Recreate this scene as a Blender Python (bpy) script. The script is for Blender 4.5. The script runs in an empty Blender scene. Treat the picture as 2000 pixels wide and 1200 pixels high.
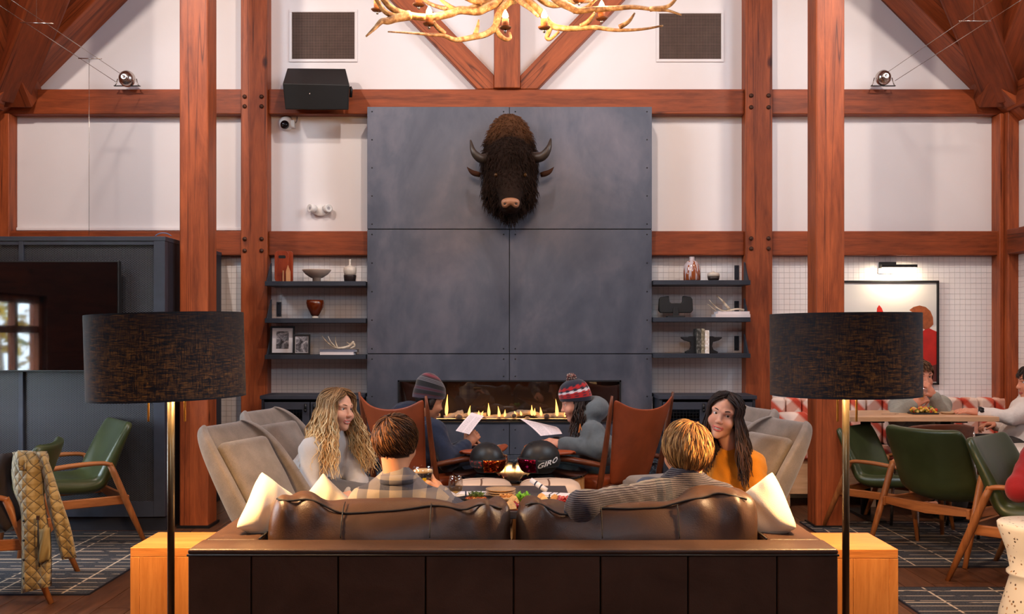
import bpy, bmesh, math, random
import numpy as np
from mathutils import Vector, Matrix

random.seed(7); np.random.seed(7)
scene = bpy.context.scene
COL = scene.collection
pi = math.pi

# ------------------------------------------------------------------ camera, world, sun, exposure
H, F = 1.30, 1900.0                      # eye height (m), focal length in pixels of a 2000-pixel wide frame
cam_d = bpy.data.cameras.new('camera'); cam = bpy.data.objects.new('camera', cam_d); COL.objects.link(cam)
cam.location = (0, 0, H); cam.rotation_euler = (pi / 2, 0, 0)
cam_d.sensor_width = 36; cam_d.lens = F * 36 / 2000; cam_d.shift_y = 55 / 2000; cam_d.clip_start = .05
scene.camera = cam
scene.view_settings.view_transform = 'Standard'; scene.view_settings.look = 'None'
scene.view_settings.gamma = 1; scene.view_settings.use_curve_mapping = False
scene.view_settings.exposure = 0.0

world = bpy.data.worlds.new('overcast_sky'); scene.world = world; world.use_nodes = True
_bg = world.node_tree.nodes['Background']
_bg.inputs[0].default_value = (0.74, 0.86, 1.0, 1); _bg.inputs[1].default_value = 22.0

def portal(loc, rot, sx, sy):
    l = bpy.data.lights.new('window_portal', 'AREA'); l.shape = 'RECTANGLE'; l.size = sx; l.size_y = sy; l.cycles.is_portal = True
    o = bpy.data.objects.new('window_portal', l); COL.objects.link(o); o.location = loc; o.rotation_euler = rot
REAR = -3.2; HALF = 3.95
portal((-4.17, 5.05, 1.12), (pi / 2, 0, -pi / 2), 1.7, 1.04)
portal((-4.17, 3.77, 4.4), (pi / 2, 0, -pi / 2), 2.4, 1.6)
portal((4.07, 3.77, 4.4), (pi / 2, 0, pi / 2), 2.4, 1.6)
portal((-.05, REAR - .12, 4.3), (pi / 2, 0, 0), 1.8, 1.2)
SPOT_W = 190

# ------------------------------------------------------------------ helpers
def P(px, py, Y):
    """world point seen at a pixel of the 2000x1200 frame, at depth Y"""
    return Vector(((px - 1000) * Y / F, Y, H - (py - 655) * Y / F))

def lin(c):
    return tuple(((v / 255) / 12.92 if v / 255 <= .04045 else ((v / 255 + .055) / 1.055) ** 2.4) for v in c[:3])

def rgba(c): return (*lin(c), 1)

class NT:
    """small wrapper for building node materials"""
    def __init__(s, name):
        s.m = bpy.data.materials.new(name); s.m.use_nodes = True; s.t = s.m.node_tree
        s.b = s.t.nodes['Principled BSDF']; s.out = s.t.nodes['Material Output']; s._tc = None
    def n(s, typ, **kw):
        nd = s.t.nodes.new('ShaderNode' + typ)
        for k, v in kw.items():
            if k.startswith('i_'):
                key = k[2:]; key = int(key) if key.isdigit() else key.replace('_', ' ')
                nd.inputs[key].default_value = v
            else: setattr(nd, k, v)
        return nd
    def l(s, a, b):
        s.t.links.new(a, b)
    def coord(s, kind='Object', scale=(1, 1, 1), rot=(0, 0, 0), loc=(0, 0, 0)):
        tc = s.n('TexCoord'); mp = s.n('Mapping'); s.l(tc.outputs[kind], mp.inputs[0])
        mp.inputs['Scale'].default_value = scale; mp.inputs['Rotation'].default_value = rot; mp.inputs['Location'].default_value = loc
        return mp.outputs[0]
    def noise(s, vec, scale, detail=4, rough=.55, dist=0):
        nd = s.n('TexNoise'); s.l(vec, nd.inputs['Vector'])
        nd.inputs['Scale'].default_value = scale; nd.inputs['Detail'].default_value = detail
        nd.inputs['Roughness'].default_value = rough; nd.inputs['Distortion'].default_value = dist
        return nd.outputs['Fac']
    def ramp(s, fac, stops):
        r = s.n('ValToRGB'); s.l(fac, r.inputs[0]); e = r.color_ramp.elements
        while len(e) < len(stops): e.new(.5)
        for i, (p, c) in enumerate(stops):
            e[i].position = p; e[i].color = c if len(c) == 4 else (*c, 1)
        return r.outputs[0]
    def mix(s, fac, a, b, mode='MIX'):
        m = s.n('MixRGB', blend_type=mode)
        for i, v in ((0, fac), (1, a), (2, b)):
            if hasattr(v, 'is_linked'): s.l(v, m.inputs[i])
            else: m.inputs[i].default_value = v
        return m.outputs[0]
    def math(s, op, a, b=0.0, clamp=False):
        m = s.n('Math', operation=op, use_clamp=clamp)
        for i, v in ((0, a), (1, b)):
            if hasattr(v, 'is_linked'): s.l(v, m.inputs[i])
            else: m.inputs[i].default_value = v
        return m.outputs[0]
    def bump(s, h, strength=.3, dist=.01):
        b = s.n('Bump'); s.l(h, b.inputs['Height']); b.inputs['Strength'].default_value = strength
        b.inputs['Distance'].default_value = dist; s.l(b.outputs[0], s.b.inputs['Normal'])
    def set(s, **kw):
        for k, v in kw.items():
            k = k.replace('_', ' ')
            if hasattr(v, 'is_linked'): s.l(v, s.b.inputs[k])
            else: s.b.inputs[k].default_value = v
        return s

def simple(name, c, rough=.5, metal=0, var=.12, vscale=12, bump=0, bscale=60, sheen=0, coat=0, spec=.5):
    """one-colour material with a little noise variation in tone and fine relief"""
    t = NT(name); v = t.coord()
    L = lin(c); d = tuple(x * (1 - var) for x in L); u = tuple(min(1, x * (1 + var)) for x in L)
    t.set(Base_Color=t.ramp(t.noise(v, vscale), [(.3, d), (.7, u)]), Roughness=rough, Metallic=metal)
    t.b.inputs['Specular IOR Level'].default_value = spec
    if bump: t.bump(t.noise(v, bscale, 3), bump, .004)
    if sheen: t.set(Sheen_Weight=sheen)
    if coat: t.set(Coat_Weight=coat, Coat_Roughness=.08)
    return t.m

def glow(name, c, strength, mixc=None):
    t = NT(name); t.set(Base_Color=(*lin(c), 1), Emission_Color=(*lin(c), 1), Emission_Strength=strength); return t.m

def wood(name, dark, light, axis='z', scale=1.0, rough=.5, knots=True, cracks=False, coat=0, spec=.35):
    t = NT(name)
    sc = {'x': (.12, 1, 1), 'y': (1, .12, 1), 'z': (1, 1, .12)}[axis]
    info = t.n('ObjectInfo'); v0 = t.coord('Object', tuple(a * scale for a in sc))
    add = t.n('VectorMath', operation='ADD'); t.l(v0, add.inputs[0])
    mul = t.n('VectorMath', operation='SCALE'); mul.inputs[0].default_value = (3.7, 2.3, 5.1); t.l(info.outputs['Random'], mul.inputs['Scale']); t.l(mul.outputs[0], add.inputs[1])
    v = add.outputs[0]
    g1 = t.noise(v, 9, 6, .6, 1.2); g2 = t.noise(v, 46, 4, .65, .4); g3 = t.noise(v, 1.6, 3, .5)
    f = t.math('ADD', t.math('MULTIPLY', g1, .55), t.math('MULTIPLY', g2, .25)); f = t.math('ADD', f, t.math('MULTIPLY', g3, .2))
    D, L = lin(dark), lin(light); mid = tuple((a + b) / 2 for a, b in zip(D, L))
    col = t.ramp(f, [(.36, D), (.5, mid), (.64, L)])
    if knots:
        vk = t.n('TexVoronoi'); t.l(t.coord('Object', tuple(a ** .35 * scale for a in sc)), vk.inputs['Vector']); vk.inputs['Scale'].default_value = 2.6
        k = t.ramp(vk.outputs['Distance'], [(.035, (.18, .1, .07, 1)), (.09, (1, 1, 1, 1))])
        col = t.mix(.9, col, k, 'MULTIPLY')
    h = g2
    if cracks:
        wv = t.noise(t.coord('Object', tuple(a * a * scale * 1.0 for a in sc)), 5.5, 2, .5, .6)
        ln = t.math('ABSOLUTE', t.math('SUBTRACT', wv, .5)); cr = t.ramp(ln, [(.0, (.12, .08, .06, 1)), (.008, (1, 1, 1, 1))])
        col = t.mix(.75, col, cr, 'MULTIPLY')
    t.set(Base_Color=col, Roughness=rough); t.b.inputs['Specular IOR Level'].default_value = spec
    if coat: t.set(Coat_Weight=coat, Coat_Roughness=.2)
    t.bump(h, .25, .004)
    return t.m

def vcol(name, rough=.6, sheen=0, bump=0, bscale=200, sss=0, spec=.4, aniso=0):
    """material whose colour is the mesh's own colour attribute"""
    t = NT(name); a = t.n('VertexColor', layer_name='Col'); t.set(Base_Color=a.outputs[0], Roughness=rough)
    t.b.inputs['Specular IOR Level'].default_value = spec
    if sheen: t.set(Sheen_Weight=sheen)
    if bump: t.bump(t.noise(t.coord(), bscale, 3), bump, .003)
    if sss: t.set(Subsurface_Weight=sss, Subsurface_Scale=.01); t.b.inputs['Subsurface Radius'].default_value = (1, .35, .2)
    return t.m

# ---- scene graph
def thing(name, label, cat, loc=(0, 0, 0), rotz=0, group=None):
    o = bpy.data.objects.new(name, None); COL.objects.link(o); o.location = loc; o.rotation_euler = (0, 0, rotz)
    o.empty_display_size = .1
    o['label'] = label; o['category'] = cat
    if group: o['group'] = group
    return o
def tag(o, label, cat, group=None):
    o['label'] = label; o['category'] = cat
    if group: o['group'] = group
    return o
def structure(o): o['kind'] = 'structure'; return o
def stuff(o): o['kind'] = 'stuff'; return o

def mk(name, V, Fc, mat, parent=None, smooth=False, loc=None, bevel=0, sub=0, col=None, uvs=None):
    me = bpy.data.meshes.new(name)
    if isinstance(V, np.ndarray): V = V.tolist()
    if isinstance(Fc, np.ndarray): Fc = Fc.tolist()
    me.from_pydata([tuple(v) for v in V], [], Fc); me.update()
    if col is not None:
        ca = me.color_attributes.new('Col', 'FLOAT_COLOR', 'POINT')
        arr = np.ones((len(me.vertices), 4), np.float32); arr[:, :3] = np.asarray(col, np.float32)[:, :3]
        ca.data.foreach_set('color', arr.ravel())
    if smooth: me.polygons.foreach_set('use_smooth', [True] * len(me.polygons))
    if mat: me.materials.append(mat)
    o = bpy.data.objects.new(name, me); COL.objects.link(o)
    if parent: o.parent = parent
    if loc is not None: o.location = loc
    if bevel:
        b = o.modifiers.new('bevel', 'BEVEL'); b.width = bevel; b.segments = 2; b.limit_method = 'ANGLE'; b.angle_limit = .6
        if not smooth:
            me.polygons.foreach_set('use_smooth', [True] * len(me.polygons)); b.harden_normals = True
    if sub:
        s_ = o.modifiers.new('sub', 'SUBSURF'); s_.levels = sub; s_.render_levels = sub
    return o

def copy_tree(o, parent=None):
    c = o.copy(); COL.objects.link(c); c.parent = parent
    for ch in list(o.children): copy_tree(ch, c)
    return c

class MB:
    """collects simple shapes into one mesh"""
    def __init__(s): s.V = []; s.F = []; s.C = []
    def add(s, V, Fc, c=None):
        n = len(s.V); s.V += [tuple(v) for v in V]; s.F += [tuple(i + n for i in f) for f in Fc]
        s.C += [c or (1, 1, 1)] * len(V); return s
    def box(s, c, d, R=None, c_=None):
        x, y, z = d[0] / 2, d[1] / 2, d[2] / 2
        vs = [Vector((a * x, b * y, e * z)) for a in (-1, 1) for b in (-1, 1) for e in (-1, 1)]
        if R is not None: vs = [R @ v for v in vs]
        return s.add([v + Vector(c) for v in vs], [(0, 1, 3, 2), (4, 6, 7, 5), (0, 4, 5, 1), (2, 3, 7, 6), (0, 2, 6, 4), (1, 5, 7, 3)], c_)
    def bb(s, x0, x1, y0, y1, z0, z1):
        return s.box(((x0 + x1) / 2, (y0 + y1) / 2, (z0 + z1) / 2), (x1 - x0, y1 - y0, z1 - z0))
    def tube(s, path, rad, n=8, caps=True, c_=None, flat=1.0, up=None):
        path = [Vector(p) for p in path]; m = len(path)
        if not hasattr(rad, '__len__'): rad = [rad] * m
        V = []; up0 = Vector(up) if up else None; prev = None
        for i, p in enumerate(path):
            d = (path[min(i + 1, m - 1)] - path[max(i - 1, 0)])
            d = d.normalized() if d.length > 1e-9 else Vector((0, 0, 1))
            if prev is None:
                a = up0 or (Vector((0, 0, 1)) if abs(d.z) < .9 else Vector((1, 0, 0)))
                u = (a - d * a.dot(d)).normalized()
            else:
                u = prev - d * prev.dot(d); u = u.normalized() if u.length > 1e-6 else prev
            prev = u; w = d.cross(u)
            for j in range(n):
                t = 2 * pi * j / n; V.append(p + (u * math.cos(t) * flat + w * math.sin(t)) * rad[i])
        Fc = [(i * n + j, i * n + (j + 1) % n, (i + 1) * n + (j + 1) % n, (i + 1) * n + j) for i in range(m - 1) for j in range(n)]
        if caps: Fc += [tuple(range(n))[::-1], tuple((m - 1) * n + j for j in range(n))]
        return s.add(V, Fc, c_)
    def cyl(s, a, b, r, r2=None, n=16, c_=None): return s.tube([a, b], [r, r if r2 is None else r2], n, True, c_)
    def lathe(s, prof, c=(0, 0, 0), n=24, sx=1, sy=1, R=None, c_=None):
        V = []
        for r, z in prof:
            for j in range(n):
                v = Vector((r * math.cos(2 * pi * j / n) * sx, r * math.sin(2 * pi * j / n) * sy, z))
                if R is not None: v = R @ v
                V.append(v + Vector(c))
        m = len(prof)
        Fc = [(i * n + j, i * n + (j + 1) % n, (i + 1) * n + (j + 1) % n, (i + 1) * n + j) for i in range(m - 1) for j in range(n)]
        if prof[0][0] > 1e-6: Fc.append(tuple(range(n))[::-1])
        if prof[-1][0] > 1e-6: Fc.append(tuple((m - 1) * n + j for j in range(n)))
        return s.add(V, Fc, c_)
    def prism(s, poly, y0, y1, axis='y', c_=None):
        """polygon in (x,z) extruded along y (or (y,z) along x, (x,y) along z)"""
        n = len(poly)
        def q(p, t): return {'y': (p[0], t, p[1]), 'x': (t, p[0], p[1]), 'z': (p[0], p[1], t)}[axis]
        V = [q(p, y0) for p in poly] + [q(p, y1) for p in poly]
        Fc = [tuple(range(n)), tuple(range(2 * n - 1, n - 1, -1))] + [(i, i + n, (i + 1) % n + n, (i + 1) % n) for i in range(n)]
        return s.add(V, Fc, c_)
    def ball(s, c, r, n=16, m=10, c_=None, R=None):
        if not hasattr(r, '__len__'): r = (r, r, r)
        prof = [(math.sin(pi * i / m), -math.cos(pi * i / m)) for i in range(m + 1)]
        V = []
        for a, z in prof:
            for j in range(n):
                v = Vector((a * math.cos(2 * pi * j / n) * r[0], a * math.sin(2 * pi * j / n) * r[1], z * r[2]))
                if R is not None: v = R @ v
                V.append(v + Vector(c))
        Fc = [(i * n + j, i * n + (j + 1) % n, (i + 1) * n + (j + 1) % n, (i + 1) * n + j) for i in range(m) for j in range(n)]
        return s.add(V, Fc, c_)
    def o(s, name, mat, parent=None, smooth=False, bevel=0, sub=0, col=False, off=None, loc=None):
        V = s.V
        if off is not None: V = [(v[0] - off[0], v[1] - off[1], v[2] - off[2]) for v in V]
        ob = mk(name, V, s.F, mat, parent, smooth, loc, bevel, sub, s.C if col else None)
        bm = bmesh.new(); bm.from_mesh(ob.data); bmesh.ops.recalc_face_normals(bm, faces=bm.faces); bm.to_mesh(ob.data); bm.free()
        return ob

def smooth_path(pts, n=6):
    """Catmull-Rom through the points"""
    pts = [Vector(p) for p in pts]; out = []
    q = [pts[0] * 2 - pts[1]] + pts + [pts[-1] * 2 - pts[-2]]
    for i in range(1, len(q) - 2):
        a, b, c, d = q[i - 1:i + 3]
        for k in range(n):
            t = k / n
            out.append(.5 * ((2 * b) + (c - a) * t + (2 * a - 5 * b + 4 * c - d) * t * t + (3 * b - a - 3 * c + d) * t ** 3))
    out.append(pts[-1]); return out

def lerp_list(vals, m):
    k = len(vals) - 1
    return [vals[min(int(i / (m - 1) * k), k - 1)] + (vals[min(int(i / (m - 1) * k), k - 1) + 1] - vals[min(int(i / (m - 1) * k), k - 1)]) * (i / (m - 1) * k - min(int(i / (m - 1) * k), k - 1)) for i in range(m)]

def frame(fwd, up=(0, 0, 1)):
    """3x3 matrix with columns right, forward, up"""
    f = Vector(fwd).normalized(); u = Vector(up); r = f.cross(u).normalized(); u = r.cross(f)
    return Matrix(((r.x, f.x, u.x), (r.y, f.y, u.y), (r.z, f.z, u.z)))

def shell(prof, wid, curl, thick, nu=12, flare=None):
    """thick curved upholstered sheet. prof: list of (y,z) along its length, wid: half widths, curl: how far the side edges bend
    along the sheet's normal; returns verts, faces"""
    n = len(prof); pr = [Vector((0, p[0], p[1])) for p in prof]; A = []; B = []
    for i in range(n):
        d = (pr[min(i + 1, n - 1)] - pr[max(i - 1, 0)]).normalized(); nr = d.cross(Vector((1, 0, 0)))   # normal to the sheet
        th = thick if not hasattr(thick, '__len__') else thick[i]
        for j in range(nu + 1):
            u = -1 + 2 * j / nu
            p = pr[i] + Vector((u * wid[i], 0, 0)) + nr * (curl[i] * abs(u) ** 2.6)
            nn = (nr - Vector((1, 0, 0)) * (2.6 * curl[i] * abs(u) ** 1.6 * (1 if u > 0 else -1) / max(wid[i], .05))).normalized()
            A.append(p + nn * th / 2); B.append(p - nn * th / 2)
    w = nu + 1; N = n * w; Fc = []
    for i in range(n - 1):
        for j in range(nu):
            a = i * w + j; Fc.append((a, a + 1, a + 1 + w, a + w)); Fc.append((N + a, N + a + w, N + a + 1 + w, N + a + 1))
    for i in range(n - 1):
        a = i * w; Fc.append((a, a + w, N + a + w, N + a)); a = i * w + nu; Fc.append((a + w, a, N + a, N + a + w))
    for j in range(nu):
        a = j; Fc.append((a + 1, a, N + a, N + a + 1)); a = (n - 1) * w + j; Fc.append((a, a + 1, N + a + 1, N + a))
    return A + B, Fc

def ushell(prof, wid, wing, thick):
    """upholstered shell whose side edges turn forward into short wings"""
    n = len(prof); pr = [Vector((0, p[0], p[1])) for p in prof]; A = []; B = []
    sec = [(-1.0, 1.0), (-1.0, .78), (-.985, .5), (-.94, .22), (-.84, .06), (-.6, 0), (-.3, 0), (0, 0), (.3, 0), (.6, 0), (.84, .06), (.94, .22), (.985, .5), (1.0, .78), (1.0, 1.0)]; w = len(sec)
    for i in range(n):
        d = (pr[min(i + 1, n - 1)] - pr[max(i - 1, 0)]).normalized(); nr = d.cross(Vector((1, 0, 0))); pts = [pr[i] + Vector((u * wid[i], 0, 0)) + nr * (q * wing[i]) for u, q in sec]
        for j in range(w):
            t = (pts[min(j + 1, w - 1)] - pts[max(j - 1, 0)]).normalized(); nn = t.cross(d).normalized()
            if nn.dot(nr) < 0 and abs(sec[j][0]) < .9: nn = -nn
            if abs(sec[j][0]) >= .9 and nn.x * sec[j][0] > 0: nn = -nn
            A.append(pts[j] + nn * thick / 2); B.append(pts[j] - nn * thick / 2)
    N = n * w; Fc = []; nu = w - 1
    for i in range(n - 1):
        for j in range(nu): q = i * w + j; Fc.append((q, q + 1, q + 1 + w, q + w)); Fc.append((N + q, N + q + w, N + q + 1 + w, N + q + 1))
        q = i * w; Fc.append((q, q + w, N + q + w, N + q)); q = i * w + nu; Fc.append((q + w, q, N + q, N + q + w))
    for j in range(nu): q = j; Fc.append((q + 1, q, N + q, N + q + 1)); q = (n - 1) * w + j; Fc.append((q, q + 1, N + q + 1, N + q))
    return A + B, Fc

# ---- signed distance fields meshed with surface nets: bodies, clothes, cushions
class Sdf:
    def __init__(s): s.p = []
    def _rot(s, R): return None if R is None else np.array(R)
    def cap(s, a, b, ra, rb=None, k=.02, op='u'):
        a = np.array(a, float); b = np.array(b, float); rb = ra if rb is None else rb; r = max(ra, rb); ba = b - a; l2 = max(ba @ ba, 1e-12)
        def f(x, y, z):
            h = np.clip(((x - a[0]) * ba[0] + (y - a[1]) * ba[1] + (z - a[2]) * ba[2]) / l2, 0, 1)
            return np.sqrt((x - a[0] - h * ba[0]) ** 2 + (y - a[1] - h * ba[1]) ** 2 + (z - a[2] - h * ba[2]) ** 2) - (ra + (rb - ra) * h)
        s.p.append((np.minimum(a, b) - r, np.maximum(a, b) + r, f, k, op)); return s
    def ell(s, c, r, R=None, k=.02, op='u'):
        c = np.array(c, float); r = np.array(r, float); M = np.eye(3) if R is None else np.array(R); e = np.abs(M) @ r
        def f(x, y, z):
            X, Y, Z = x - c[0], y - c[1], z - c[2]
            u = M[0, 0] * X + M[1, 0] * Y + M[2, 0] * Z; v = M[0, 1] * X + M[1, 1] * Y + M[2, 1] * Z; w = M[0, 2] * X + M[1, 2] * Y + M[2, 2] * Z
            k0 = np.sqrt((u / r[0]) ** 2 + (v / r[1]) ** 2 + (w / r[2]) ** 2); k1 = np.sqrt((u / r[0] ** 2) ** 2 + (v / r[1] ** 2) ** 2 + (w / r[2] ** 2) ** 2)
            return k0 * (k0 - 1) / np.maximum(k1, 1e-6)
        s.p.append((c - e, c + e, f, k, op)); return s
    def box(s, c, h, R=None, rad=.01, k=.01, op='u'):
        c = np.array(c, float); h = np.array(h, float); M = np.eye(3) if R is None else np.array(R); e = np.abs(M) @ h
        def f(x, y, z):
            X, Y, Z = x - c[0], y - c[1], z - c[2]
            u = np.abs(M[0, 0] * X + M[1, 0] * Y + M[2, 0] * Z) - h[0] + rad; v = np.abs(M[0, 1] * X + M[1, 1] * Y + M[2, 1] * Z) - h[1] + rad
            w = np.abs(M[0, 2] * X + M[1, 2] * Y + M[2, 2] * Z) - h[2] + rad
            return np.sqrt(np.maximum(u, 0) ** 2 + np.maximum(v, 0) ** 2 + np.maximum(w, 0) ** 2) + np.minimum(np.maximum(u, np.maximum(v, w)), 0) - rad
        s.p.append((c - e, c + e, f, k, op)); return s
    def mesh(s, res, fine=(), disp=None):
        U = [p for p in s.p if p[4] == 'u']
        lo = np.min([p[0] for p in U], 0) - .03; hi = np.max([p[1] for p in U], 0) + .03
        ax = []
        for i in range(3):
            v = lo[i]; a = []
            while v < hi[i]:
                a.append(v); st = res
                for fl, fh, fr in fine:
                    if fl[i] - res <= v <= fh[i]: st = min(st, fr)
                v += st
            ax.append(np.array(a, np.float32))
        G = np.full([len(a) for a in ax], .06, np.float32)
        for l, h, f, k, op in s.p:
            pad = k + 2.5 * res
            sl = [slice(max(np.searchsorted(ax[i], l[i] - pad) - 1, 0), np.searchsorted(ax[i], h[i] + pad) + 1) for i in range(3)]
            x = ax[0][sl[0]][:, None, None]; y = ax[1][sl[1]][None, :, None]; z = ax[2][sl[2]][None, None, :]
            if 0 in (x.size, y.size, z.size): continue
            d = f(x, y, z).astype(np.float32); A = G[sl[0], sl[1], sl[2]]
            if op == 'u':
                t = np.clip(.5 + .5 * (A - d) / k, 0, 1); G[sl[0], sl[1], sl[2]] = A * (1 - t) + d * t - k * t * (1 - t)
            else:
                d = -d; t = np.clip(.5 - .5 * (A - d) / k, 0, 1); G[sl[0], sl[1], sl[2]] = A * (1 - t) + d * t + k * t * (1 - t)
        if disp is not None:
            G += disp(ax[0][:, None, None], ax[1][None, :, None], ax[2][None, None, :]).astype(np.float32)
        return nets(G, ax)

def nets(G, ax):
    S = G < 0
    c = np.zeros([n - 1 for n in G.shape], np.int8)
    for dx in (0, 1):
        for dy in (0, 1):
            for dz in (0, 1): c += S[dx:S.shape[0] - 1 + dx, dy:S.shape[1] - 1 + dy, dz:S.shape[2] - 1 + dz]
    act = (c > 0) & (c < 8); I = np.argwhere(act); vid = np.full(act.shape, -1, np.int64); vid[act] = np.arange(len(I))
    acc = np.zeros((len(I), 3)); cnt = np.zeros(len(I))
    cs = [(a, b, d) for a in (0, 1) for b in (0, 1) for d in (0, 1)]
    for a in cs:
        for b in cs:
            if a < b and sum(abs(p - q) for p, q in zip(a, b)) == 1:
                A = I + a; B = I + b; fa = G[A[:, 0], A[:, 1], A[:, 2]]; fb = G[B[:, 0], B[:, 1], B[:, 2]]
                m = (fa < 0) != (fb < 0); t = np.where(m, fa / np.where(m, fa - fb, 1), 0)
                pa = np.stack([ax[i][A[:, i]] for i in range(3)], 1); pb = np.stack([ax[i][B[:, i]] for i in range(3)], 1)
                acc += np.where(m[:, None], pa + (pb - pa) * t[:, None], 0); cnt += m
    V = acc / np.maximum(cnt, 1)[:, None]; Fs = []
    for d in range(3):
        e, g = [(1, 2), (2, 0), (0, 1)][d]
        s0 = [slice(None)] * 3; s1 = [slice(None)] * 3; s0[d] = slice(0, -1); s1[d] = slice(1, None)
        a = S[tuple(s0)]; b = S[tuple(s1)]; E = np.argwhere(a != b); ok = np.ones(len(E), bool)
        for q in (e, g): ok &= (E[:, q] >= 1) & (E[:, q] < act.shape[q])
        E = E[ok]; flip = ~a[E[:, 0], E[:, 1], E[:, 2]]
        def cell(de, dg):
            Q = E.copy(); Q[:, e] += de; Q[:, g] += dg; return vid[Q[:, 0], Q[:, 1], Q[:, 2]]
        q = np.stack([cell(-1, -1), cell(0, -1), cell(0, 0), cell(-1, 0)], 1)
        q[flip] = q[flip][:, ::-1]; Fs.append(q)
    return V, np.concatenate(Fs)

def mkn(name, VF, mat, parent=None, colfn=None, off=None, extra=None):
    """fast mesh object from numpy quads, smooth shaded; colfn(V) -> colours"""
    V, Fq = VF; V = np.asarray(V, np.float32)
    col = colfn(V) if colfn else None
    if off is not None: V = V - np.array(off, np.float32)
    me = bpy.data.meshes.new(name); me.vertices.add(len(V)); me.vertices.foreach_set('co', V.ravel())
    me.loops.add(Fq.size); me.loops.foreach_set('vertex_index', Fq.ravel().astype(np.int32))
    me.polygons.add(len(Fq)); me.polygons.foreach_set('loop_start', np.arange(0, Fq.size, 4, dtype=np.int32))
    me.polygons.foreach_set('use_smooth', np.ones(len(Fq), bool)); me.update(calc_edges=True); me.validate()
    if col is not None:
        ca = me.color_attributes.new('Col', 'FLOAT_COLOR', 'POINT'); arr = np.ones((len(V), 4), np.float32); arr[:, :3] = col
        ca.data.foreach_set('color', arr.ravel())
    me.materials.append(mat); o = bpy.data.objects.new(name, me); COL.objects.link(o)
    if parent: o.parent = parent
    return o
# ------------------------------------------------------------------ materials
M = {}
M['plaster'] = simple('white_plaster', (232, 227, 228), .85, var=.015, vscale=3, bump=.05, bscale=120)
M['timber_z'] = wood('timber_upright', (112, 50, 23), (180, 90, 46), 'z', 1.2, .5, cracks=True)
M['timber_x'] = wood('timber_level', (100, 44, 20), (164, 78, 37), 'x', 1.2, .5, cracks=True)
M['timber_y'] = wood('timber_along', (92, 42, 22), (146, 70, 36), 'y', 1.2, .5, cracks=True)
M['plank_ceiling'] = wood('ceiling_board_wood', (120, 52, 22), (176, 86, 40), 'y', 1.0, .55)
M['floor_wood'] = wood('floor_plank_wood', (66, 40, 27), (118, 76, 52), 'y', 1.5, .38, knots=False, coat=.15)
M['joint'] = simple('dark_joint', (30, 24, 22), .8)
M['bolt'] = simple('bolt_iron', (70, 40, 26), .5, .3)
M['tile'] = simple('white_tile_glaze', (238, 234, 234), .25, var=.02, vscale=4)
M['grout'] = simple('grey_grout', (186, 180, 184), .9)
M['shelf_steel'] = simple('shelf_steel', (50, 55, 66), .5, .3, bump=.03)
M['black_metal'] = simple('black_metal', (22, 22, 24), .45, .2)
M['white_plastic'] = simple('white_plastic', (232, 230, 228), .4, var=.02)
M['black_plastic'] = simple('black_plastic', (20, 20, 22), .5, var=.1, bump=.08, bscale=300)
M['brass'] = simple('brass', (240, 194, 96), .4, .6)
M['steel'] = simple('brushed_steel', (190, 180, 172), .25, 1.0)

t = NT('blackened_steel_sheet'); v = t.coord('Object', (1, 1, .6)); info = t.n('ObjectInfo')
a = t.noise(v, 1.6, 5, .6, .8); b = t.noise(v, 7, 4, .6, .3); f = t.math('ADD', t.math('MULTIPLY', a, .7), t.math('MULTIPLY', b, .3))
t.set(Base_Color=t.ramp(f, [(.3, rgba((70, 74, 87))), (.5, rgba((89, 92, 104))), (.7, rgba((116, 112, 122)))]), Metallic=.55,
      Roughness=t.math('ADD', t.math('MULTIPLY', b, .25), .32)); M['sheet'] = t.m
t = NT('dark_granite'); v = t.coord(); t.set(Base_Color=t.ramp(t.noise(v, 60, 3, .7), [(.42, rgba((26, 30, 38))), (.55, rgba((52, 60, 72))), (.66, rgba((110, 118, 126)))]), Roughness=.4); M['granite'] = t.m

def glass_mat(name, tint=(1, 1, 1), refl=.08, rough=.02):
    t = NT(name); tr = t.n('BsdfTransparent'); tr.inputs[0].default_value = (*tint, 1); g = t.n('BsdfGlossy'); g.inputs['Roughness'].default_value = rough
    mx = t.n('MixShader'); fr = t.n('Fresnel'); fr.inputs[0].default_value = 1.5
    gm = t.n('NewGeometry'); fac = t.math('MULTIPLY', t.math('ADD', fr.outputs[0], refl - .04, True), t.math('SUBTRACT', 1.0, gm.outputs['Backfacing']))
    t.l(fac, mx.inputs[0]); t.l(tr.outputs[0], mx.inputs[1]); t.l(g.outputs[0], mx.inputs[2]); t.l(mx.outputs[0], t.out.inputs[0]); return t.m
M['pane'] = glass_mat('window_glass', (.96, .98, .98), .06)
M['fire_glass'] = glass_mat('fireplace_glass', (.8, .78, .78), .10)

# ------------------------------------------------------------------ the room
XL, XR, YW, YB, YP, YS = -4.05, 3.95, 7.77, 7.67, 7.635, 7.50
YC = YW - 4.0; ZE = 3.36; ZR = ZE + 4.0; XC = -.05
def box_o(name, x0, x1, y0, y1, z0, z1, mat, parent=None, bevel=0):
    c = ((x0 + x1) / 2, (y0 + y1) / 2, (z0 + z1) / 2)
    return MB().box((0, 0, 0), (x1 - x0, y1 - y0, z1 - z0)).o(name, mat, parent, bevel=bevel, loc=c)

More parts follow.
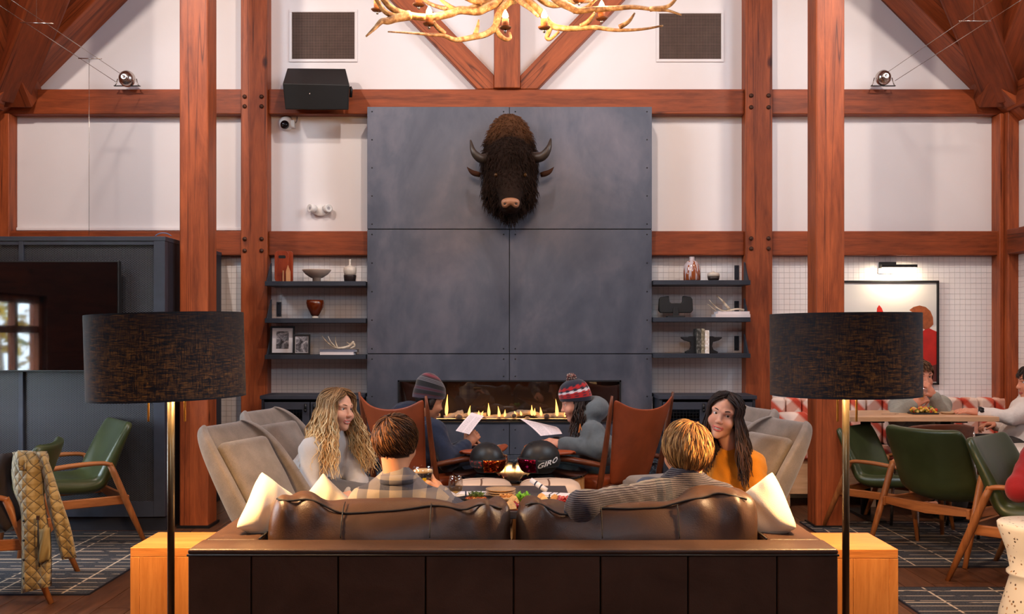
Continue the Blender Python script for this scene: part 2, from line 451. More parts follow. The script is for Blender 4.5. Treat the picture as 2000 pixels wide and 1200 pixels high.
# floor: a dark slab with separate planks laid along the room
floor = structure(MB().bb(XL - .2, XR + .2, REAR - .2, YW + .2, -.12, -.012).o('floor', M['joint']))
pw = .16; k = 0; shared = {}
for i in range(int((XR - XL) / pw) + 1):
    x0 = XL + i * pw; off = random.random() * 1.9; y = 2.4 - off
    while y < YW:
        y1 = min(y + 1.9, YW); L = y1 - max(y, 2.4)
        if L > .05 and y1 > 3.6:
            key = round(L, 2)
            if key not in shared: shared[key] = MB().box((0, 0, 0), (pw - .004, L - .004, .012)).o('plank', M['floor_wood'], floor).data; o = [q for q in floor.children if q.data == shared[key]][0]
            else: o = bpy.data.objects.new('plank', shared[key]); COL.objects.link(o); o.parent = floor
            o.location = (x0 + pw / 2, (y1 + max(y, 2.4)) / 2, -.006); k += 1
        y = y1
rest = MB()
for i in range(int((XR - XL) / pw) + 1):
    x0 = XL + i * pw; rest.bb(x0, x0 + pw - .004, REAR, 2.39, -.012, 0)
stuff(rest.o('plank_field', M['floor_wood'], floor))

# back gable wall
wall_back = structure(MB().prism([(XL - .2, -.1), (XR + .2, -.1), (XR + .2, ZE), (XC, ZR + .2), (XL - .2, ZE)], YW, YW + .15).o('wall_back', M['plaster']))

def side_wall(name, x0, x1, low, mat='plaster'):
    mb = MB(); z0, z1, a, b = 3.6, 5.2, YC - 1.2, YC + 1.2          # gable window
    def zg(y): return ZR + .05 - abs(y - YC)
    mb.prism([(-.23, ZE), (a, ZE), (a, zg(a))], x0, x1, 'x'); mb.prism([(b, ZE), (YW, ZE), (b, zg(b))], x0, x1, 'x')
    mb.prism([(a, z1), (b, z1), (b, zg(b)), (YC, ZR + .05), (a, zg(a))], x0, x1, 'x'); mb.bb(x0, x1, a, b, ZE, z0)
    if low:
        y = REAR - .2
        for a, b, z0, z1 in low: mb.bb(x0, x1, y, a, -.1, ZE); mb.bb(x0, x1, a, b, -.1, z0); mb.bb(x0, x1, a, b, z1, ZE); y = b
        mb.bb(x0, x1, y, YW + .15, -.1, ZE)
    else: mb.bb(x0, x1, REAR - .2, YW + .15, -.1, ZE)
    return structure(mb.o(name, M[mat]))
wall_left = side_wall('wall_left', XL - .15, XL, ((4.2, 5.9, .6, 1.64),), 'timber_y')
wall_right = side_wall('wall_right', XR, XR + .15, None)
mb = MB(); y0, y1 = REAR - .15, REAR
mb.bb(XL - .2, XR + .2, y0, y1, -.1, 3.36)
mb.prism([(XL - .2, ZE), (-.95, ZE), (-.95, ZR - .8)], y0, y1); mb.prism([(.85, ZE), (XR + .2, ZE), (.85, ZR - .8)], y0, y1)
mb.prism([(-.95, 4.9), (.85, 4.9), (.85, ZR - .85), (XC, ZR + .1), (-.95, ZR - .85)], y0, y1); mb.bb(-.95, .85, y0, y1, 3.36, 3.7)
structure(mb.o('wall_rear', M['timber_z']))
def window(name, c, w, h, nx, nz, rz):
    root = structure(thing(name, 'x', 'x', c, rz)); del root['label'], root['category']
    f = MB(); f.bb(-w / 2, w / 2, -.04, .04, -h / 2, -h / 2 + .07); f.bb(-w / 2, w / 2, -.04, .04, h / 2 - .07, h / 2)
    f.bb(-w / 2, -w / 2 + .07, -.04, .04, -h / 2, h / 2); f.bb(w / 2 - .07, w / 2, -.04, .04, -h / 2, h / 2)
    f.o('window_frame', M['timber_z'], root)
    m = MB()
    for i in range(1, nx): m.bb(-w / 2 + w * i / nx - .025, -w / 2 + w * i / nx + .025, -.03, .03, -h / 2, h / 2)
    m.bb(-w / 2, w / 2, -.035, .035, h * .22 - .03, h * .22 + .03)
    m.o('mullion', M['timber_z'], root)
    MB().bb(-w / 2 + .07, w / 2 - .07, -.004, .004, -h / 2 + .07, h / 2 - .07).o('pane', M['pane'], root)
window('window_1', (XL - .08, 5.05, 1.12), 1.7, 1.04, 4, 1, pi / 2); window('window_2', (XL - .08, YC, 4.4), 2.4, 1.6, 4, 1, pi / 2)
window('window_3', (XR + .08, YC, 4.4), 2.4, 1.6, 4, 1, pi / 2); window('window_4', (-.05, REAR - .08, 4.3), 1.8, 1.2, 3, 1, 0)

# roof: two crossing gables, boarded
ceil = MB(); th = .1
def quadslab(mb, pts, n):
    n = Vector(n).normalized() * th; p = [Vector(q) for q in pts]; m = len(p)
    mb.add(p + [q + n for q in p], [tuple(range(m)), tuple(range(2 * m - 1, m - 1, -1))] + [(i, (i + 1) % m, (i + 1) % m + m, i + m) for i in range(m)])
A = (XC, YC, ZR)
for sx, X in ((-1, XL), (1, XR)):
    quadslab(ceil, [(X, YW, ZE), A, (XC, YW + .1, ZR)], (sx, 0, 1)); quadslab(ceil, [(X, YC - 4, ZE), A, (XC, YC - 4, ZR)], (sx, 0, 1))
    quadslab(ceil, [(X, YW, ZE), A, (X, YC, ZR)], (0, 1, 1)); quadslab(ceil, [(X, YC - 4, ZE), A, (X, YC, ZR)], (0, -1, 1))
    quadslab(ceil, [(X, REAR - .2, ZE), (X, YC - 4, ZE), (XC, YC - 4, ZR), (XC, REAR - .2, ZR)], (sx, 0, 1))
ceiling = structure(ceil.o('ceiling', M['plank_ceiling']))
# boards on the slopes near the far corners, running up the slope
for sx, X in ((-1, XL), (1, XR)):
    for i in range(9):
        d0 = .02 + i * .19; x0 = X - sx * d0; x1 = X - sx * (d0 + .18)
        yv0 = YW - d0; Lb = 3.2
        q = [(x0, YW - d0 - .0, ZE + d0 - .025), (x0, YW - d0 - Lb, ZE + d0 + Lb - .025), (x1, YW - d0 - Lb, ZE + d0 + Lb - .025), (x1, YW - d0 - .18, ZE + d0 + .18 - .025)]
        n = Vector((0, 1, 1)).normalized() * .02
        p = [Vector(a) for a in q]; mbx = MB(); mbx.add(p + [a + n for a in p], [(0, 1, 2, 3), (7, 6, 5, 4), (0, 4, 5, 1), (1, 5, 6, 2), (2, 6, 7, 3), (3, 7, 4, 0)])
        mbx.o('ceiling_board', M['plank_ceiling'], ceiling)

# timber frame on the back wall
TR = [0]
def trim(mb, mat, loc=(0, 0, 0), bevel=.008, R=None):
    TR[0] += 1; o = structure(mb.o('trim_%d' % TR[0], mat, bevel=bevel, loc=loc))
    if R is not None: o.rotation_euler = R
    return o
def beam(x0, x1, y0, y1, z0, z1, mat):
    c = ((x0 + x1) / 2, (y0 + y1) / 2, (z0 + z1) / 2); return trim(MB().box((0, 0, 0), (x1 - x0, y1 - y0, z1 - z0)), M[mat], c)
def wx(px, Y=YB): return (px - 1000) * Y / F
def wz(py, Y=YB): return H - (py - 655) * Y / F
bm_top, bm_bot = wz(174), wz(223); lb_top, lb_bot = wz(451.5), wz(499)
pl0, pl1, pr0, pr1 = wx(470, YP), wx(522, YP), wx(1456, YP), wx(1509, YP)
for a, b in ((XL, pl0), (pl1, pr0), (pr1, XR)): beam(a, b, YB, YW, bm_bot, bm_top, 'timber_x')
sxl, sxr = wx(716, YS), wx(1274, YS)
for a, b in ((XL, pl0), (pl1, sxl), (sxr, pr0), (pr1, XR)): beam(a, b, YB, YW, lb_bot, lb_top, 'timber_x')
pts_b = {}
for nm, a, b in (('L', pl0, pl1), ('R', pr0, pr1)):
    pts_b[nm] = beam(a, b, YP, YW, 0, 5.4, 'timber_z')
def bolt(parent, px, py, Y):
    p = P(px, py, Y); o = MB().lathe([(.017, 0), (.017, .008), (.012, .014), (0, .016)], n=8, R=Matrix.Rotation(pi / 2, 3, 'X')).o('bolt', M['bolt'], parent, True)
    o.location = p - Vector(parent.location)
for x in (478, 511):
    for y in (189, 208, 467, 490): bolt(pts_b['L'], x, y, YP)
for x in (1467, 1501):
    for y in (187, 210, 466, 486): bolt(pts_b['R'], x, y, YP)
beam(XL, wx(22), YP, YW, 0, bm_bot, 'timber_z'); beam(wx(1948), wx(1957), YP, YW, 0, bm_bot, 'timber_z'); beam(wx(1957), XR, YP - .06, YW, 0, bm_bot, 'timber_z')
# king post and its two struts
beam(wx(965), wx(1016), YP, YW, bm_top, ZR - .3, 'timber_z')
for s, p0, p1 in ((-1, (944, 155), (700, -98)), (1, (1038, 155), (1282, -98))):
    a = P(*p0, YB); b = P(*p1, YB); d = (b - a).normalized(); w = .085
    n = Vector((-d.z, 0, d.x)); e = a - d * .3
    def cut(q):                          # run the strut's foot down to the beam top
        k = (bm_top - q.z) / d.z; return q + d * k
    q = [cut(a + n * w), b + n * w, b - n * w, cut(a - n * w)]
    lim = wx(965) if s < 0 else wx(1016)
    pol = []
    for v in q: pol.append((min(v.x, lim) if s < 0 else max(v.x, lim), v.z))
    i_in = 3 if pol[3][0] == lim else 0
    # keep the mitre against the king post: the inner edge meets it above the beam
    vin = q[i_in]; vo = b - n * w if i_in == 3 else b + n * w
    k = (lim - vo.x) / d.x; zin = vo.z + d.z * k
    poly = [(q[0].x, q[0].z), (q[1].x, q[1].z), (q[2].x, q[2].z)] if i_in == 3 else [(q[1].x, q[1].z), (q[2].x, q[2].z), (q[3].x, q[3].z)]
    if i_in == 3: poly = [(lim, bm_top), (q[0].x, bm_top), (q[1].x, q[1].z), (q[2].x, q[2].z), (lim, zin)]
    else: poly = [(lim, zin), (q[1].x, q[1].z), (q[2].x, q[2].z), (q[3].x, bm_top), (lim, bm_top)]
    c = (a + b) / 2
    ang = math.atan2(d.x, d.z)
    Rm = Matrix.Rotation(-ang, 3, 'Y')
    o = MB().prism([((Rm @ Vector((x - c.x, 0, z - c.z))).x, (Rm @ Vector((x - c.x, 0, z - c.z))).z) for x, z in poly], YB - c.y, YW - c.y)
    trim(o, M['timber_z'], c, R=(0, ang, 0))
# rafters lying against the gable, and the valley rafters coming forward out of the corners
for s in (-1, 1):
    e0 = Vector((-3.775, 0, 3.266)) if s < 0 else Vector((3.653, 0, 3.266))
    a = e0 + Vector((s * .32, 0, -.32)); b = e0 + Vector((-s * 3.6, 0, 3.6)); n = Vector((s, 0, 1)).normalized()
    ang = -s * pi / 4; c = (a + b) / 2 + n * .125
    L = (b - a).length
    o = trim(MB().box((0, 0, 0), (.25, .34, L)), M['timber_z'], (c.x, YW - .17, c.z), R=(0, ang, 0))
    X = XL if s < 0 else XR
    c0 = Vector((X - s * .05, YW - .12, ZE - .06)); c1 = c0 + Vector((-s * 3.4, -3.4, 3.4)); d = (c1 - c0).normalized()
    R = frame(d, (0, 0, 1)); L = (c1 - c0).length
    o = structure(MB().box((0, 0, 0), (.27, L, .30)).o('trim_%d' % (TR[0] + 1), M['timber_y'], bevel=.02)); TR[0] += 1
    o.matrix_world = Matrix.Translation((c0 + c1) / 2 + R.col[2] * -.10) @ R.to_4x4()
    # rafter on the side gable
    a = Vector((X - s * .16, YW - .1, ZE - .2)); b = a + Vector((0, -3.5, 3.5)); R = frame(b - a); L = (b - a).length
    o = structure(MB().box((0, 0, 0), (.3, L, .24)).o('trim_%d' % (TR[0] + 1), M['timber_y'], bevel=.008)); TR[0] += 1
    o.matrix_world = Matrix.Translation((a + b) / 2) @ R.to_4x4()
    # level beams along the side walls
    beam(min(X, X - s * .1), max(X, X - s * .1), REAR, YP - .062, bm_bot - .0, bm_top, 'timber_y')
    if s > 0:
        beam(X - .1, X, REAR, YP - .062, lb_bot, lb_top, 'timber_y')
# thin ledge below the left-hand upper plaster panels
beam(wx(22), wx(469), YW - .03, YW, wz(449), wz(442), 'timber_x').data.materials[0] = M['plaster']

# two free-standing posts
for nm, px0, px1, lab in (('timber_post', 350, 406, 'tall reddish square timber post beside the perforated television wall'),
                          ('timber_post', 1594, 1650, 'tall reddish square timber post beside the green chairs and dining table')):
    Y = 6.55; x0, x1 = wx(px0, Y), wx(px1, Y); root = thing(nm, lab, 'post', ((x0 + x1) / 2, Y + .1, 0))
    mb = MB(); mb.bb(-.097, .097, -.1, .1, .0, 5.05); mb.o('shaft', M['timber_z'], root, bevel=.012)
    MB().bb(-.11, .11, -.115, .115, 0, .018).o('base_plate', M['black_metal'], root)

# ------------------------------------------------------------------ mosaic tiles on the lower wall
pt = .0425; tw = pt - .0022
zones = [(wx(432, YW), pl0, 0.02, lb_bot), (pl1, sxl, .7, lb_bot), (sxr, pr0, .7, lb_bot), (pr1, wx(1948, YW), .75, lb_bot)]
g = MB(); field = MB(); single = []
for zi, (x0, x1, z0, z1) in enumerate(zones):
    g.bb(x0, x1, YW - .004, YW + .01, z0, z1)
    nx = int((x1 - x0) / pt) + 1; nz = int((z1 - z0) / pt) + 1
    for i in range(nx):
        for j in range(nz):
            xa = x0 + i * pt; xb = min(xa + tw, x1); zb = z1 - j * pt - .004; za = max(zb - tw, z0)
            if xb - xa < .006 or zb - za < .006: continue
            if zi == 3 and xa > wx(1838) and len(single) < 300 and xb - xa > tw * .99 and zb - za > tw * .99: single.append((xa + tw / 2, (za + zb) / 2))
            else: field.bb(xa, xb, YW - .008, YW - .003, za, zb)
g.o('grout_bed', M['grout'], wall_back); stuff(field.o('tile_field', M['tile'], wall_back))
base = MB().box((0, 0, 0), (tw, .005, tw)).o('tile', M['tile'], wall_back)
for i, (x, z) in enumerate(single):
    o = base if i == 0 else bpy.data.objects.new('tile', base.data)
    if i: COL.objects.link(o); o.parent = wall_back
    o.location = (x, YW - .0055, z)
g = MB(); field = MB(); g.bb(XR - .004, XR + .01, 5.5, YP - .06, .75, lb_bot)
for i in range(int((YP - .06 - 5.5) / pt)):
    for j in range(int((lb_bot - .75) / pt)):
        y = YP - .062 - i * pt; z = lb_bot - .004 - j * pt; field.bb(XR - .008, XR - .003, y - tw, y, z - tw, z)
g.o('grout_bed', M['grout'], wall_right); stuff(field.o('tile_field', M['tile'], wall_right))

# ------------------------------------------------------------------ steel fireplace
fp = thing('steel_fireplace', 'blackened steel panelled fireplace wall with a long glazed gas fire', 'fireplace', (wx(995, YS), YS, 0))
ox = fp.location.x
xl, xc, xr = wx(716.5, YS) - ox, wx(995, YS) - ox, wx(1274, YS) - ox
z4, z3, z2, z1 = wz(208, YS), wz(448, YS), wz(691.5, YS), wz(888, YS)
oxl, oxr, oz1, oz0 = wx(777, YS) - ox, wx(1213, YS) - ox, wz(743, YS), wz(827, YS)
gp = .003
ext = .02
mb = MB(); mb.bb(xl + .005, xr - .005, .012, YW - YS - .002, oz1, z4 - .004); mb.bb(xl + .005, oxl, .012, YW - YS - .002, z1, oz1); mb.bb(oxr, xr - .005, .012, YW - YS - .002, z1, oz1)
mb.bb(oxl, oxr, .012, YW - YS - .002, z1, oz0); mb.o('backing', M['black_metal'], fp)
panels = []
for (a, b) in ((xl, xc), (xc, xr)):
    for (c, d) in ((z3, z4), (z2, z3)):
        panels.append(MB().bb(a + gp, b - gp, 0, .012, c + gp, d - gp).o('panel', M['sheet'], fp, bevel=.002))
MB().prism([(xl + gp, z2 - gp), (xc - gp, z2 - gp), (xc - gp, oz1), (oxl, oz1), (oxl, oz0), (xc - gp, oz0), (xc - gp, z1), (xl + gp, z1)], 0, .012).o('panel', M['sheet'], fp)
MB().prism([(xr - gp, z2 - gp), (xr - gp, z1), (xc + gp, z1), (xc + gp, oz0), (oxr, oz0), (oxr, oz1), (xc + gp, oz1), (xc + gp, z2 - gp)], 0, .012).o('panel', M['sheet'], fp)
rv = MB().lathe([(.006, 0), (.005, .003), (0, .004)], n=8, R=Matrix.Rotation(pi / 2, 3, 'X')).o('rivet', M['black_metal'], fp, True)
first = True
def rivet(x, z):
    global first
    o = rv if first else bpy.data.objects.new('rivet', rv.data)
    if not first: COL.objects.link(o); o.parent = fp
    first = False; o.location = (x, 0, z)
for (lo, hi) in ((z3, z4), (z2, z3)):
    n = 5
    for k in range(n):
        zz = lo + .04 + (hi - lo - .08) * k / (n - 1)
        rivet(xl + .04, zz); rivet(xr - .04, zz)
    for x in (xc - .045, xc + .045):
        for zz in (lo + .04, hi - .04): rivet(x, zz)
for x in (xl + .04, xr - .04):
    for zz in (z2 - .04, (z2 + z1) / 2 + .06, z1 + .1): rivet(x, zz)
for x in (xc - .045, xc + .045):
    for zz in (z2 - .04, oz1 + .03, oz0 - .05, z1 + .05): rivet(x, zz)
# firebox
fbm = simple('firebox_lining', (72, 54, 46), .45, .2)
mb = MB(); yb = YW - YS - .004
mb.bb(oxl, oxr, yb - .01, yb, oz0, oz1); mb.bb(oxl - .006, oxl, .012, yb, oz0, oz1); mb.bb(oxr, oxr + .006, .012, yb, oz0, oz1); mb.bb(oxl, oxr, .012, yb, oz1, oz1 + .006); mb.bb(oxl, oxr, .012, yb, oz0 - .006, oz0 + .01)
mb.o('firebox', fbm, fp)
mb = MB(); e = .012
mb.bb(oxl, oxr, -.008, .014, oz1 - e, oz1); mb.bb(oxl, oxl + e, -.008, .014, oz0, oz1); mb.bb(oxr - e, oxr, -.008, .014, oz0, oz1); mb.bb(oxl, oxr, -.01, .02, oz0, oz0 + e)
mb.o('fire_frame', M['black_metal'], fp)
MB().bb(oxl + e, oxr - e, .004, .008, oz0 + e, oz1 - e).o('fire_glass', M['fire_glass'], fp)
MB().bb(oxl + .012, oxr - .012, .03, .20, oz0 + .01, oz0 + .03).o('burner_tray', M['black_metal'], fp)
logm = simple('pale_fire_log', (232, 214, 190), .85, var=.25, vscale=30, bump=.5, bscale=60)
stm = simple('grey_fire_stone', (120, 108, 104), .85, var=.3, vscale=20, bump=.4, bscale=50)
rl = random.Random(3)
for px0, px1, y0, y1, r in ((868, 905, 818, 806, 7), (890, 950, 817, 812, 6), (950, 1010, 818, 813, 6), (985, 1042, 815, 806, 7), (1010, 1060, 806, 814, 6), (1050, 1110, 817, 811, 6), (1080, 1150, 813, 817, 5), (800, 860, 817, 812, 5)):
    a = P(px0, y0, YS + .12); b = P(px1, y1, YS + .14); r = r * YS / F; m_ = (a + b) / 2 + Vector((0, .01, rl.uniform(-.005, .012)))
    pth = smooth_path([a, m_, b], 4); MB().tube([p - fp.location for p in pth], [r * rl.uniform(.75, 1.1) for _ in pth], 8).o('fire_log', logm, fp, True)
for px, py, r in ((897, 815, 7), (946, 818, 5), (1004, 812, 5), (1068, 813, 6), (1118, 816, 5), (1030, 818, 5), (975, 818, 5), (1160, 817, 6), (840, 818, 5)):
    MB().ball(P(px, py, YS + .09) - fp.location, (r * YS / F * 1.1, .02, r * YS / F * .8), 10, 7).o('fire_stone', stm, fp, True)
flame = NT('flame'); flame.set(Base_Color=(0, 0, 0, 1), Emission_Color=rgba((255, 178, 84)), Emission_Strength=6.5)
for px, py, hh in ((872, 812, 42), (916, 812, 20), (935, 812, 10), (941, 812, 9), (955, 813, 26), (975, 815, 22), (986, 815, 15), (1007, 813, 10), (1018, 812, 9), (1039, 812, 21), (1044, 812, 15), (1057, 812, 17), (1088, 813, 34), (1104, 815, 16), (1111, 815, 12), (826, 813, 14), (1168, 815, 14)):
    b = P(px, py, YS + .10) - fp.location; h_ = hh * YS / F; w_ = min(.013, .006 + h_ * .055); sw = rl.uniform(-.012, .012)
    MB().tube([b + Vector((sw * (t ** 2), 0, h_ * t)) for t in (0, .12, .3, .5, .7, .88, 1)], [w_ * q for q in (.35, .85, 1, .75, .45, .2, .02)], 8).o('flame', flame.m, fp, True)
fl = bpy.data.lights.new('fire_glow', 'AREA'); fl.shape = 'RECTANGLE'; fl.size = 1.3; fl.size_y = .05; fl.energy = 5; fl.color = (1, .5, .18)
fo = bpy.data.objects.new('fire_glow', fl); COL.objects.link(fo); fo.location = (ox, YS + .10, oz0 + .06); fo.rotation_euler = (pi * .5, 0, pi)
# hearth
he = thing('stone_hearth', 'low dark speckled stone hearth under the steel fireplace', 'hearth', (ox, YS - .12, 0))
MB().bb(xl + .0, xr - .0, -.16, .118, 0, z1 - .03).o('hearth_block', M['granite'], he, bevel=.006)
MB().bb(xl + .0, xr - .0, -.18, .118, z1 - .03, z1 - .002).o('hearth_slab', M['granite'], he, bevel=.006)
# ------------------------------------------------------------------ television wall
t = NT('perforated_steel'); tc = t.n('TexCoord')
def lattice(off):
    mp = t.n('Mapping'); t.l(tc.outputs['Object'], mp.inputs[0]); mp.inputs['Scale'].default_value = (1 / .0205, 0, 1 / .0122); mp.inputs['Location'].default_value = off
    fr = t.n('VectorMath', operation='FRACTION'); t.l(mp.outputs[0], fr.inputs[0])
    sb = t.n('VectorMath', operation='SUBTRACT'); t.l(fr.outputs[0], sb.inputs[0]); sb.inputs[1].default_value = (.5, 0, .5)
    ml = t.n('VectorMath', operation='MULTIPLY'); t.l(sb.outputs[0], ml.inputs[0]); ml.inputs[1].default_value = (.0205, 0, .0122)
    ln = t.n('VectorMath', operation='LENGTH'); t.l(ml.outputs[0], ln.inputs[0]); return ln.outputs['Value']
d = t.math('MINIMUM', lattice((0, 0, 0)), lattice((.5, 0, .5)))
hole = t.ramp(t.math('MULTIPLY', d, 100), [(.40, (0, 0, 0, 1)), (.52, (1, 1, 1, 1))])
t.set(Base_Color=t.mix(hole, rgba((6, 7, 9)), rgba((84, 85, 92))), Roughness=.45, Metallic=t.math('MULTIPLY', hole, .5)); t.bump(hole, .4, .003)
M['perf'] = t.m
M['unit_frame'] = simple('blue_black_frame', (58, 62, 74), .5, .2)
M['unit_dark'] = simple('navy_panel', (34, 35, 46), .6)
Yu = 6.42; xr_ = wx(322, Yu); zt = wz(462, Yu); xl_ = -4.02
un = thing('media_wall', 'tall blue-black perforated metal unit carrying the television', 'media unit', (xr_, Yu, 0))
w_ = xr_ - xl_; zf = wz(1041, Yu) ; zf = 0
MB().bb(-w_, 0, .06, YB - Yu - .005, .1, zt - .03).o('carcass', M['unit_dark'], un)
MB().bb(-w_, .004, -.002, YB - Yu - .005, zt - .03, zt).o('top_rail', M['unit_frame'], un, bevel=.003)
for x0, x1 in ((-.075, 0), (-w_, -w_ + .05), (wx(36, Yu) - xr_, wx(45, Yu) - xr_)):
    MB().bb(x0, x1, 0, .06, .1, zt - .03).o('upright', M['unit_frame'], un, bevel=.003)
for z0, z1 in ((zt - .055, zt - .03), (.1, .2)):
    MB().bb(-w_ + .05, -.075, .004, .06, z0, z1).o('cross_rail', M['unit_frame'], un)
for a, b in ((-w_ + .05, wx(36, Yu) - xr_), (wx(45, Yu) - xr_, -.075)):
    MB().bb(a, b, .02, .03, .2, zt - .055).o('perforated_panel', M['perf'], un)
MB().bb(-w_, -.01, .05, YB - Yu - .006, 0, .1).o('plinth', M['unit_dark'], un)
Yt = 6.34; tx1 = wx(229, Yt); tz0, tz1 = wz(727, Yt), wz(510, Yt); tv = thing('television', 'large flat black television mounted on the perforated metal wall', 'television', (tx1 - .64, Yt, (tz0 + tz1) / 2))
hw, hh = .65, (tz1 - tz0) / 2
MB().bb(-hw, hw, 0, .045, -hh, hh).o('casing', M['black_plastic'], tv, bevel=.004)
scr = NT('dark_screen'); scr.set(Base_Color=rgba((6, 6, 7)), Roughness=.04); scr.b.inputs['Specular IOR Level'].default_value = 1.0
MB().bb(-hw + .008, hw - .008, -.003, 0, -hh + .012, hh - .008).o('screen', scr.m, tv)
MB().bb(-.2, .2, .045, .078, -.15, .15).o('wall_mount', M['black_metal'], tv)
cb = smooth_path([P(303, 461, 6.6) + Vector((0, 0, .0)), P(312, 456, 6.6), P(325, 456, 6.6), P(335, 461, 6.6)], 5)
tag(MB().tube(cb, .003, 6).o('cable', simple('blue_cable', (90, 120, 160), .5), smooth=True), 'short blue cable looped on top of the perforated metal wall', 'cable')

# ------------------------------------------------------------------ shelves
Ysf = 7.46
def wall_shelf(pxa, pxb, py0, py1, side, lab):
    x0, x1 = wx(pxa, Ysf), wx(pxb, Ysf); z0, z1 = wz(py1, Ysf), wz(py0, Ysf); th_ = z1 - z0
    r = thing('wall_shelf', lab, 'shelf', ((x0 + x1) / 2, YP, z0), group='dark steel wall shelves')
    hw = (x1 - x0) / 2
    MB().bb(-hw, hw, Ysf - YP, -.002, 0, th_).o('board', M['shelf_steel'], r, bevel=.002)
    # end bracket: a plate on the post side and one on the fireplace side, with a sloping gusset
    for sx in (-1, 1):
        xe = sx * (hw - .008)
        if sx == side:
            MB().prism([(-.0, th_), (-.14, th_), (-.012, th_ + .15), (-.0, th_ + .15)], xe - .004, xe + .004, 'x').o('gusset', M['shelf_steel'], r)
            MB().bb(xe - sx * .03 - .018, xe - sx * .03 + .018, YW - YP - .016, YW - YP - .009, th_ + .02, th_ + .135).o('bracket_plate', M['shelf_steel'], r)
            for q in (.035, .12): MB().cyl((xe - sx * .03, YW - YP - .016, th_ + q), (xe - sx * .03, YW - YP - .02, th_ + q), .005, n=8).o('screw', M['black_metal'], r, True)
            MB().bb(min(xe, xe - sx * .05), max(xe, xe - sx * .05), -.003, YW - YP - .009, 0, th_).o('cleat', M['shelf_steel'], r)
    MB().bb(-hw + .03, hw - .01, -.003, YW - YP - .009, 0, th_).o('board_back', M['shelf_steel'], r)
    return z1
SL = [wall_shelf(517, 714, a, b, -1, l) for a, b, l in ((549.5, 558.5, 'dark steel shelf holding cutting boards, footed bowl and vase'), (622, 631, 'dark steel shelf holding only the amber glass vase'), (693.5, 702, 'dark steel shelf holding two framed photos, books and antler'))]
SR = [wall_shelf(1276, 1466, a, b, 1, l) for a, b, l in ((547.5, 556.5, 'dark steel shelf holding the brown-streaked bottle vase'), (620, 629, 'dark steel shelf holding black sculpture and antler on white books'), (691, 699.5, 'dark steel shelf holding anvil bookends'))]
Yi = 7.57
def on(px, z, Y=Yi): return (wx(px, Y), Y, z)
def S(px, Y=Yi): return px * Y / F
bw1 = wood('redwood_board', (112, 34, 14), (176, 74, 34), 'z', 2.5, .35, coat=.3); bw2 = wood('light_board', (176, 110, 66), (222, 168, 120), 'z', 2, .4)
r = thing('cutting_board', 'red-brown wooden serving board with handle leaning on the shelf', 'cutting board', on(556, SL[0], 7.60))
def rrect(x0, x1, z0, z1, r_, n=4):
    pts = []
    for cx, cz, a0 in ((x1 - r_, z1 - r_, 0), (x0 + r_, z1 - r_, 90), (x0 + r_, z0 + r_, 180), (x1 - r_, z0 + r_, 270)):
        for k in range(n + 1):
            a = math.radians(a0 + 90 * k / n); pts.append((cx + r_ * math.cos(a), cz + r_ * math.sin(a)))
    return pts
MB().prism(rrect(S(-3), S(16), 0, S(61), .02), 0, .02).o('board', bw1, r, bevel=.003)
r = thing('cutting_board', 'wide rounded wooden serving board at the shelf end', 'cutting board', on(554, SL[0], 7.57))
MB().prism(rrect(S(-18), S(10), 0, S(61), .03), 0, .018).o('board', bw1, r, bevel=.003)
MB().prism(rrect(S(-10), S(4), S(46), S(52), .008), -.001, .005).o('handle_slot', M['joint'], r)
r = thing('wooden_paddle', 'pale pointed wooden paddle in front of the red serving boards', 'paddle', on(562, SL[0], 7.545))
MB().prism([(S(-4), 0), (S(5), 0), (S(5), S(20)), (S(0), S(33)), (S(-4), S(20))], 0, .012).o('paddle_blade', bw2, r, bevel=.003)
MB().prism([(S(-10), 0), (S(-8), 0), (S(-8), S(22)), (S(-10), S(22))], 0, .012).o('paddle_handle', bw2, r)
cer = simple('stone_ceramic', (176, 158, 146), .6, var=.06, bump=.1); crm = simple('cream_glaze', (206, 196, 184), .3, var=.1, vscale=30); drk = simple('dark_glaze', (44, 34, 32), .35)
r = thing('footed_bowl', 'taupe ceramic bowl on a short foot, on the shelf', 'bowl', on(618.5, SL[0]))
MB().lathe([(S(8), 0), (S(8), S(7)), (S(13), S(9)), (S(22), S(15)), (S(27.5), S(22)), (S(28), S(24)), (S(26), S(23)), (S(14), S(13)), (0, S(11))], n=36).o('bowl', cer, r, True)
r = thing('bottle_vase', 'small white and black bottle vase with thin neck', 'vase', on(683.5, SL[0]))
MB().lathe([(S(8), S(12)), (S(11), S(13)), (S(13), S(22)), (S(12), S(28)), (S(5), S(31)), (S(2.2), S(33)), (S(2), S(41)), (S(2.8), S(44)), (S(1.5), S(44))], n=28).o('neck_and_shoulder', crm, r, True)
MB().lathe([(S(8), 0), (S(11), S(1)), (S(12.2), S(11)), (S(12), S(13.5))], n=28).o('dipped_base', drk, r, True)
amb = NT('amber_glass'); amb.set(Base_Color=rgba((92, 34, 8)), Roughness=.04, Coat_Weight=.5); amb.b.inputs['Specular IOR Level'].default_value = .8
r = thing('amber_vase', 'dark amber glass vase tapering to a clear foot', 'vase', on(615.5, SL[1]))
MB().lathe([(S(6), S(4)), (S(9), S(9)), (S(16), S(22)), (S(17.5), S(30)), (S(16.5), S(36)), (S(15.5), S(36)), (S(14), S(24)), (0, S(10))], n=32).o('bowl', amb.m, r, True)
MB().lathe([(S(6), 0), (S(6.5), S(2)), (S(6), S(5))], n=24).o('foot', simple('clear_foot', (200, 190, 180), .1), r, True)
prn = NT('mono_photo'); v = prn.coord(); prn.set(Base_Color=prn.ramp(prn.noise(v, 14, 6, .7, 1), [(.38, rgba((24, 24, 28))), (.5, rgba((120, 118, 124))), (.6, rgba((205, 202, 208)))]), Roughness=.4)
mat_w = simple('white_mount', (226, 222, 226), .8, var=.01)
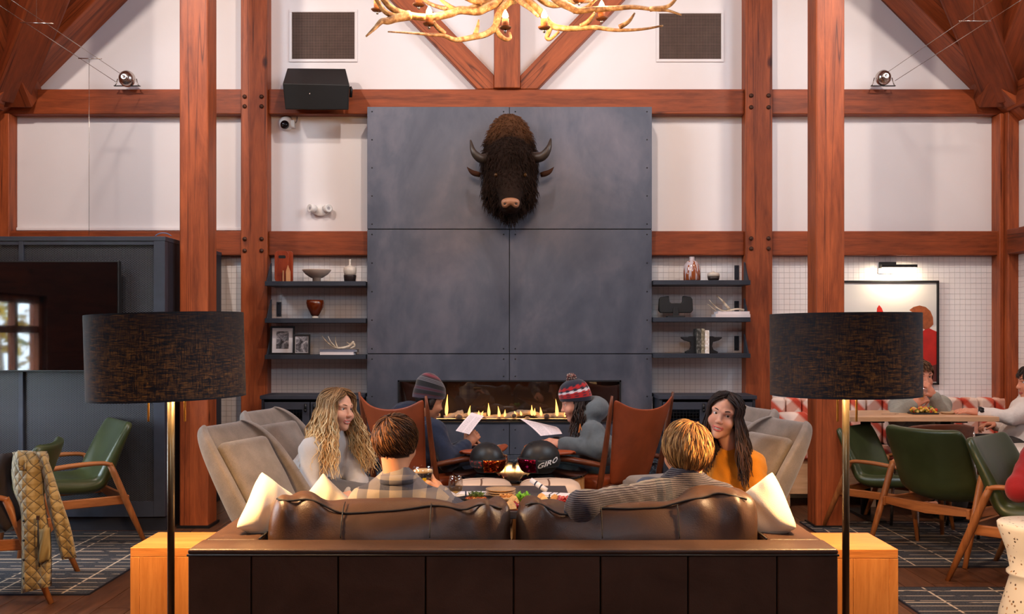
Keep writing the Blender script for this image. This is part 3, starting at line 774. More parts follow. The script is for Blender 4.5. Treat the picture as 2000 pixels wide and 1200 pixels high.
def photo(px0, px1, py0, py1, Y, z, lab, mount, lean):
    r = thing('framed_photo', lab, 'picture', on((px0 + px1) / 2, z, Y)); w, h = S(px1 - px0, Y), S(py1 - py0, Y); f = .014
    g_ = MB(); g_.bb(-w / 2, w / 2, -.012, 0, 0, f); g_.bb(-w / 2, w / 2, -.012, 0, h - f, h); g_.bb(-w / 2, -w / 2 + f, -.012, 0, f, h - f); g_.bb(w / 2 - f, w / 2, -.012, 0, f, h - f)
    g_.o('frame', M['black_metal'], r, bevel=.001); r.rotation_euler = (-.06, 0, lean)
    MB().bb(-w / 2 + f, w / 2 - f, -.004, 0, f, h - f).o('mount', mat_w, r)
    m_ = mount; MB().bb(-w / 2 + f + m_, w / 2 - f - m_, -.006, -.004, f + m_ * 1.0, h - f - m_ * .8).o('print', prn.m, r)
    MB().bb(-w / 2 + .004, w / 2 - .004, 0, .006, .004, h - .004).o('backing', M['black_metal'], r)
photo(528, 575.5, 637, 692.5, 7.56, SL[2], 'larger black frame with white mount and monochrome photo', .032, 0)
photo(573, 606, 653, 693, 7.50, SL[2], 'small black frame with full monochrome photo on the shelf', .004, 0)
def book(name, lab, px0, px1, z, h, d, Y, cov, spine='x', group=None):
    r = thing(name, lab, 'book', (wx((px0 + px1) / 2, Y), Y, z), group=group); w = S(px1 - px0, Y)
    c = MB(); c.bb(-w / 2, w / 2, -d / 2, d / 2, 0, .003); c.bb(-w / 2, w / 2, -d / 2, d / 2, h - .003, h); c.bb(-w / 2, w / 2, -d / 2, -d / 2 + .003, .003, h - .003)
    c.o('cover', cov, r); MB().bb(-w / 2 + .003, w / 2 - .003, -d / 2 + .003, d / 2 - .003, .003, h - .003).o('pages', mat_w, r); return z + h
gc = simple('grey_cover', (104, 108, 124), .5); wc = simple('white_cover', (224, 214, 216), .5, var=.02)
z_ = book('book', 'white book at the bottom of the pair under the small antler', 629, 694, SL[2], S(5.2), .17, 7.56, wc)
z_ = book('book', 'grey book lying on the white one under the small antler', 629, 698, z_, S(5), .17, 7.57, gc); zL = z_
z_ = book('book', 'lower white book under the forked antler', 1393, 1460, SR[1], S(6), .18, 7.56, wc)
zR = book('book', 'upper white book under the forked antler', 1398, 1459, z_, S(5.5), .17, 7.57, wc)
ant = NT('bleached_antler'); v = ant.coord('Object', (1, 1, 1)); ant.set(Base_Color=ant.ramp(ant.noise(v, 26, 4), [(.35, rgba((150, 128, 104))), (.65, rgba((222, 208, 188)))]), Roughness=.6); ant.bump(ant.noise(v, 120, 3), .2, .002)
def antler(o, mat, parent, name, beams):
    """beams: list of (points, r0, r1)"""
    mb = MB()
    for pts, r0, r1 in beams:
        p = smooth_path(pts, 5); m = len(p); mb.tube(p, [r0 + (r1 - r0) * (i / (m - 1)) ** 1.2 for i in range(m)], 8)
    return mb.o(name, mat, parent, True, off=o)
a0 = Vector(on(660, zL))
r = thing('antler', 'small curved shed antler resting on grey and white books', 'antler', a0)
antler(a0, ant.m, r, 'antler_beam', [([P(691, 668, Yi), P(680, 677, Yi - .02), P(663, 680.5, Yi - .03), P(650, 677, Yi), P(638, 668, Yi), P(628, 655.5, Yi)], .011, .003), ([P(655, 678, Yi), P(646, 668, Yi - .02), P(641, 657, Yi - .02)], .006, .002), ([P(659, 679, Yi), P(655.5, 668, Yi + .02), P(655, 657, Yi + .02)], .006, .002), ([P(686, 672, Yi), P(680, 671, Yi), P(677, 668, Yi)], .005, .002), ([P(690, 670, Yi), P(693, 676, Yi - .01), P(684, 681, Yi - .01)], .009, .006)])
a0 = Vector(on(1425, zR))
r = thing('antler', 'pale forked shed antler resting on white books', 'antler', a0)
antler(a0, ant.m, r, 'antler_beam', [([P(1453, 606, Yi), P(1440, 604, Yi - .01), P(1425, 606.5, Yi - .02), P(1411, 607, Yi), P(1396, 598, Yi), P(1385, 586, Yi)], .009, .002), ([P(1425, 605, Yi), P(1414, 592, Yi), P(1406, 583, Yi), P(1399, 578, Yi)], .011, .004), ([P(1418, 597, Yi), P(1409, 586, Yi - .02), P(1402, 580, Yi - .02)], .006, .002), ([P(1398, 607, Yi - .03), P(1390, 601, Yi - .04), P(1382, 594, Yi - .04)], .004, .0015)])
# bottle with streaks
sg = NT('streaked_glaze'); v = sg.coord('Object', (1, 1, .12)); n_ = sg.noise(v, 60, 2, .5); z = sg.n('SeparateXYZ'); sg.l(sg.coord(), z.inputs[0])
n2 = sg.math('SUBTRACT', n_, sg.math('MULTIPLY', z.outputs[2], 1.1))
sg.set(Base_Color=sg.ramp(n2, [(.40, rgba((196, 184, 190))), (.44, rgba((150, 78, 40)))]), Roughness=.12); sg.b.inputs['Specular IOR Level'].default_value = .7
r = thing('streaked_vase', 'grey bottle vase with brown vertical streaks', 'vase', on(1351.5, SR[0]))
MB().lathe([(S(14), 0), (S(16.5), S(2)), (S(17), S(18)), (S(15.5), S(30)), (S(10), S(38)), (S(5), S(40)), (S(5), S(46)), (S(5.4), S(47)), (S(4), S(47))], n=32).o('bottle', sg.m, r, True)
r = thing('lidded_pot', 'small cream and dark brown pot with knobbed lid', 'pot', on(1393.5, SR[0]))
MB().lathe([(S(8), 0), (S(11), S(3)), (S(12), S(8.5))], n=28).o('pot', drk, r, True)
MB().lathe([(S(12), S(8.5)), (S(12), S(14)), (S(9), S(16)), (S(3), S(17)), (S(2), S(18.5)), (0, S(19))], n=28).o('lid', crm, r, True)
# black cut-out sculpture on a stand
r = thing('black_sculpture', 'black rounded sculpture with square notch on a pivot stand', 'sculpture', on(1319, SR[1])); q = S(1)
pol = [(-33 * q, 14 * q), (-30 * q, 9 * q), (30 * q, 9 * q), (34 * q, 14 * q), (33 * q, 35 * q), (30 * q, 40 * q), (14 * q, 42 * q), (13.5 * q, 30 * q), (10 * q, 28 * q), (-9 * q, 28 * q), (-12 * q, 31 * q), (-13 * q, 42 * q), (-29 * q, 40 * q), (-32 * q, 36 * q)]
MB().prism(pol, -.02, .02).o('plate', M['black_plastic'], r, bevel=.006)
MB().prism([(-5.5 * q, 2 * q), (5.5 * q, 2 * q), (5 * q, 17 * q), (3 * q, 20 * q), (-3 * q, 20 * q), (-5 * q, 17 * q)], -.035, -.02).o('pivot', M['black_plastic'], r, bevel=.004)
MB().bb(-17 * q, 17 * q, -.05, .05, 0, 3 * q).o('base', M['black_plastic'], r, bevel=.003)
# anvil bookends and books
iron = simple('black_cast_iron', (34, 34, 38), .5, .4, bump=.1)
for s, px, lab in ((-1, 1357, 'black anvil bookend to the left of the upright books'), (1, 1382, 'black anvil bookend to the right of the upright books')):
    r = thing('anvil_bookend', lab, 'bookend', on(px, SR[2]), group='pair of anvil bookends')
    pol = [(0, 0), (18 * q, 0), (19 * q, 3 * q), (10 * q, 7 * q), (7 * q, 14 * q), (9 * q, 22 * q), (20 * q, 25 * q), (27 * q, 30 * q), (26 * q, 32 * q), (12 * q, 32 * q), (8 * q, 33.5 * q), (0, 33.5 * q)]
    MB().prism([(s * a, b) for a, b in pol][::s], -.035, .035).o('half_anvil', iron, r, bevel=.003)
for i, (px, w, h, c, lab) in enumerate(((1361.5, 8.6, 48, (52, 50, 46), 'dark upright book with patterned spine between the anvils'), (1369.5, 6.6, 48, (120, 112, 92), 'olive upright book in the middle between the anvils'), (1377.5, 8.4, 45, (226, 216, 206), 'pale upright book next to the right anvil'))):
    cv = NT('book_cloth_%d' % i); vv = cv.coord(); cv.set(Base_Color=cv.ramp(cv.noise(vv, 60, 2), [(.45, rgba(c)), (.62, rgba(tuple(min(255, x + 60) for x in c)))]), Roughness=.6)
    r = thing('upright_book', lab, 'book', on(px, SR[2])); w = S(w) - .001; h = S(h)
    k_ = MB(); k_.bb(-w / 2, -w / 2 + .003, -.07, .07, 0, h); k_.bb(w / 2 - .003, w / 2, -.07, .07, 0, h); k_.bb(-w / 2, w / 2, -.073, -.07, 0, h); k_.o('cover', cv.m, r)
    MB().bb(-w / 2 + .003, w / 2 - .003, -.07, .065, .003, h - .003).o('pages', mat_w, r)

# ------------------------------------------------------------------ mesh-door cabinets
Yc = 7.28
for pxa, pxb, lab in ((508, 714, 'dark steel cabinet with wire mesh doors left of the fireplace'), (1277.5, 1478, 'dark steel cabinet with wire mesh doors right of the fireplace')):
    x0, x1 = wx(pxa, Yc), wx(pxb, Yc); ztop = wz(773, Yc); w = x1 - x0
    if pxa < 1000: x1 = min(x1, sxl - .012); w = x1 - x0
    else: x0 = max(x0, sxr + .012); w = x1 - x0
    r = thing('mesh_cabinet', lab, 'cabinet', ((x0 + x1) / 2, Yc, 0), group='steel cabinets flanking the fire'); hw = w / 2; dep = YP - Yc - .004
    MB().bb(-hw, hw, -.01, dep, ztop - .028, ztop).o('top', M['unit_frame'], r, bevel=.002)
    b_ = MB(); b_.bb(-hw + .01, -hw + .03, 0, dep, 0, ztop - .028); b_.bb(hw - .03, hw - .01, 0, dep, 0, ztop - .028); b_.bb(-hw + .03, hw - .03, dep - .02, dep, 0, ztop - .028); b_.bb(-hw + .03, hw - .03, 0, dep - .02, .05, .07)
    b_.bb(-hw + .03, hw - .03, .02, .3, ztop * .52, ztop * .52 + .015); b_.o('carcass', M['shelf_steel'], r)
    MB().bb(-hw + .06, hw - .06, .08, .28, ztop * .535, ztop * .535 + .2).o('folded_blanket', simple('blue_blanket', (44, 58, 90), .9), r, bevel=.03)
    for s in (-1, 1):
        a, b = (-hw + .035, -.004) if s < 0 else (.004, hw - .035); za, zb = .08, ztop - .05; f = .055
        d_ = MB(); d_.bb(a, b, -.012, .012, za, za + f); d_.bb(a, b, -.012, .012, zb - f, zb); d_.bb(a, a + f, -.012, .012, za + f, zb - f); d_.bb(b - f, b, -.012, .012, za + f, zb - f)
        do = d_.o('door', M['unit_frame'], r, bevel=.002)
        wm = MB(); k = 0
        nx = int((b - a - 2 * f) / .022)
        for i in range(1, nx): x = a + f + i * (b - a - 2 * f) / nx; wm.bb(x - .0014, x + .0014, -.0014, .0014, za + f, zb - f)
        nz = int((zb - za - 2 * f) / .022)
        for i in range(1, nz): z = za + f + i * (zb - za - 2 * f) / nz; wm.bb(a + f, b - f, -.0028, 0, z - .0014, z + .0014)
        stuff(wm.o('wire_mesh', M['black_metal'], do))
        kx = b - .028 if s < 0 else a + .028
        kb = MB(); kb.box((kx, -.02, zb - .035), (.016, .016, .05)); kb.ball((kx, -.028, zb - .06), .012, 10, 6); kb.o('latch', M['black_metal'], do, True)

# ------------------------------------------------------------------ things fixed to the upper wall
def vent(px0, px1, py0, py1, lab):
    Y = YW; x0, x1, z0, z1 = wx(px0, Y), wx(px1, Y), wz(py1, Y), wz(py0, Y); r = thing('air_vent', lab, 'vent', ((x0 + x1) / 2, Y, (z0 + z1) / 2)); w, h = x1 - x0, z1 - z0; e = .022
    f = MB(); f.bb(-w / 2 - e, w / 2 + e, -.012, 0, h / 2, h / 2 + e); f.bb(-w / 2 - e, w / 2 + e, -.012, 0, -h / 2 - e, -h / 2); f.bb(-w / 2 - e, -w / 2, -.012, 0, -h / 2, h / 2); f.bb(w / 2, w / 2 + e, -.012, 0, -h / 2, h / 2)
    f.o('frame', M['plaster'], r, bevel=.002)
    MB().bb(-w / 2, w / 2, -.003, -.0005, -h / 2, h / 2).o('backing', simple('vent_dark', (26, 20, 18), .9), r)
    g_ = MB()
    for i in range(40): x = -w / 2 + (i + .5) * w / 40; g_.bb(x - .0018, x + .0018, -.008, -.004, -h / 2, h / 2)
    for i in range(30): z = -h / 2 + (i + .5) * h / 30; g_.bb(-w / 2, w / 2, -.010, -.006, z - .0018, z + .0018)
    stuff(g_.o('grille', simple('grille_brown', (112, 88, 78), .6), r))
vent(570.5, 693, 24.5, 116, 'square brown grille vent above the black loudspeaker'); vent(1287, 1408, 27, 116, 'square brown grille vent behind the chandelier antler tips')
# loudspeaker: wedge cabinet tipped down
Ysp = 7.40
r = thing('loudspeaker', 'black wedge loudspeaker tipped down on the beam', 'speaker', (wx(618, Ysp), Ysp, wz(174, Ysp)))
def sp(px, py, dy): p = P(px, py, Ysp + dy); return p - Vector(r.location)
front = [sp(552, 163, 0), sp(683, 166, 0), sp(681, 215, .06), sp(557, 214, .06)]; topf = [sp(561, 133, .2), sp(675, 134, .2)]
V = [front[0], front[1], front[2], front[3], topf[0], topf[1], sp(672, 205, .24), sp(565, 204, .24)]
MB().add(V, [(0, 1, 2, 3), (0, 4, 5, 1), (4, 7, 6, 5), (3, 2, 6, 7), (0, 3, 7, 4), (1, 5, 6, 2)]).o('cabinet', M['black_plastic'], r, bevel=.006)
gv = [front[0].lerp(front[2], .02) + Vector((.0, -.004, -.002)), front[1].lerp(front[3], .02) + Vector((0, -.004, -.002)), front[2].lerp(front[0], .02) + Vector((0, -.004, .002)), front[3].lerp(front[1], .02) + Vector((0, -.004, .002))]
MB().add(gv + [g_ + Vector((0, .006, 0)) for g_ in gv], [(3, 2, 1, 0), (4, 5, 6, 7), (0, 1, 5, 4), (1, 2, 6, 5), (2, 3, 7, 6), (3, 0, 4, 7)]).o('grille', simple('speaker_cloth', (14, 14, 16), .8, bump=.3, bscale=500), r)
bp = sp(605, 183, .012); MB().box(bp, (.006, .006, .006)).o('badge', M['steel'], r)
MB().bb(-.04, .04, .2, YB - Ysp - .001, -.06, .06).o('wall_bracket', M['black_metal'], r)
kb = MB(); kb.tube([sp(684, 170, .1), sp(686, 175, .1), sp(685, 190, .12)], .012, 8); kb.o('side_yoke', M['black_metal'], r, True)
# dome camera
r = thing('security_camera', 'white dome security camera below the loudspeaker', 'camera', P(560, 243, YW)); q = YW / F; RX = Matrix.Rotation(pi / 2, 3, 'X')
MB().lathe([(0, 0), (14 * q, 0), (14 * q, .03), (12 * q, .05), (9 * q, .065)], n=24, c=(0, 0, .01), R=Matrix.Rotation(pi / 2 + .35, 3, 'X')).o('housing', M['white_plastic'], r, True)
MB().ball((0, -.068, -.018), (.035, .032, .035), 20, 12).o('dome', simple('smoked_dome', (18, 18, 22), .08), r, True)
MB().box((.05, -.03, -.005), (.05, .05, .06)).o('junction_box', M['white_plastic'], r, bevel=.006)
MB().tube(smooth_path([(.07, -.03, 0), (.085, -.025, .02), (.09, -.02, .06), (.088, -.02, .088)], 4), .004, 6).o('cable', simple('grey_cable', (120, 112, 116), .5), r, True)
# emergency light
r = thing('emergency_light', 'white twin-headed emergency light on the plaster wall', 'light', P(627, 412, YW))
MB().lathe([(0, .03), (12 * q, .03), (14 * q, .022), (14 * q, 0)], n=28, sx=1.25, sy=.8, R=Matrix.Rotation(-pi / 2, 3, 'X') @ Matrix.Rotation(pi, 3, 'X')).o('base', M['white_plastic'], r, True)
for s in (-1, 1):
    Rr = Matrix.Rotation(s * .7, 3, 'Z') @ Matrix.Rotation(pi / 2, 3, 'X'); c_ = (s * 14 * q, -.05, 3 * q)
    MB().lathe([(0, -.03), (7 * q, -.025), (8 * q, 0), (8 * q, .03), (6.5 * q, .03), (0, .024)], n=18, c=c_, R=Rr).o('lamp_head', M['white_plastic'], r, True)
    MB().lathe([(0, .026), (6 * q, .027)], n=12, c=c_, R=Rr).o('lens', simple('lamp_lens', (170, 168, 172), .5), r)

# silver ball anchors and the tensioned cable runs
def cable_run(px, py, rad, lines, bars, hang, lab, labc):
    Yb = YB - .09; r = thing('ball_anchor', lab, 'spotlight', (wx(px, Yb), Yb, bm_top)); c = P(px, py, Yb) - Vector(r.location); rr = rad * Yb / F
    MB().ball(c, rr, 24, 14).o('ball', M['steel'], r, True); MB().lathe([(rr * .55, 0), (rr * .5, .012), (rr * .3, .016), (0, .01)], n=20, c=c + Vector((0, -rr * .86, 0)), R=RX).o('lens_ring', M['steel'], r, True)
    for s in (-1, 1): MB().tube([c + Vector((s * rr * 1.15, .0, 0)), c + Vector((s * rr * 1.3, 0, -rr * .6)), Vector((c.x + s * rr * 1.5, 0, 0))], .004, 6).o('yoke', M['steel'], r, True)
    MB().bb(c.x - rr * 1.6, c.x + rr * 1.6, -.008, .012, 0, .004).o('foot', M['black_metal'], r)
    r2 = thing('wire_track', labc, 'cable', P(*lines[0][0][:2], lines[0][0][2]))
    o0 = Vector(r2.location)
    for a, b in lines: MB().cyl(P(*a) - o0, P(*b) - o0, .0022, n=6).o('wire', M['steel'], r2, True)
    for a, b in bars: MB().cyl(P(*a) - o0, P(*b) - o0, .0035, n=6).o('spreader_bar', M['steel'], r2, True)
    for a, b in hang: MB().cyl(P(*a) - o0, P(*b) - o0, .0016, n=6).o('hanger_wire', M['steel'], r2, True)
cable_run(248, 154, 16, [((262, 162, 7.5), (-40, -42, 5.6)), ((226, 160, 7.5), (-60, -28, 5.6))], [((153, 114, 6.9), (199, 115, 6.9)), ((40, 44, 6.15), (104, 46, 6.15))], [((174, 116, 6.9), (174, 460, 6.9)), ((71, 44, 6.15), (71, -110, 6.15))], 'silver ball spotlight on the beam next to the perforated television wall', 'pair of thin tensioned wires running up over the television wall')
cable_run(1725, 152, 15, [((1735, 140, 7.5), (2040, -70, 5.6)), ((1748, 158, 7.5), (2080, -55, 5.6))], [((1873, 41, 6.6), (1935, 41, 6.6))], [((1902, 40, 6.6), (1902, -110, 6.6))], 'silver ball spotlight on the beam above the dining corner', 'pair of thin tensioned wires running up over the dining corner')

# ------------------------------------------------------------------ bison head
bz = thing('bison_head', 'mounted dark brown bison head with curved horns on the steel wall', 'trophy head', P(996, 330, YS))
o0 = np.array(bz.location); b0 = Vector(bz.location)
sd = Sdf()
sd.ell(P(995, 318, 7.42), (.20, .16, .33), k=.06); sd.ell(P(995, 268, 7.36), (.125, .16, .16), k=.08)
sd.ell(P(996, 310, 7.16), (.165, .17, .15), k=.08); sd.ell(P(996, 345, 7.12), (.145, .16, .20), k=.06)
sd.ell(P(995, 372, 7.24), (.185, .2, .17), k=.07); sd.cap(P(996, 345, 7.08), P(997, 398, 6.93), .11, .07, k=.05)
sd.ell(P(997, 399, 6.93), (.076, .06, .052), k=.03); sd.cap(P(996, 404, 7.1), P(996, 424, 7.14), .08, .03, k=.05)
rngb = np.random.RandomState(5)
def fdisp(x, y, z): return .006 * np.sin(70 * x + 11 * np.sin(23 * z)) * np.sin(61 * z + 9 * np.sin(31 * x)) + 0 * y
BV, BF = sd.mesh(.012, disp=fdisp)
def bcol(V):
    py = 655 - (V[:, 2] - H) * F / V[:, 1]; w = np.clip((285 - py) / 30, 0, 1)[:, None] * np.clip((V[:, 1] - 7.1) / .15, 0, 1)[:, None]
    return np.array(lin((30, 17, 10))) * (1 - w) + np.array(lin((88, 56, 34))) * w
M['fur'] = vcol('bison_fur', .85, spec=.15)
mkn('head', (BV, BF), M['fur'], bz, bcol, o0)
# tufts of hair all over it
nrm = np.zeros_like(BV); fn = np.cross(BV[BF[:, 1]] - BV[BF[:, 0]], BV[BF[:, 2]] - BV[BF[:, 0]])
for k in range(4): np.add.at(nrm, BF[:, k], fn)
nrm /= np.linalg.norm(nrm, axis=1)[:, None] + 1e-9
mb = MB(); ids = rngb.choice(len(BV), 6500)
cols = bcol(BV)
for i in ids:
    p = Vector(BV[i]); n = Vector(nrm[i]); py = 655 - (p.z - H) * F / p.y
    if p.y > YS - .01 or (py > 366 and p.y < 7.03 and abs(p.x - b0.x) < .1): continue
    L = rngb.uniform(.03, .07) * (.35 if (p.y < 7.08 and py > 325) else 1); dn = Vector((rngb.uniform(-.4, .4), 0, -1 if py > 300 else -.4))
    c = cols[i] * rngb.uniform(.7, 1.5)
    q1 = p + n * L * .28 + dn * L * .4; q2 = p + n * L * .26 + dn * L * 1.05
    mb.tube([p - b0, q1 - b0, q2 - b0], [.0034, .0026, .0004], 3, False, tuple(c))
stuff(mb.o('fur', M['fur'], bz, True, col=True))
hn = simple('horn', (52, 42, 36), .4, var=.3, vscale=25)
for pts in (((962, 308), (940, 310), (925, 297), (919, 274)), ((1036, 308), (1058, 306), (1071, 291), (1076, 271))):
    p = smooth_path([P(*pts[0], 7.16) - b0, P(*pts[1], 7.12) - b0, P(*pts[2], 7.10) - b0, P(*pts[3], 7.12) - b0], 6); m = len(p)
    MB().tube(p, [.042 * (1 - (i / (m - 1)) ** 1.6 * .86) for i in range(m)], 12).o('horn', hn, bz, True)
for px, s in ((930, -1), (1064, 1)):
    e = P(px + s * -8, 342, 7.30) - b0; MB().tube(smooth_path([e, e + Vector((s * .06, 0, .02)), e + Vector((s * .1, 0, .06))], 4), [.035, .04, .042, .04, .036, .03, .022, .012, .003], 8, flat=.5).o('ear', M['fur'], bz, True, col=True)
for o in bz.children:
    if o.name.startswith('ear'):
        a_ = o.data.color_attributes['Col']; a_.data.foreach_set('color', np.tile(np.array([*lin((70, 42, 28)), 1], np.float32), len(o.data.vertices)))
for px in (968.5, 1026): MB().ball(P(px, 342, 6.985) - b0, .014, 12, 8).o('eye', simple('bison_eye', (64, 40, 14), .08), bz, True)
nm = simple('bison_nose', (150, 104, 76), .45, var=.2)
sd = Sdf(); sd.ell(P(997, 394, 6.872), (.062, .03, .028), k=.02); sd.ell(P(987, 399, 6.878), (.026, .028, .028), k=.02); sd.ell(P(1007, 399, 6.878), (.026, .028, .028), k=.02)
sd.ell(P(986, 398, 6.842), (.013, .016, .009), k=.006, op='s'); sd.ell(P(1008, 398, 6.842), (.013, .016, .009), k=.006, op='s')
mkn('nose', sd.mesh(.005), nm, bz, None, o0)
for px in (986, 1008): MB().ball(P(px, 398.5, 6.862) - b0, (.015, .012, .010), 10, 6).o('nostril', simple('nostril_dark', (20, 10, 8), .6), bz, True)

# ------------------------------------------------------------------ antler chandelier
ch = thing('antler_chandelier', 'large antler chandelier with candle bulbs hanging over the lounge', 'chandelier', (0, 4.55, 2.95)); c0 = Vector(ch.location)
an2 = NT('tan_antler'); v = an2.coord(); an2.set(Base_Color=an2.ramp(an2.noise(v, 40, 5, .65), [(.34, rgba((98, 66, 38))), (.5, rgba((150, 114, 74))), (.68, rgba((198, 168, 130)))]), Roughness=.5); an2.bump(an2.noise(v, 160, 3), .35, .003)
def cant(Ys, beams):
    bl = []
    for pts, r0, r1 in beams:
        n = len(pts); bl.append(([P(x, y, Ys[0] + (Ys[1] - Ys[0]) * ((x - beams[0][0][0][0]) / (beams[0][0][-1][0] - beams[0][0][0][0] + 1e-6))) for x, y in pts], r0, r1))
    return antler(c0, an2.m, ch, 'antler', bl)
cant((4.5, 4.15), [([(985, -30), (973, 2), (950, 15), (932, 22), (898, 20), (878, 27), (848, 33), (817, 33), (783, 25), (760, 12), (742, -12), (725, -45)], .021, .012), ([(800, 30), (773, 35), (757, 41), (745, 42), (732, 55), (715, 71)], .022, .004), ([(775, 33), (752, 23), (733, -4), (722, -20)], .013, .005), ([(908, 20), (890, 18), (868, 5), (850, -12)], .013, .005)])
cant((4.5, 4.1), [([(1005, -8), (977, 22), (967, 52), (950, 66), (923, 73), (890, 78), (865, 69), (840, 68), (807, 65), (758, 62)], .019, .003), ([(966, 52), (975, 68), (988, 77), (997, 74), (995, 63)], .014, .005), ([(868, 66), (853, 52), (846, 42)], .012, .008), ([(928, 68), (933, 52), (935, 38)], .012, .003)])
cant((4.5, 4.15), [([(1000, -25), (1029, 0), (1056, 24), (1073, 46), (1090, 54), (1119, 56), (1162, 54), (1204, 59), (1255, 57), (1295, 50)], .020, .004), ([(1076, 48), (1072, 62), (1068, 74), (1076, 76), (1092, 62)], .013, .006), ([(1210, 53), (1228, 42), (1240, 25)], .012, .004), ([(1135, 52), (1150, 42), (1163, 25)], .014, .009)])
cant((4.7, 4.4), [([(1060, -30), (1088, 0), (1116, 15), (1129, 21), (1153, 19), (1204, 16), (1238, 14), (1281, 19), (1306, 21), (1331, 29)], .021, .004), ([(1270, 18), (1303, 13), (1320, -2), (1328, -18)], .012, .004), ([(1120, 22), (1145, 15), (1170, -8)], .013, .006)])
cant((4.5, 4.3), [([(1000, -30), (1012, -2), (1034, 16), (1051, 32)], .018, .006)])
cant((4.6, 4.4), [([(1020, -12), (1000, 2), (970, 6), (940, 6), (905, -8), (870, -35)], .020, .012)])
cant((4.8, 5.2), [([(980, -40), (930, 12), (880, 18), (830, 2), (790, -40)], .018, .005), ([(880, 16), (860, -4), (850, -30)], .01, .003)])
cant((4.8, 5.2), [([(1020, -40), (1070, 8), (1120, 4), (1180, -6), (1230, -50)], .018, .005)])
cant((4.6, 4.0), [([(985, -60), (960, -40), (900, -60), (840, -120), (830, -190)], .02, .005), ([(900, -60), (850, -70), (810, -110)], .012, .004)])
cant((4.6, 4.0), [([(1015, -60), (1050, -40), (1110, -60), (1180, -120), (1190, -190)], .02, .005), ([(1110, -60), (1160, -70), (1200, -110)], .012, .004)])
MB().lathe([(.02, -.25), (.05, -.2), (.06, 0), (.04, .12), (.02, .5)], n=16, c=(0, .02, .42)).o('hub', an2.m, ch, True)
MB().cyl((0, .02, .9), (0, .02, ZR - c0.z - .62), .008, n=8).o('hanging_rod', M['black_metal'], ch, True)
slv = simple('candle_sleeve', (196, 120, 62), .6); pan_m = simple('drip_pan_rust', (120, 72, 38), .5, .4); blb = NT('candle_bulb'); blb.set(Base_Color=(1, 1, 1, 1), Emission_Color=rgba((255, 196, 120)), Emission_Strength=40)
for px, py, Y in ((987, 55, 4.05), (838, 48, 4.25), (818, 10, 4.7), (737, 20, 4.9), (1063, 55, 4.2), (1175, 37, 4.6), (1131, 2, 4.7)):
    b = P(px, py, Y) - c0; q = Y / F
    MB().lathe([(0, -.004), (10 * q, -.003), (12.5 * q, .004), (11 * q, .005), (0, .002)], n=20, c=b).o('drip_pan', pan_m, ch, True)
    MB().lathe([(6.8 * q, .003), (6.8 * q, 18 * q), (0, 18 * q)], n=16, c=b).o('candle_sleeve', slv, ch, True)
    MB().lathe([(3 * q, 17 * q), (6 * q, 22 * q), (5.5 * q, 27 * q), (2.5 * q, 33 * q), (0, 37 * q)], n=14, c=b).o('candle_bulb', blb.m, ch, True)
    MB().lathe([(2 * q, -.02), (3 * q, -.012), (1.6 * q, -.004)], n=10, c=b).o('candle_stem', M['steel'], ch, True)
    l = bpy.data.lights.new('candle_light', 'POINT'); l.energy = 10; l.color = (1, .54, .22); l.shadow_soft_size = .02
    lo = bpy.data.objects.new('candle_light', l); COL.objects.link(lo); lo.location = P(px, py, Y) + Vector((0, 0, 46 * q))
# ------------------------------------------------------------------ leather sofa
def leather(name, c, rough=.36, wr=.25, scale=1):
    t = NT(name); v = t.coord(); n1 = t.noise(v, 5 * scale, 4, .6, .6); n2 = t.noise(v, 190, 3, .6); L = lin(c)
    t.set(Base_Color=t.ramp(n1, [(.3, tuple(x * .75 for x in L)), (.7, tuple(x * 1.25 for x in L))]), Roughness=t.math('ADD', t.math('MULTIPLY', n1, .2), rough - .1))
    t.bump(t.math('ADD', t.math('MULTIPLY', n1, .8), t.math('MULTIPLY', n2, .2)), wr, .01); return t.m
M['sofa'] = leather('brown_leather', (78, 53, 38), .42, .40)
M['piping'] = simple('dark_piping', (26, 18, 15), .5)
Yf = 3.25; zs = .585; sx0, sx1 = (366 - 1000) * Yf / F, (1638 - 1000) * Yf / F
so = thing('leather_sofa', 'long dark brown leather sofa seen from behind', 'sofa', ((sx0 + sx1) / 2, Yf, 0)); sc = Vector(so.location)
hw = (sx1 - sx0) / 2
bnd = [-hw] + [(p - 1000) * Yf / F - sc.x for p in (490, 660, 831, 1003, 1173, 1344, 1518)] + [hw]
for a, b in zip(bnd[:-1], bnd[1:]): MB().bb(a + .0015, b - .0015, 0, .05, .09, zs - .018).o('back_panel', M['sofa'], so, bevel=.006)
MB().bb(-hw + .01, hw - .01, .05, .15, .1, zs - .03).o('back_core', M['sofa'], so)
MB().bb(-hw, hw, -.004, .155, zs - .02, zs).o('back_rail', M['sofa'], so, bevel=.009)
MB().tube([(-hw, -.004, zs - .02), (hw, -.004, zs - .02)], .004, 6).o('piping', M['piping'], so, True)
for s in (-1, 1):
    MB().bb(min(s * hw, s * (hw - .2)), max(s * hw, s * (hw - .2)), .156, .60, .09, zs).o('arm', M['sofa'], so, bevel=.018)
    MB().tube([(s * (hw - .2), .157, zs + .001), (s * (hw - .2), .59, zs + .001)], .004, 6).o('piping', M['piping'], so, True)
MB().bb(-hw + .2, hw - .2, .15, .92, .12, .26).o('seat_base', M['sofa'], so, bevel=.01)
for s in (-1, 1): MB().bb(min(s * .005, s * (hw - .205)), max(s * .005, s * (hw - .205)), .16, .95, .26, .40).o('seat_cushion', M['sofa'], so, bevel=.03)
for x in (-hw + .08, hw - .08):
    for y in (.06, .85 if abs(x) < hw - .2 else .5): MB().bb(x - .03, x + .03, y - .03, y + .03, 0, .09).o('foot', M['black_metal'], so)
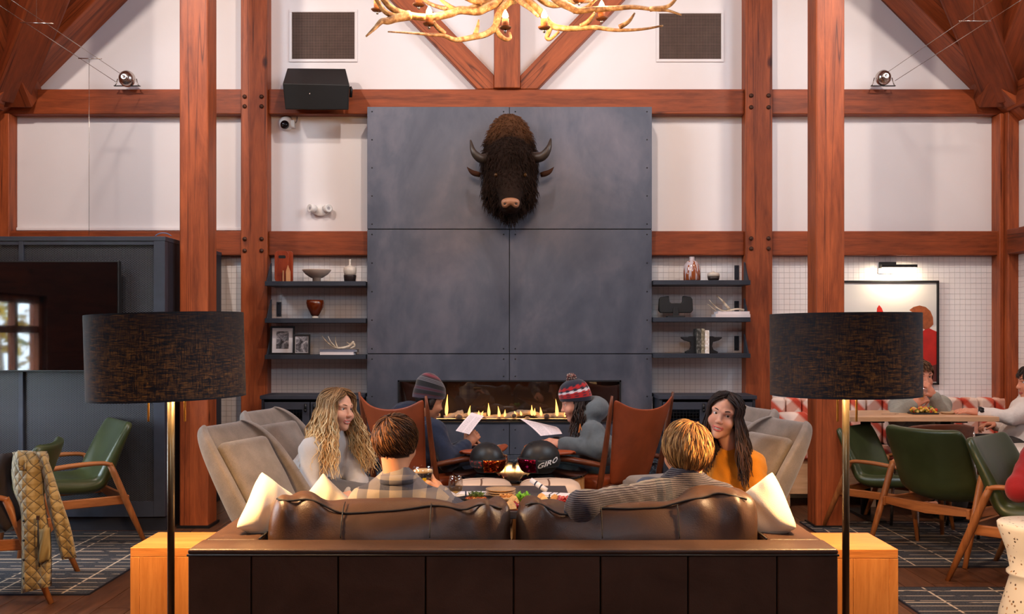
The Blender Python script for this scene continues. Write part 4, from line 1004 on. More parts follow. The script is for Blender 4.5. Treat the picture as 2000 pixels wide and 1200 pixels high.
def cushion_wr(ztop, amp, f=34.):
    return lambda x, y, z: amp * np.exp(-((z - ztop) / .05) ** 2) * np.sin(f * x + 5 * np.sin(7 * x) + 25 * y) + amp * .35 * np.sin(13 * x + 9 * z) * np.sin(17 * z + 4 * x) + 0 * y
# back cushions: soft, resting against the back rail
c1 = sc + Vector((-.443, .275, .555)); sd = Sdf()
Rt = Matrix.Rotation(-.08, 3, 'X')
sd.box(c1, (.425, .10, .140), Rt, .075, .03); sd.ell(c1 + Vector((0, -.01, 0)), (.40, .125, .13), Rt, .03); sd.box(c1 + Vector((-.33, 0, .032)), (.085, .095, .135), Rt, .06, .06); sd.box(c1 + Vector((.37, 0, .012)), (.05, .09, .135), Rt, .05, .05)
cu1 = mkn('back_cushion', sd.mesh(.0085, disp=cushion_wr(.695, .009)), M['sofa'], so, None, sc)
c2 = sc + Vector((.438, .275, .56)); sd = Sdf()
sd.box(c2, (.418, .10, .135), Rt, .075, .03); sd.ell(c2 + Vector((0, -.01, 0)), (.39, .13, .13), Rt, .03); sd.box(c2 + Vector((.29, 0, .04)), (.125, .095, .145), Rt, .07, .08); sd.box(c2 + Vector((-.36, 0, .012)), (.055, .09, .13), Rt, .05, .05); sd.cap(c2 + Vector((-.25, -.02, .19)), c2 + Vector((.02, .06, .20)), .075, .065, .06, 's')
cu2 = mkn('back_cushion', sd.mesh(.0085, disp=cushion_wr(.705, .009, 29.)), M['sofa'], so, None, sc)
def seam(cu, x0, x1):
    """piping laid along the rear top edge of a cushion"""
    V = np.array([v.co[:] for v in cu.data.vertices]); pts = []
    for x in np.linspace(x0, x1, 40):
        m = V[np.abs(V[:, 0] - x) < .012]; k = np.argmax(m[:, 2] - .8 * m[:, 1]); pts.append(Vector((x, m[k, 1] - .001, m[k, 2] + .001)))
    for _ in range(3): pts = [pts[0]] + [(pts[i - 1] + pts[i] * 2 + pts[i + 1]) / 4 for i in range(1, len(pts) - 1)] + [pts[-1]]
    MB().tube(pts, .004, 6).o('piping', M['piping'], cu, True)
seam(cu1, -.84, -.04); seam(cu2, .045, .83)
def vseam(cu, x):
    V = np.array([v.co[:] for v in cu.data.vertices]); pts = []
    for z in np.linspace(zs + .005, .70, 14):
        m = V[(np.abs(V[:, 0] - x) < .012) & (np.abs(V[:, 2] - z) < .01)]
        if len(m): k = np.argmin(m[:, 1]); pts.append(Vector((x, m[k, 1] - .0005, z)))
    MB().tube(pts, .0022, 5).o('stitch', M['piping'], cu, True)
for cu, px in ((cu1, 667), (cu1, 840), (cu2, 1175), (cu2, 1325)): vseam(cu, (px - 1000) * (Yf + .17) / F - sc.x)
# scatter pillows
M['pillow'] = simple('cream_linen', (232, 216, 190), .9, var=.05, vscale=8, bump=.25, bscale=350, sheen=.2)
def pillow(c, w, h, d, R, lab):
    r = thing('scatter_pillow', lab, 'pillow', c); n = 14; V = []; Fc = []
    for s in (1, -1):
        for i in range(n + 1):
            for j in range(n + 1):
                u, v = -1 + 2 * i / n, -1 + 2 * j / n; pin = 1 - .10 * (1 - u * u) * 0 ; e = (1 - u ** 4) * (1 - v ** 4)
                x = u * w / 2 * (1 - .08 * (1 - abs(v) ** 2) * abs(u)) ; z = v * h / 2 * (1 - .08 * (1 - abs(u) ** 2) * abs(v))
                y = s * d / 2 * e ** .55 + .006 * math.sin(9 * u + 4 * v) * e
                V.append(R @ Vector((x, y, z)))
    m = (n + 1) ** 2
    for i in range(n):
        for j in range(n):
            a = i * (n + 1) + j; Fc.append((a, a + n + 1, a + n + 2, a + 1)); Fc.append((m + a, m + a + 1, m + a + n + 2, m + a + n + 1))
    o = MB().add(V, Fc).o('cover', M['pillow'], r, True, sub=1)
    bm = bmesh.new(); bm.from_mesh(o.data); bmesh.ops.remove_doubles(bm, verts=bm.verts, dist=.0005); bm.to_mesh(o.data); bm.free()
    return r
    edge = [R @ Vector((u * w / 2, 0, v * h / 2)) for u, v in ((-1, -1), (0, -.92), (1, -1), (.92, 0), (1, 1), (0, .92), (-1, 1), (-.92, 0), (-1, -1))]
    MB().tube(smooth_path(edge, 4), .003, 5).o('seam', M['pillow'], r, True); return r
Ry = lambda a: Matrix.Rotation(a, 3, 'Y'); Rz = lambda a: Matrix.Rotation(a, 3, 'Z'); Rx = lambda a: Matrix.Rotation(a, 3, 'X')
pillow(P(529, 1004, 3.60), .24, .24, .11, Rz(.95) @ Rx(-.12) @ Ry(.62), 'cream linen pillow standing at the sofa end by the grey armchairs')
pillow(P(634, 1000, 4.0), .24, .24, .12, Rz(.35) @ Ry(.75), 'cream linen pillow tip beside the man in the plaid shirt')
pillow(P(1491, 1004, 3.60), .24, .24, .11, Rz(-1.0) @ Rx(-.12) @ Ry(-.62), 'cream linen pillow at the sofa end beside the blond man')

# ------------------------------------------------------------------ wooden block tables
M['block'] = wood('honey_wood', (186, 112, 52), (226, 152, 82), 'z', 1.6, .35, knots=False, coat=.2)
M['block_x'] = wood('honey_wood_top', (186, 112, 52), (226, 152, 82), 'x', 1.6, .35, knots=False, coat=.2)
for x0, x1, y0, y1, lab in ((-1.437, -1.105, 3.66, 3.95, 'honey wood block side table at the sofa end by the television'), (1.105, 1.442, 3.63, 3.94, 'honey wood block side table at the sofa end by the green chairs')):
    r = thing('block_table', lab, 'side table', ((x0 + x1) / 2, (y0 + y1) / 2, 0)); w, d = (x1 - x0) / 2, (y1 - y0) / 2; e = .035
    for a, b in ((-w, -w + e), (w - e, w)): MB().bb(a, b, -d, d, 0, .465).o('side_panel', M['block'], r, bevel=.002)
    for a, b in ((-w + e, 0), (0, w - e)): MB().bb(a + .0006, b - .0006, -d, -d + .03, 0, .465).o('front_panel', M['block'], r, bevel=.001)
    MB().bb(-w + e, w - e, d - .03, d, 0, .465).o('rear_panel', M['block'], r)
    MB().bb(-w, w, -d, d, .465, .5).o('top', M['block_x'], r, bevel=.003)

# ------------------------------------------------------------------ drum-shade floor lamps
t = NT('black_linen_shade'); v = t.coord('Object', (1, 1, 14)); th = t.noise(v, 26, 5, .7, .2); v2 = t.coord('Object', (9, 9, 1)); th2 = t.noise(v2, 30, 3, .6)
thr = t.ramp(t.math('MULTIPLY', th, t.math('ADD', th2, .5)), [(.46, (0, 0, 0, 1)), (.72, (1, 1, 1, 1))])
t.set(Base_Color=t.mix(thr, rgba((24, 24, 30)), rgba((38, 36, 40))), Roughness=.9)
tl = t.n('BsdfTranslucent'); tl.inputs[0].default_value = rgba((176, 136, 76)); mx = t.n('MixShader'); t.l(t.math('MULTIPLY', thr, .0105), mx.inputs[0])
t.l(t.b.outputs[0], mx.inputs[1]); t.l(tl.outputs[0], mx.inputs[2]); t.l(mx.outputs[0], t.out.inputs[0]); M['shade'] = t.m
M['pole_grad'] = simple('bronze_pole', (96, 84, 66), .3, .9)
M['bulb'] = glow('warm_bulb', (255, 190, 110), 30)
def floor_lamp(px, Y, w, py0, py1, tilt, pole_px, lab, rods):
    x = (px - 1000) * Y / F; z1, z0 = wz(py0, Y), wz(py1, Y); R_ = w / 2 * Y / F; r = thing('floor_lamp', lab, 'lamp', (x, Y, 0))
    dx = (pole_px - px) * Y / F
    MB().lathe([(0, 0), (.095, 0), (.095, .012), (.09, .018), (.02, .022), (0, .022)], n=32, c=(dx, 0, 0)).o('base', M['pole_grad'], r, True)
    MB().cyl((dx, 0, .02), (dx, 0, z1 - .06), .0125, n=16).o('pole', M['pole_grad'], r, True)
    zc = (z0 + z1) / 2; h = (z1 - z0) / 2; Rr = Matrix.Rotation(tilt, 3, 'Y'); e = .004
    sh = MB().lathe([(R_, -h), (R_, -h * .33), (R_, h * .33), (R_, h)], n=64, c=(0, 0, zc), R=Rr).o('shade', M['shade'], r, True)
    bm = bmesh.new(); bm.from_mesh(sh.data); bmesh.ops.remove_doubles(bm, verts=bm.verts, dist=.0003)
    for f in [f for f in bm.faces if len(f.verts) > 4]: bm.faces.remove(f)
    bm.to_mesh(sh.data); bm.free(); sh.data.polygons.foreach_set('use_smooth', [True] * len(sh.data.polygons))
    es = sh.modifiers.new('edge', 'EDGE_SPLIT'); es.split_angle = .8
    rg = MB(); Pv = lambda a, q: Rr @ Vector((math.cos(a) * (R_ - .004), math.sin(a) * (R_ - .004), q)) + Vector((0, 0, zc))
    for q in (-h + .004, h - .004): rg.tube([Pv(2 * pi * k / 48, q) for k in range(49)], .003, 5)
    rg.o('wire_ring', M['black_metal'], r, True)
    sp_ = MB()
    for k in range(3): a = 2 * pi * k / 3 + .4; sp_.cyl((dx, 0, z1 - .07), Pv(a, h - .004), .002, n=6)
    sp_.o('spider', M['black_metal'], r, True)
    for ppx in rods:
        xx = (ppx - px) * Y / F; yy = -.02; p_ = MB(); p_.cyl((xx, yy, z0 + .16), (xx, yy, wz(823, Y)), .004, n=8); p_.o('pull_rod', M['brass'], r, True)
        so_ = MB(); so_.cyl((dx, 0, z0 + .185), (xx, yy, z0 + .185), .003, n=6); so_.cyl((xx, yy, z0 + .15), (xx, yy, z0 + .195), .012, n=12); so_.o('socket', M['brass'], r, True)
        MB().ball((xx, yy + .012, z0 + .12), (.024, .024, .032), 14, 10).o('bulb', M['bulb'], r, True)
        l = bpy.data.lights.new('lamp_light', 'POINT'); l.energy = LAMP_W; l.color = (1, .60, .26); l.shadow_soft_size = .02
        lo = bpy.data.objects.new('lamp_light', l); COL.objects.link(lo); lo.location = (x + xx, Y + yy + .03, z0 + .062)
LAMP_W = 42
floor_lamp(325, 3.42, 296, 614, 778, -.03, 334, 'floor lamp with black drum shade beside the television', (294, 365))
floor_lamp(1649.5, 3.45, 283, 613, 772, -.006, 1652, 'floor lamp with black drum shade beside the dining corner', (1632, 1669))

# ------------------------------------------------------------------ grey lounge chairs
def wool(name, c):
    t = NT(name); v = t.coord(); n = t.noise(v, 420, 2, .7); n2 = t.noise(v, 14, 4); L = lin(c)
    t.set(Base_Color=t.ramp(t.math('ADD', t.math('MULTIPLY', n, .6), t.math('MULTIPLY', n2, .4)), [(.35, tuple(x * .65 for x in L)), (.65, tuple(x * 1.3 for x in L))]), Roughness=.95, Sheen_Weight=.3); t.bump(n, .4, .002); return t.m
M['wool'] = wool('taupe_wool', (124, 112, 104)); M['legwood'] = wood('oak_leg', (120, 72, 40), (168, 108, 62), 'z', 2.5, .45, knots=False)
def lounge_chair(lab):
    r = thing('lounge_chair', lab, 'armchair', group='taupe wool lounge chairs')
    pr = [(.33, .37), (.20, .35), (.02, .33), (-.12, .33), (-.205, .39), (-.265, .49), (-.335, .61), (-.405, .73), (-.455, .815), (-.48, .855)]
    wd = [.28, .29, .295, .295, .295, .29, .28, .26, .22, .16]; wing = [.05, .09, .11, .12, .125, .12, .11, .09, .06, .03]
    V, Fc = ushell(pr, wd, wing, .045); mk('shell', V, Fc, M['wool'], r, True, sub=2)
    sd = Sdf(); Rb = Matrix.Rotation(.53, 3, 'X'); sd.box((0, -.252, .605), (.195, .038, .205), Rb, .036, .02); sd.ell((0, -.24, .59), (.18, .06, .18), Rb, .03)
    mkn('back_cushion', sd.mesh(.011), M['wool'], r)
    sd = Sdf(); sd.box((0, .06, .40), (.27, .27, .055), None, .05, .02); sd.ell((0, .06, .405), (.25, .25, .07), None, .03); mkn('seat_cushion', sd.mesh(.013), M['wool'], r)
    for x in (-.22, .22):
        for y, yy in ((-.12, -.2), (.2, .26)): MB().cyl((x, y, .33), (x * 1.15, yy, 0), .018, .012, 10).o('leg', M['legwood'], r, True)
    return r
lc = lounge_chair('taupe wool lounge chair nearest the sofa beside the timber post')
def place(o, x, y, rz, lab=None, sc_=1):
    o.location = (x, y, 0); o.rotation_euler = (0, 0, rz); o.scale = (sc_,) * 3
    if lab: o['label'] = lab
    return o
place(lc, -1.00, 4.70, -pi / 2 - .30)
place(copy_tree(lc), -1.05, 5.60, -pi / 2 - .30, 'taupe wool lounge chair the blonde woman sits in')
place(copy_tree(lc), 1.00, 4.92, pi / 2 + .30, 'taupe wool lounge chair the woman in yellow sits in')
place(copy_tree(lc), 1.06, 5.74, pi / 2 + .30, 'taupe wool lounge chair half hidden behind the woman in yellow')

# ------------------------------------------------------------------ cognac leather chairs by the fire
M['cognac'] = leather('cognac_leather', (146, 66, 32), .42, .12); M['walnut'] = wood('walnut_frame', (70, 32, 16), (120, 60, 32), 'z', 2.5, .35, knots=False); M['walnut_y'] = wood('walnut_rail', (70, 32, 16), (120, 60, 32), 'y', 2.5, .35, knots=False)
def fire_chair(lab):
    r = thing('leather_chair', lab, 'armchair', group='cognac leather chairs by the fire')
    for s in (-1, 1):
        MB().tube(smooth_path([(s * .30, -.30, 0), (s * .305, -.34, .3), (s * .31, -.40, .6), (s * .32, -.46, .93)], 5), [.016, .017, .018, .019, .02, .02, .02, .02, .02, .019, .018, .017, .016, .015, .012, .008], 10).o('back_post', M['walnut'], r, True)
        MB().tube([(s * .29, .32, 0), (s * .30, .30, .25), (s * .30, .27, .50)], [.014, .02, .016], 10).o('front_leg', M['walnut'], r, True)
        MB().tube([(s * .305, -.37, .50), (s * .31, -.1, .515), (s * .30, .25, .50)], [.02, .026, .018], 8, flat=.8).o('arm_rail', M['walnut_y'], r, True)
        MB().tube([(s * .30, -.33, .28), (s * .30, .31, .30)], .018, 8).o('side_rail', M['walnut_y'], r, True)
        V, Fc = shell([(-.16, .565), (-.06, .56), (.06, .555), (.18, .56), (.27, .575)], [.02, .055, .075, .065, .018], [.01, .02, .03, .02, .01], .022, 8)
        o = mk('armrest', [(v[0] + s * .315, v[1], v[2]) for v in V], Fc, M['cognac'], r, True, sub=1)
    for y, z in ((-.34, .34), (.29, .31)): MB().tube([(-.30, y, z), (0, y, z + .005), (.30, y, z)], [.016, .024, .016], 8, flat=1.4).o('cross_rail', M['walnut'], r, True)
    # shield-shaped sling back, wide at the top with drooping centre
    n = 8; rows = [(.36, .20, 0), (.46, .22, 0), (.60, .25, 0), (.74, .28, 0), (.84, .30, 0), (.89, .315, .0)]; V = []; Fc = []
    for s in (1, -1):
        for i, (z, w, _) in enumerate(rows):
            for j in range(n + 1):
                u = -1 + 2 * j / n; dz = -.055 * (1 - u * u) * (i / 5) ** 3 + .035 * abs(u) ** 4 * (i / 5) ** 3
                y = -.34 - (z - .36) * .235 - .045 * (1 - u * u) + s * .009
                V.append((u * w, y, z + dz))
    m = len(rows) * (n + 1)
    for i in range(len(rows) - 1):
        for j in range(n):
            a = i * (n + 1) + j; Fc += [(a, a + n + 1, a + n + 2, a + 1), (m + a, m + a + 1, m + a + n + 2, m + a + n + 1)]
    for i in range(len(rows) - 1):
        for j in (0, n): a = i * (n + 1) + j; Fc.append((a, a + n + 1, m + a + n + 1, m + a))
    for j in range(n):
        for i in (0, len(rows) - 1): a = i * (n + 1) + j; Fc.append((a, a + 1, m + a + 1, m + a))
    MB().add(V, Fc).o('back', M['cognac'], r, True, sub=2)
    sd = Sdf(); sd.box((0, 0, .36), (.27, .31, .045), None, .04, .02); mkn('seat', sd.mesh(.014), M['cognac'], r)
    return r
fc = fire_chair('cognac leather chair the man in the striped beanie sits in')
FCL = (-.45, 6.47, -.74); FCR = (.50, 6.45, .80)
place(fc, *FCL)
place(copy_tree(fc), *FCR, 'cognac leather chair the woman in the pompom hat sits in')

# ------------------------------------------------------------------ green leather chairs
M['green'] = leather('olive_green_leather', (56, 66, 36), .34, .10); M['oak'] = wood('oak_frame', (124, 72, 38), (178, 112, 62), 'z', 2.5, .4, knots=False); M['oak_y'] = wood('oak_rail', (130, 74, 38), (184, 114, 62), 'y', 2.5, .4, knots=False); M['oak_x'] = wood('oak_cross_rail', (130, 74, 38), (184, 114, 62), 'x', 2.5, .4, knots=False)
def green_chair(lab):
    r = thing('green_chair', lab, 'armchair', group='green leather armchairs with oak frames')
    for s in (-1, 1):
        MB().tube([(s * .315, -.42, 0), (s * .305, -.33, .22), (s * .295, -.235, .46), (s * .295, -.21, .515)], [.013, .02, .02, .018], 10).o('rear_leg', M['oak'], r, True)
        MB().tube(smooth_path([(s * .295, -.225, .505), (s * .30, -.16, .522), (s * .305, 0, .52), (s * .30, .20, .50), (s * .29, .26, .49)], 4), [.018] * 6 + [.02] * 6 + [.022, .022, .02, .018, .012], 8, flat=.75).o('armrest', M['oak_y'], r, True)
        MB().tube([(s * .29, .29, 0), (s * .275, .25, .28), (s * .285, .23, .495)], [.012, .019, .016], 10).o('front_leg', M['oak'], r, True)
        MB().box((s * .275, -.04, .285), (.022, .58, .055)).o('side_rail', M['oak_y'], r, bevel=.006)
    for y in (-.31, .24):
        pol = [(-.285, .315), (.285, .315), (.285, .27), (.18, .262), (.0, .25), (-.18, .262), (-.285, .27)]
        MB().prism(pol, y - .012, y + .012).o('cross_rail', M['oak_x'], r, bevel=.004)
    pr = [(.30, .375), (.27, .40), (.12, .385), (-.06, .355), (-.17, .345), (-.235, .39), (-.275, .48), (-.32, .60), (-.355, .69), (-.37, .735), (-.375, .75)]
    wd = [.21, .225, .24, .25, .25, .25, .255, .262, .262, .25, .22]; cl = [.0, .01, .02, .035, .06, .075, .075, .06, .045, .035, .03]; tk = [.05, .08, .09, .09, .09, .08, .065, .055, .05, .045, .035]
    V, Fc = shell(pr, wd, cl, tk, 10); mk('shell', V, Fc, M['green'], r, True, sub=2)
    return r
gcn = green_chair('green leather armchair standing against the perforated metal wall')
place(gcn, -2.80, 6.04, 2.22)
gl = place(copy_tree(gcn), -2.71, 4.92, 1.80, 'green leather armchair with the quilted jacket over its back'); GL = gl
place(copy_tree(gcn), 2.56, 6.47, -2.40, 'green leather armchair next to the timber post, facing the dining corner', .9)
place(copy_tree(gcn), 2.70, 5.90, -1.00, 'green leather armchair with its back turned, in front of the wooden dining chair')
place(copy_tree(gcn), 2.82, 5.05, -2.40, 'green leather armchair the person in red sits in')

# ------------------------------------------------------------------ low tables and ottomans in the middle
gl_blk = NT('black_glass_top'); gl_blk.set(Base_Color=rgba((8, 8, 10)), Roughness=.05)
bar = wood('barrel_wood', (150, 98, 54), (206, 150, 92), 'z', 2, .45, knots=False)
dt = thing('drum_table', 'round wooden drum table with glossy black top holding two helmets', 'coffee table', (wx(1015, 5.95), 5.95, 0)); Rd = 132 * 5.95 / F
MB().lathe([(0, .455), (Rd, .455), (Rd, .47), (0, .47)], n=56).o('top', gl_blk.m, dt, False, bevel=.003)
for k in range(28):
    a = 2 * pi * (k + .5) / 28; MB().box((math.cos(a) * (Rd - .03), math.sin(a) * (Rd - .03), .23), (.02, 2 * pi * Rd / 28 * .93, .44), Rz(a)).o('stave', bar, dt, bevel=.003)
MB().lathe([(0, .02), (Rd - .04, .02), (Rd - .04, .45), (0, .45)], n=32).o('core', M['joint'], dt)
pf = NT('stitched_hide'); v = pf.coord(); vo = pf.n('TexVoronoi', feature='DISTANCE_TO_EDGE'); pf.l(v, vo.inputs['Vector']); vo.inputs['Scale'].default_value = 5.2
ed = pf.ramp(vo.outputs['Distance'], [(.012, (0, 0, 0, 1)), (.03, (1, 1, 1, 1))]); pf.set(Base_Color=pf.mix(ed, rgba((96, 66, 48)), rgba((206, 180, 160))), Roughness=.6); pf.bump(ed, .5, .008)
for px, w, lab in ((944, 116, 'cream stitched ottoman behind the wine glass and small plates'), (1074, 124, 'cream stitched ottoman behind the rolled napkin')):
    Y = 5.36; x = wx(px, Y); hw_ = w / 2 * 5.3 / F; r = thing('ottoman', lab, 'ottoman', (x, Y, 0), group='cream stitched ottomans')
    sd = Sdf(); sd.box((0, 0, .31), (hw_, .15, .18), None, .06, .02); sd.ell((0, 0, .475), (hw_ * .92, .13, .03), None, .03); mkn('upholstery', sd.mesh(.012), pf.m, r)
    for xx in (-hw_ + .05, hw_ - .05):
        for yy in (-.09, .09): MB().cyl((xx, yy, 0), (xx, yy, .15), .014, n=10).o('foot', M['legwood'], r, True)
gry = simple('dark_grey_laminate', (74, 66, 66), .35); tz = .50
st = thing('serving_table', 'low dark grey serving table laid with shared food', 'coffee table', (-.235, 4.79, 0))
MB().bb(-.52, .52, -.38, .38, tz - .035, tz).o('top', gry, st, bevel=.004)
for x in (-.47, .47):
    for y in (-.32, .32): MB().bb(x - .025, x + .025, y - .025, y + .025, 0, tz - .035).o('leg', M['black_metal'], st)

# ------------------------------------------------------------------ dining corner
dw = wood('ash_table', (196, 146, 106), (226, 182, 142), 'x', 1.5, .4, knots=False)
Yd = 6.66; dx0, dx1 = wx(1655, Yd), wx(1952, Yd); dz = wz(815, Yd); DTZ = dz
dn = thing('dining_table', 'pale wood dining table in front of the plaid bench', 'table', ((dx0 + dx1) / 2, Yd + .3, 0)); hw_ = (dx1 - dx0) / 2
for k in range(4): MB().bb(-hw_, hw_, -.3 + k * .15 + .0006, -.15 + k * .15 - .0006, dz - .032, dz).o('top_plank', dw, dn, bevel=.002)
for x in (-hw_ * .55, hw_ * .55):
    MB().cyl((x, 0, .02), (x, 0, dz - .032), .035, n=14).o('pedestal', M['black_metal'], dn, True); MB().bb(x - .05, x + .05, -.26, .26, 0, .02).o('foot', M['black_metal'], dn); MB().bb(x - .04, x + .04, -.25, .25, dz - .045, dz - .032).o('bearer', M['black_metal'], dn)
pl = NT('red_plaid_wool'); v = pl.coord('Object'); sx = pl.n('SeparateXYZ'); pl.l(v, sx.inputs[0])
dg = pl.math('ADD', sx.outputs[0], sx.outputs[2]); w1 = pl.math('PINGPONG', dg, .11); w2 = pl.math('PINGPONG', pl.math('SUBTRACT', sx.outputs[0], sx.outputs[2]), .16)
ca = pl.ramp(pl.math('MULTIPLY', w1, 9), [(.55, rgba((236, 212, 200))), (.80, rgba((212, 92, 70)))]); cb_ = pl.ramp(pl.math('MULTIPLY', w2, 6), [(.6, (1, 1, 1, 1)), (.68, rgba((228, 180, 164)))])
pl.set(Base_Color=pl.mix(.8, ca, cb_, 'MULTIPLY'), Roughness=.95); pl.bump(pl.noise(v, 300, 2), .3, .002)
bn = thing('plaid_bench', 'wall bench with red and cream plaid channelled back', 'bench', (2.9, YW - .17, 0)); bx = Vector(bn.location)
bx0, bx1 = wx(1506, 7.6), XR - .03; zb1, zb0 = wz(778, 7.6), .44
MB().bb(bx0 - bx.x, bx1 - bx.x, -.25, .12, .1, .36).o('base', dw, bn); ns = 15; sw = (bx1 - bx0) / ns
MB().bb(bx0 - bx.x, bx1 - bx.x, -.28, .10, .36, .44).o('seat', pl.m, bn, bevel=.02)
for k in range(ns):
    a = bx0 + k * sw - bx.x; MB().bb(a + .003, a + sw - .003, .02, .15, zb0, zb1).o('back_channel', pl.m, bn, bevel=.028)
for k in range(5):                 # the bench turns the corner along the right wall
    b = -.30 - k * .15; MB().bb(bx1 - bx.x - .1, bx1 - bx.x + .02, b - .147, b, zb0, zb1).o('back_channel', pl.m, bn, bevel=.028)
MB().bb(bx1 - bx.x - .3, bx1 - bx.x, -1.05, -.28, .36, .44).o('seat', pl.m, bn, bevel=.02); MB().bb(bx1 - bx.x - .28, bx1 - bx.x, -1.05, -.25, .1, .36).o('base', dw, bn)
for x in (bx0 - bx.x + .05, bx0 - bx.x + .7): MB().bb(x - .03, x + .03, -.24, -.18, 0, .1).o('foot', dw, bn)
r = thing('plaid_cushion', 'loose red and cream plaid cushion at the bench end', 'cushion', (wx(1548, 7.42), 7.42, .445)); sd = Sdf(); sd.box((0, 0, .14), (.13, .05, .13), Rx(-.2), .05, .02); sd.ell((0, 0, .14), (.11, .07, .11), Rx(-.2), .02); mkn('cover', sd.mesh(.012), pl.m, r)
# wooden dining chair with bent steel back frame
dc = thing('dining_chair', 'brown curved-back wooden dining chair at the pale dining table', 'chair', (wx(1820, 6.40), 6.40, 0)); vn = wood('brown_veneer', (70, 34, 20), (116, 62, 38), 'x', 1.5, .4, knots=False)
V = []; Fc = []; n = 12
for s in (0, 1):
    for i, z in enumerate((.56, .58, .64, .70, .725, .735)):
        for j in range(n + 1):
            u = -1 + 2 * j / n; w_ = .215 * (.92 if i in (0, 5) else 1); V.append((u * w_, -.22 + .09 * u * u - .02 * (z - .56) / .18 + s * .012, z - .02 * abs(u) ** 3 * (1 if i > 3 else -1)))
m = 6 * (n + 1)
for i in range(5):
    for j in range(n): a = i * (n + 1) + j; Fc += [(a, a + 1, a + n + 2, a + n + 1), (m + a, m + a + n + 1, m + a + n + 2, m + a + 1)]
    for j in (0, n): a = i * (n + 1) + j; Fc.append((a, a + n + 1, m + a + n + 1, m + a))
for j in range(n):
    for i in (0, 5): a = i * (n + 1) + j; Fc.append((a, a + 1, m + a + 1, m + a))
MB().add(V, Fc).o('backrest', vn, dc, True, sub=1)
MB().prism(rrect(-.21, .21, -.2, .2, .06), .44, .455, 'z').o('seat', vn, dc, bevel=.004)
for s in (-1, 1):
    MB().tube(smooth_path([(s * .19, -.24, 0), (s * .19, -.20, .43), (s * .20, -.17, .55), (s * .205, -.14, .68)], 4), .011, 8).o('back_leg', M['steel'], dc, True); MB().cyl((s * .19, .2, 0), (s * .18, .17, .44), .011, n=8).o('front_leg', M['steel'], dc, True)
rt = thing('round_table', 'small round white table between the green chairs', 'table', (3.32, 5.86, 0)); wt = simple('white_laminate', (226, 214, 202), .3, var=.02)
MB().lathe([(0, .585), (.37, .585), (.38, .595), (.37, .61), (0, .61)], n=48).o('top', wt, rt, True); MB().cyl((0, 0, .02), (0, 0, .585), .03, n=14).o('column', M['black_metal'], rt, True); MB().lathe([(0, 0), (.2, 0), (.2, .015), (.03, .03), (0, .03)], n=32).o('foot', M['black_metal'], rt, True)
# framed print and its picture light
Ya = YW - .012; ar = thing('framed_print', 'large black-framed colour print of a figure in a red coat', 'picture', P(1732, 650, Ya)); a0 = Vector(ar.location)
px0, px1, py0, py1 = 1632, 1833, 548.5, 752
def pz(px, py): p = P(px, py, Ya - .02) - a0; return (p.x, p.z)
x0, z1_ = pz(px0, py0); x1, z0_ = pz(px1, py1); f = .016
g_ = MB(); g_.bb(x0, x1, -.035, 0, z0_, z0_ + f); g_.bb(x0, x1, -.035, 0, z1_ - f, z1_); g_.bb(x0, x0 + f, -.035, 0, z0_, z1_); g_.bb(x1 - f, x1, -.035, 0, z0_, z1_); g_.o('frame', M['black_metal'], ar, bevel=.002)
snow = NT('snow_print'); v = snow.coord(); s2 = snow.n('SeparateXYZ'); snow.l(v, s2.inputs[0]); zz = snow.math('ADD', s2.outputs[2], snow.math('MULTIPLY', snow.noise(v, 9, 4), .06))
snow.set(Base_Color=snow.ramp(snow.math('ADD', zz, .5), [(.35, rgba((196, 180, 172))), (.58, rgba((232, 226, 220))), (.60, rgba((198, 196, 196))), (.8, rgba((214, 212, 210)))]), Roughness=.35)
MB().bb(x0 + f, x1 - f, -.02, -.012, z0_ + f, z1_ - f).o('print', snow.m, ar)
def flat(name, pts, mat, y): MB().prism([pz(*p) for p in pts], y, -.0195).o(name, mat, ar)
rc = simple('red_coat_print', (190, 34, 24), .4, var=.15); hr = simple('auburn_print', (150, 78, 40), .4, var=.25, vscale=40); dk = simple('dark_trouser_print', (96, 44, 40), .4)
flat('coat_print', [(1796, 660), (1801, 648), (1812, 640), (1820, 644), (1829, 648), (1829, 742), (1792, 742), (1790, 700)], rc, -.0205)
flat('trouser_print', [(1806, 720), (1829, 712), (1829, 746), (1800, 746)], dk, -.0208)
flat('hair_print', [(1776, 606), (1784, 600), (1796, 597), (1808, 600), (1817, 608), (1822, 620), (1823, 634), (1816, 641), (1806, 644), (1798, 640), (1796, 628), (1790, 616)], hr, -.0209)
flat('distant_figure_print', [(1712, 612), (1713, 602), (1717, 596), (1722, 602), (1726, 612)], rc, -.0205)
pl_ = thing('picture_light', 'black adjustable picture light above the framed print', 'light', P(1730, 522, YW)); q = YW / F
MB().bb(-17 * q, 16 * q, -.03, 0, -13 * q, 9 * q).o('wall_plate', M['white_plastic'], pl_, bevel=.003); MB().bb(-17 * q, 16 * q, -.05, -.03, -3 * q, 9 * q).o('cover', M['black_metal'], pl_, bevel=.003)
MB().bb(-22 * q, 46 * q, -.16, -.125, -3 * q, 2.5 * q).o('bar', M['black_metal'], pl_, bevel=.002); MB().cyl((0, -.04, 0), (0, -.13, 0), .008, n=8).o('arm', M['black_metal'], pl_)
MB().bb(-20 * q, 44 * q, -.155, -.13, -3.6 * q, -3.05 * q).o('diffuser', glow('picture_led', (255, 226, 180), 8), pl_)
l = bpy.data.lights.new('picture_light', 'AREA'); l.shape = 'RECTANGLE'; l.size = .26; l.size_y = .02; l.energy = 3.2; l.color = (1, .80, .55); lo = bpy.data.objects.new('picture_light', l); COL.objects.link(lo); lo.location = P(1742, 526, YW) + Vector((0, -.142, -.006)); lo.rotation_euler = (.5, 0, 0)

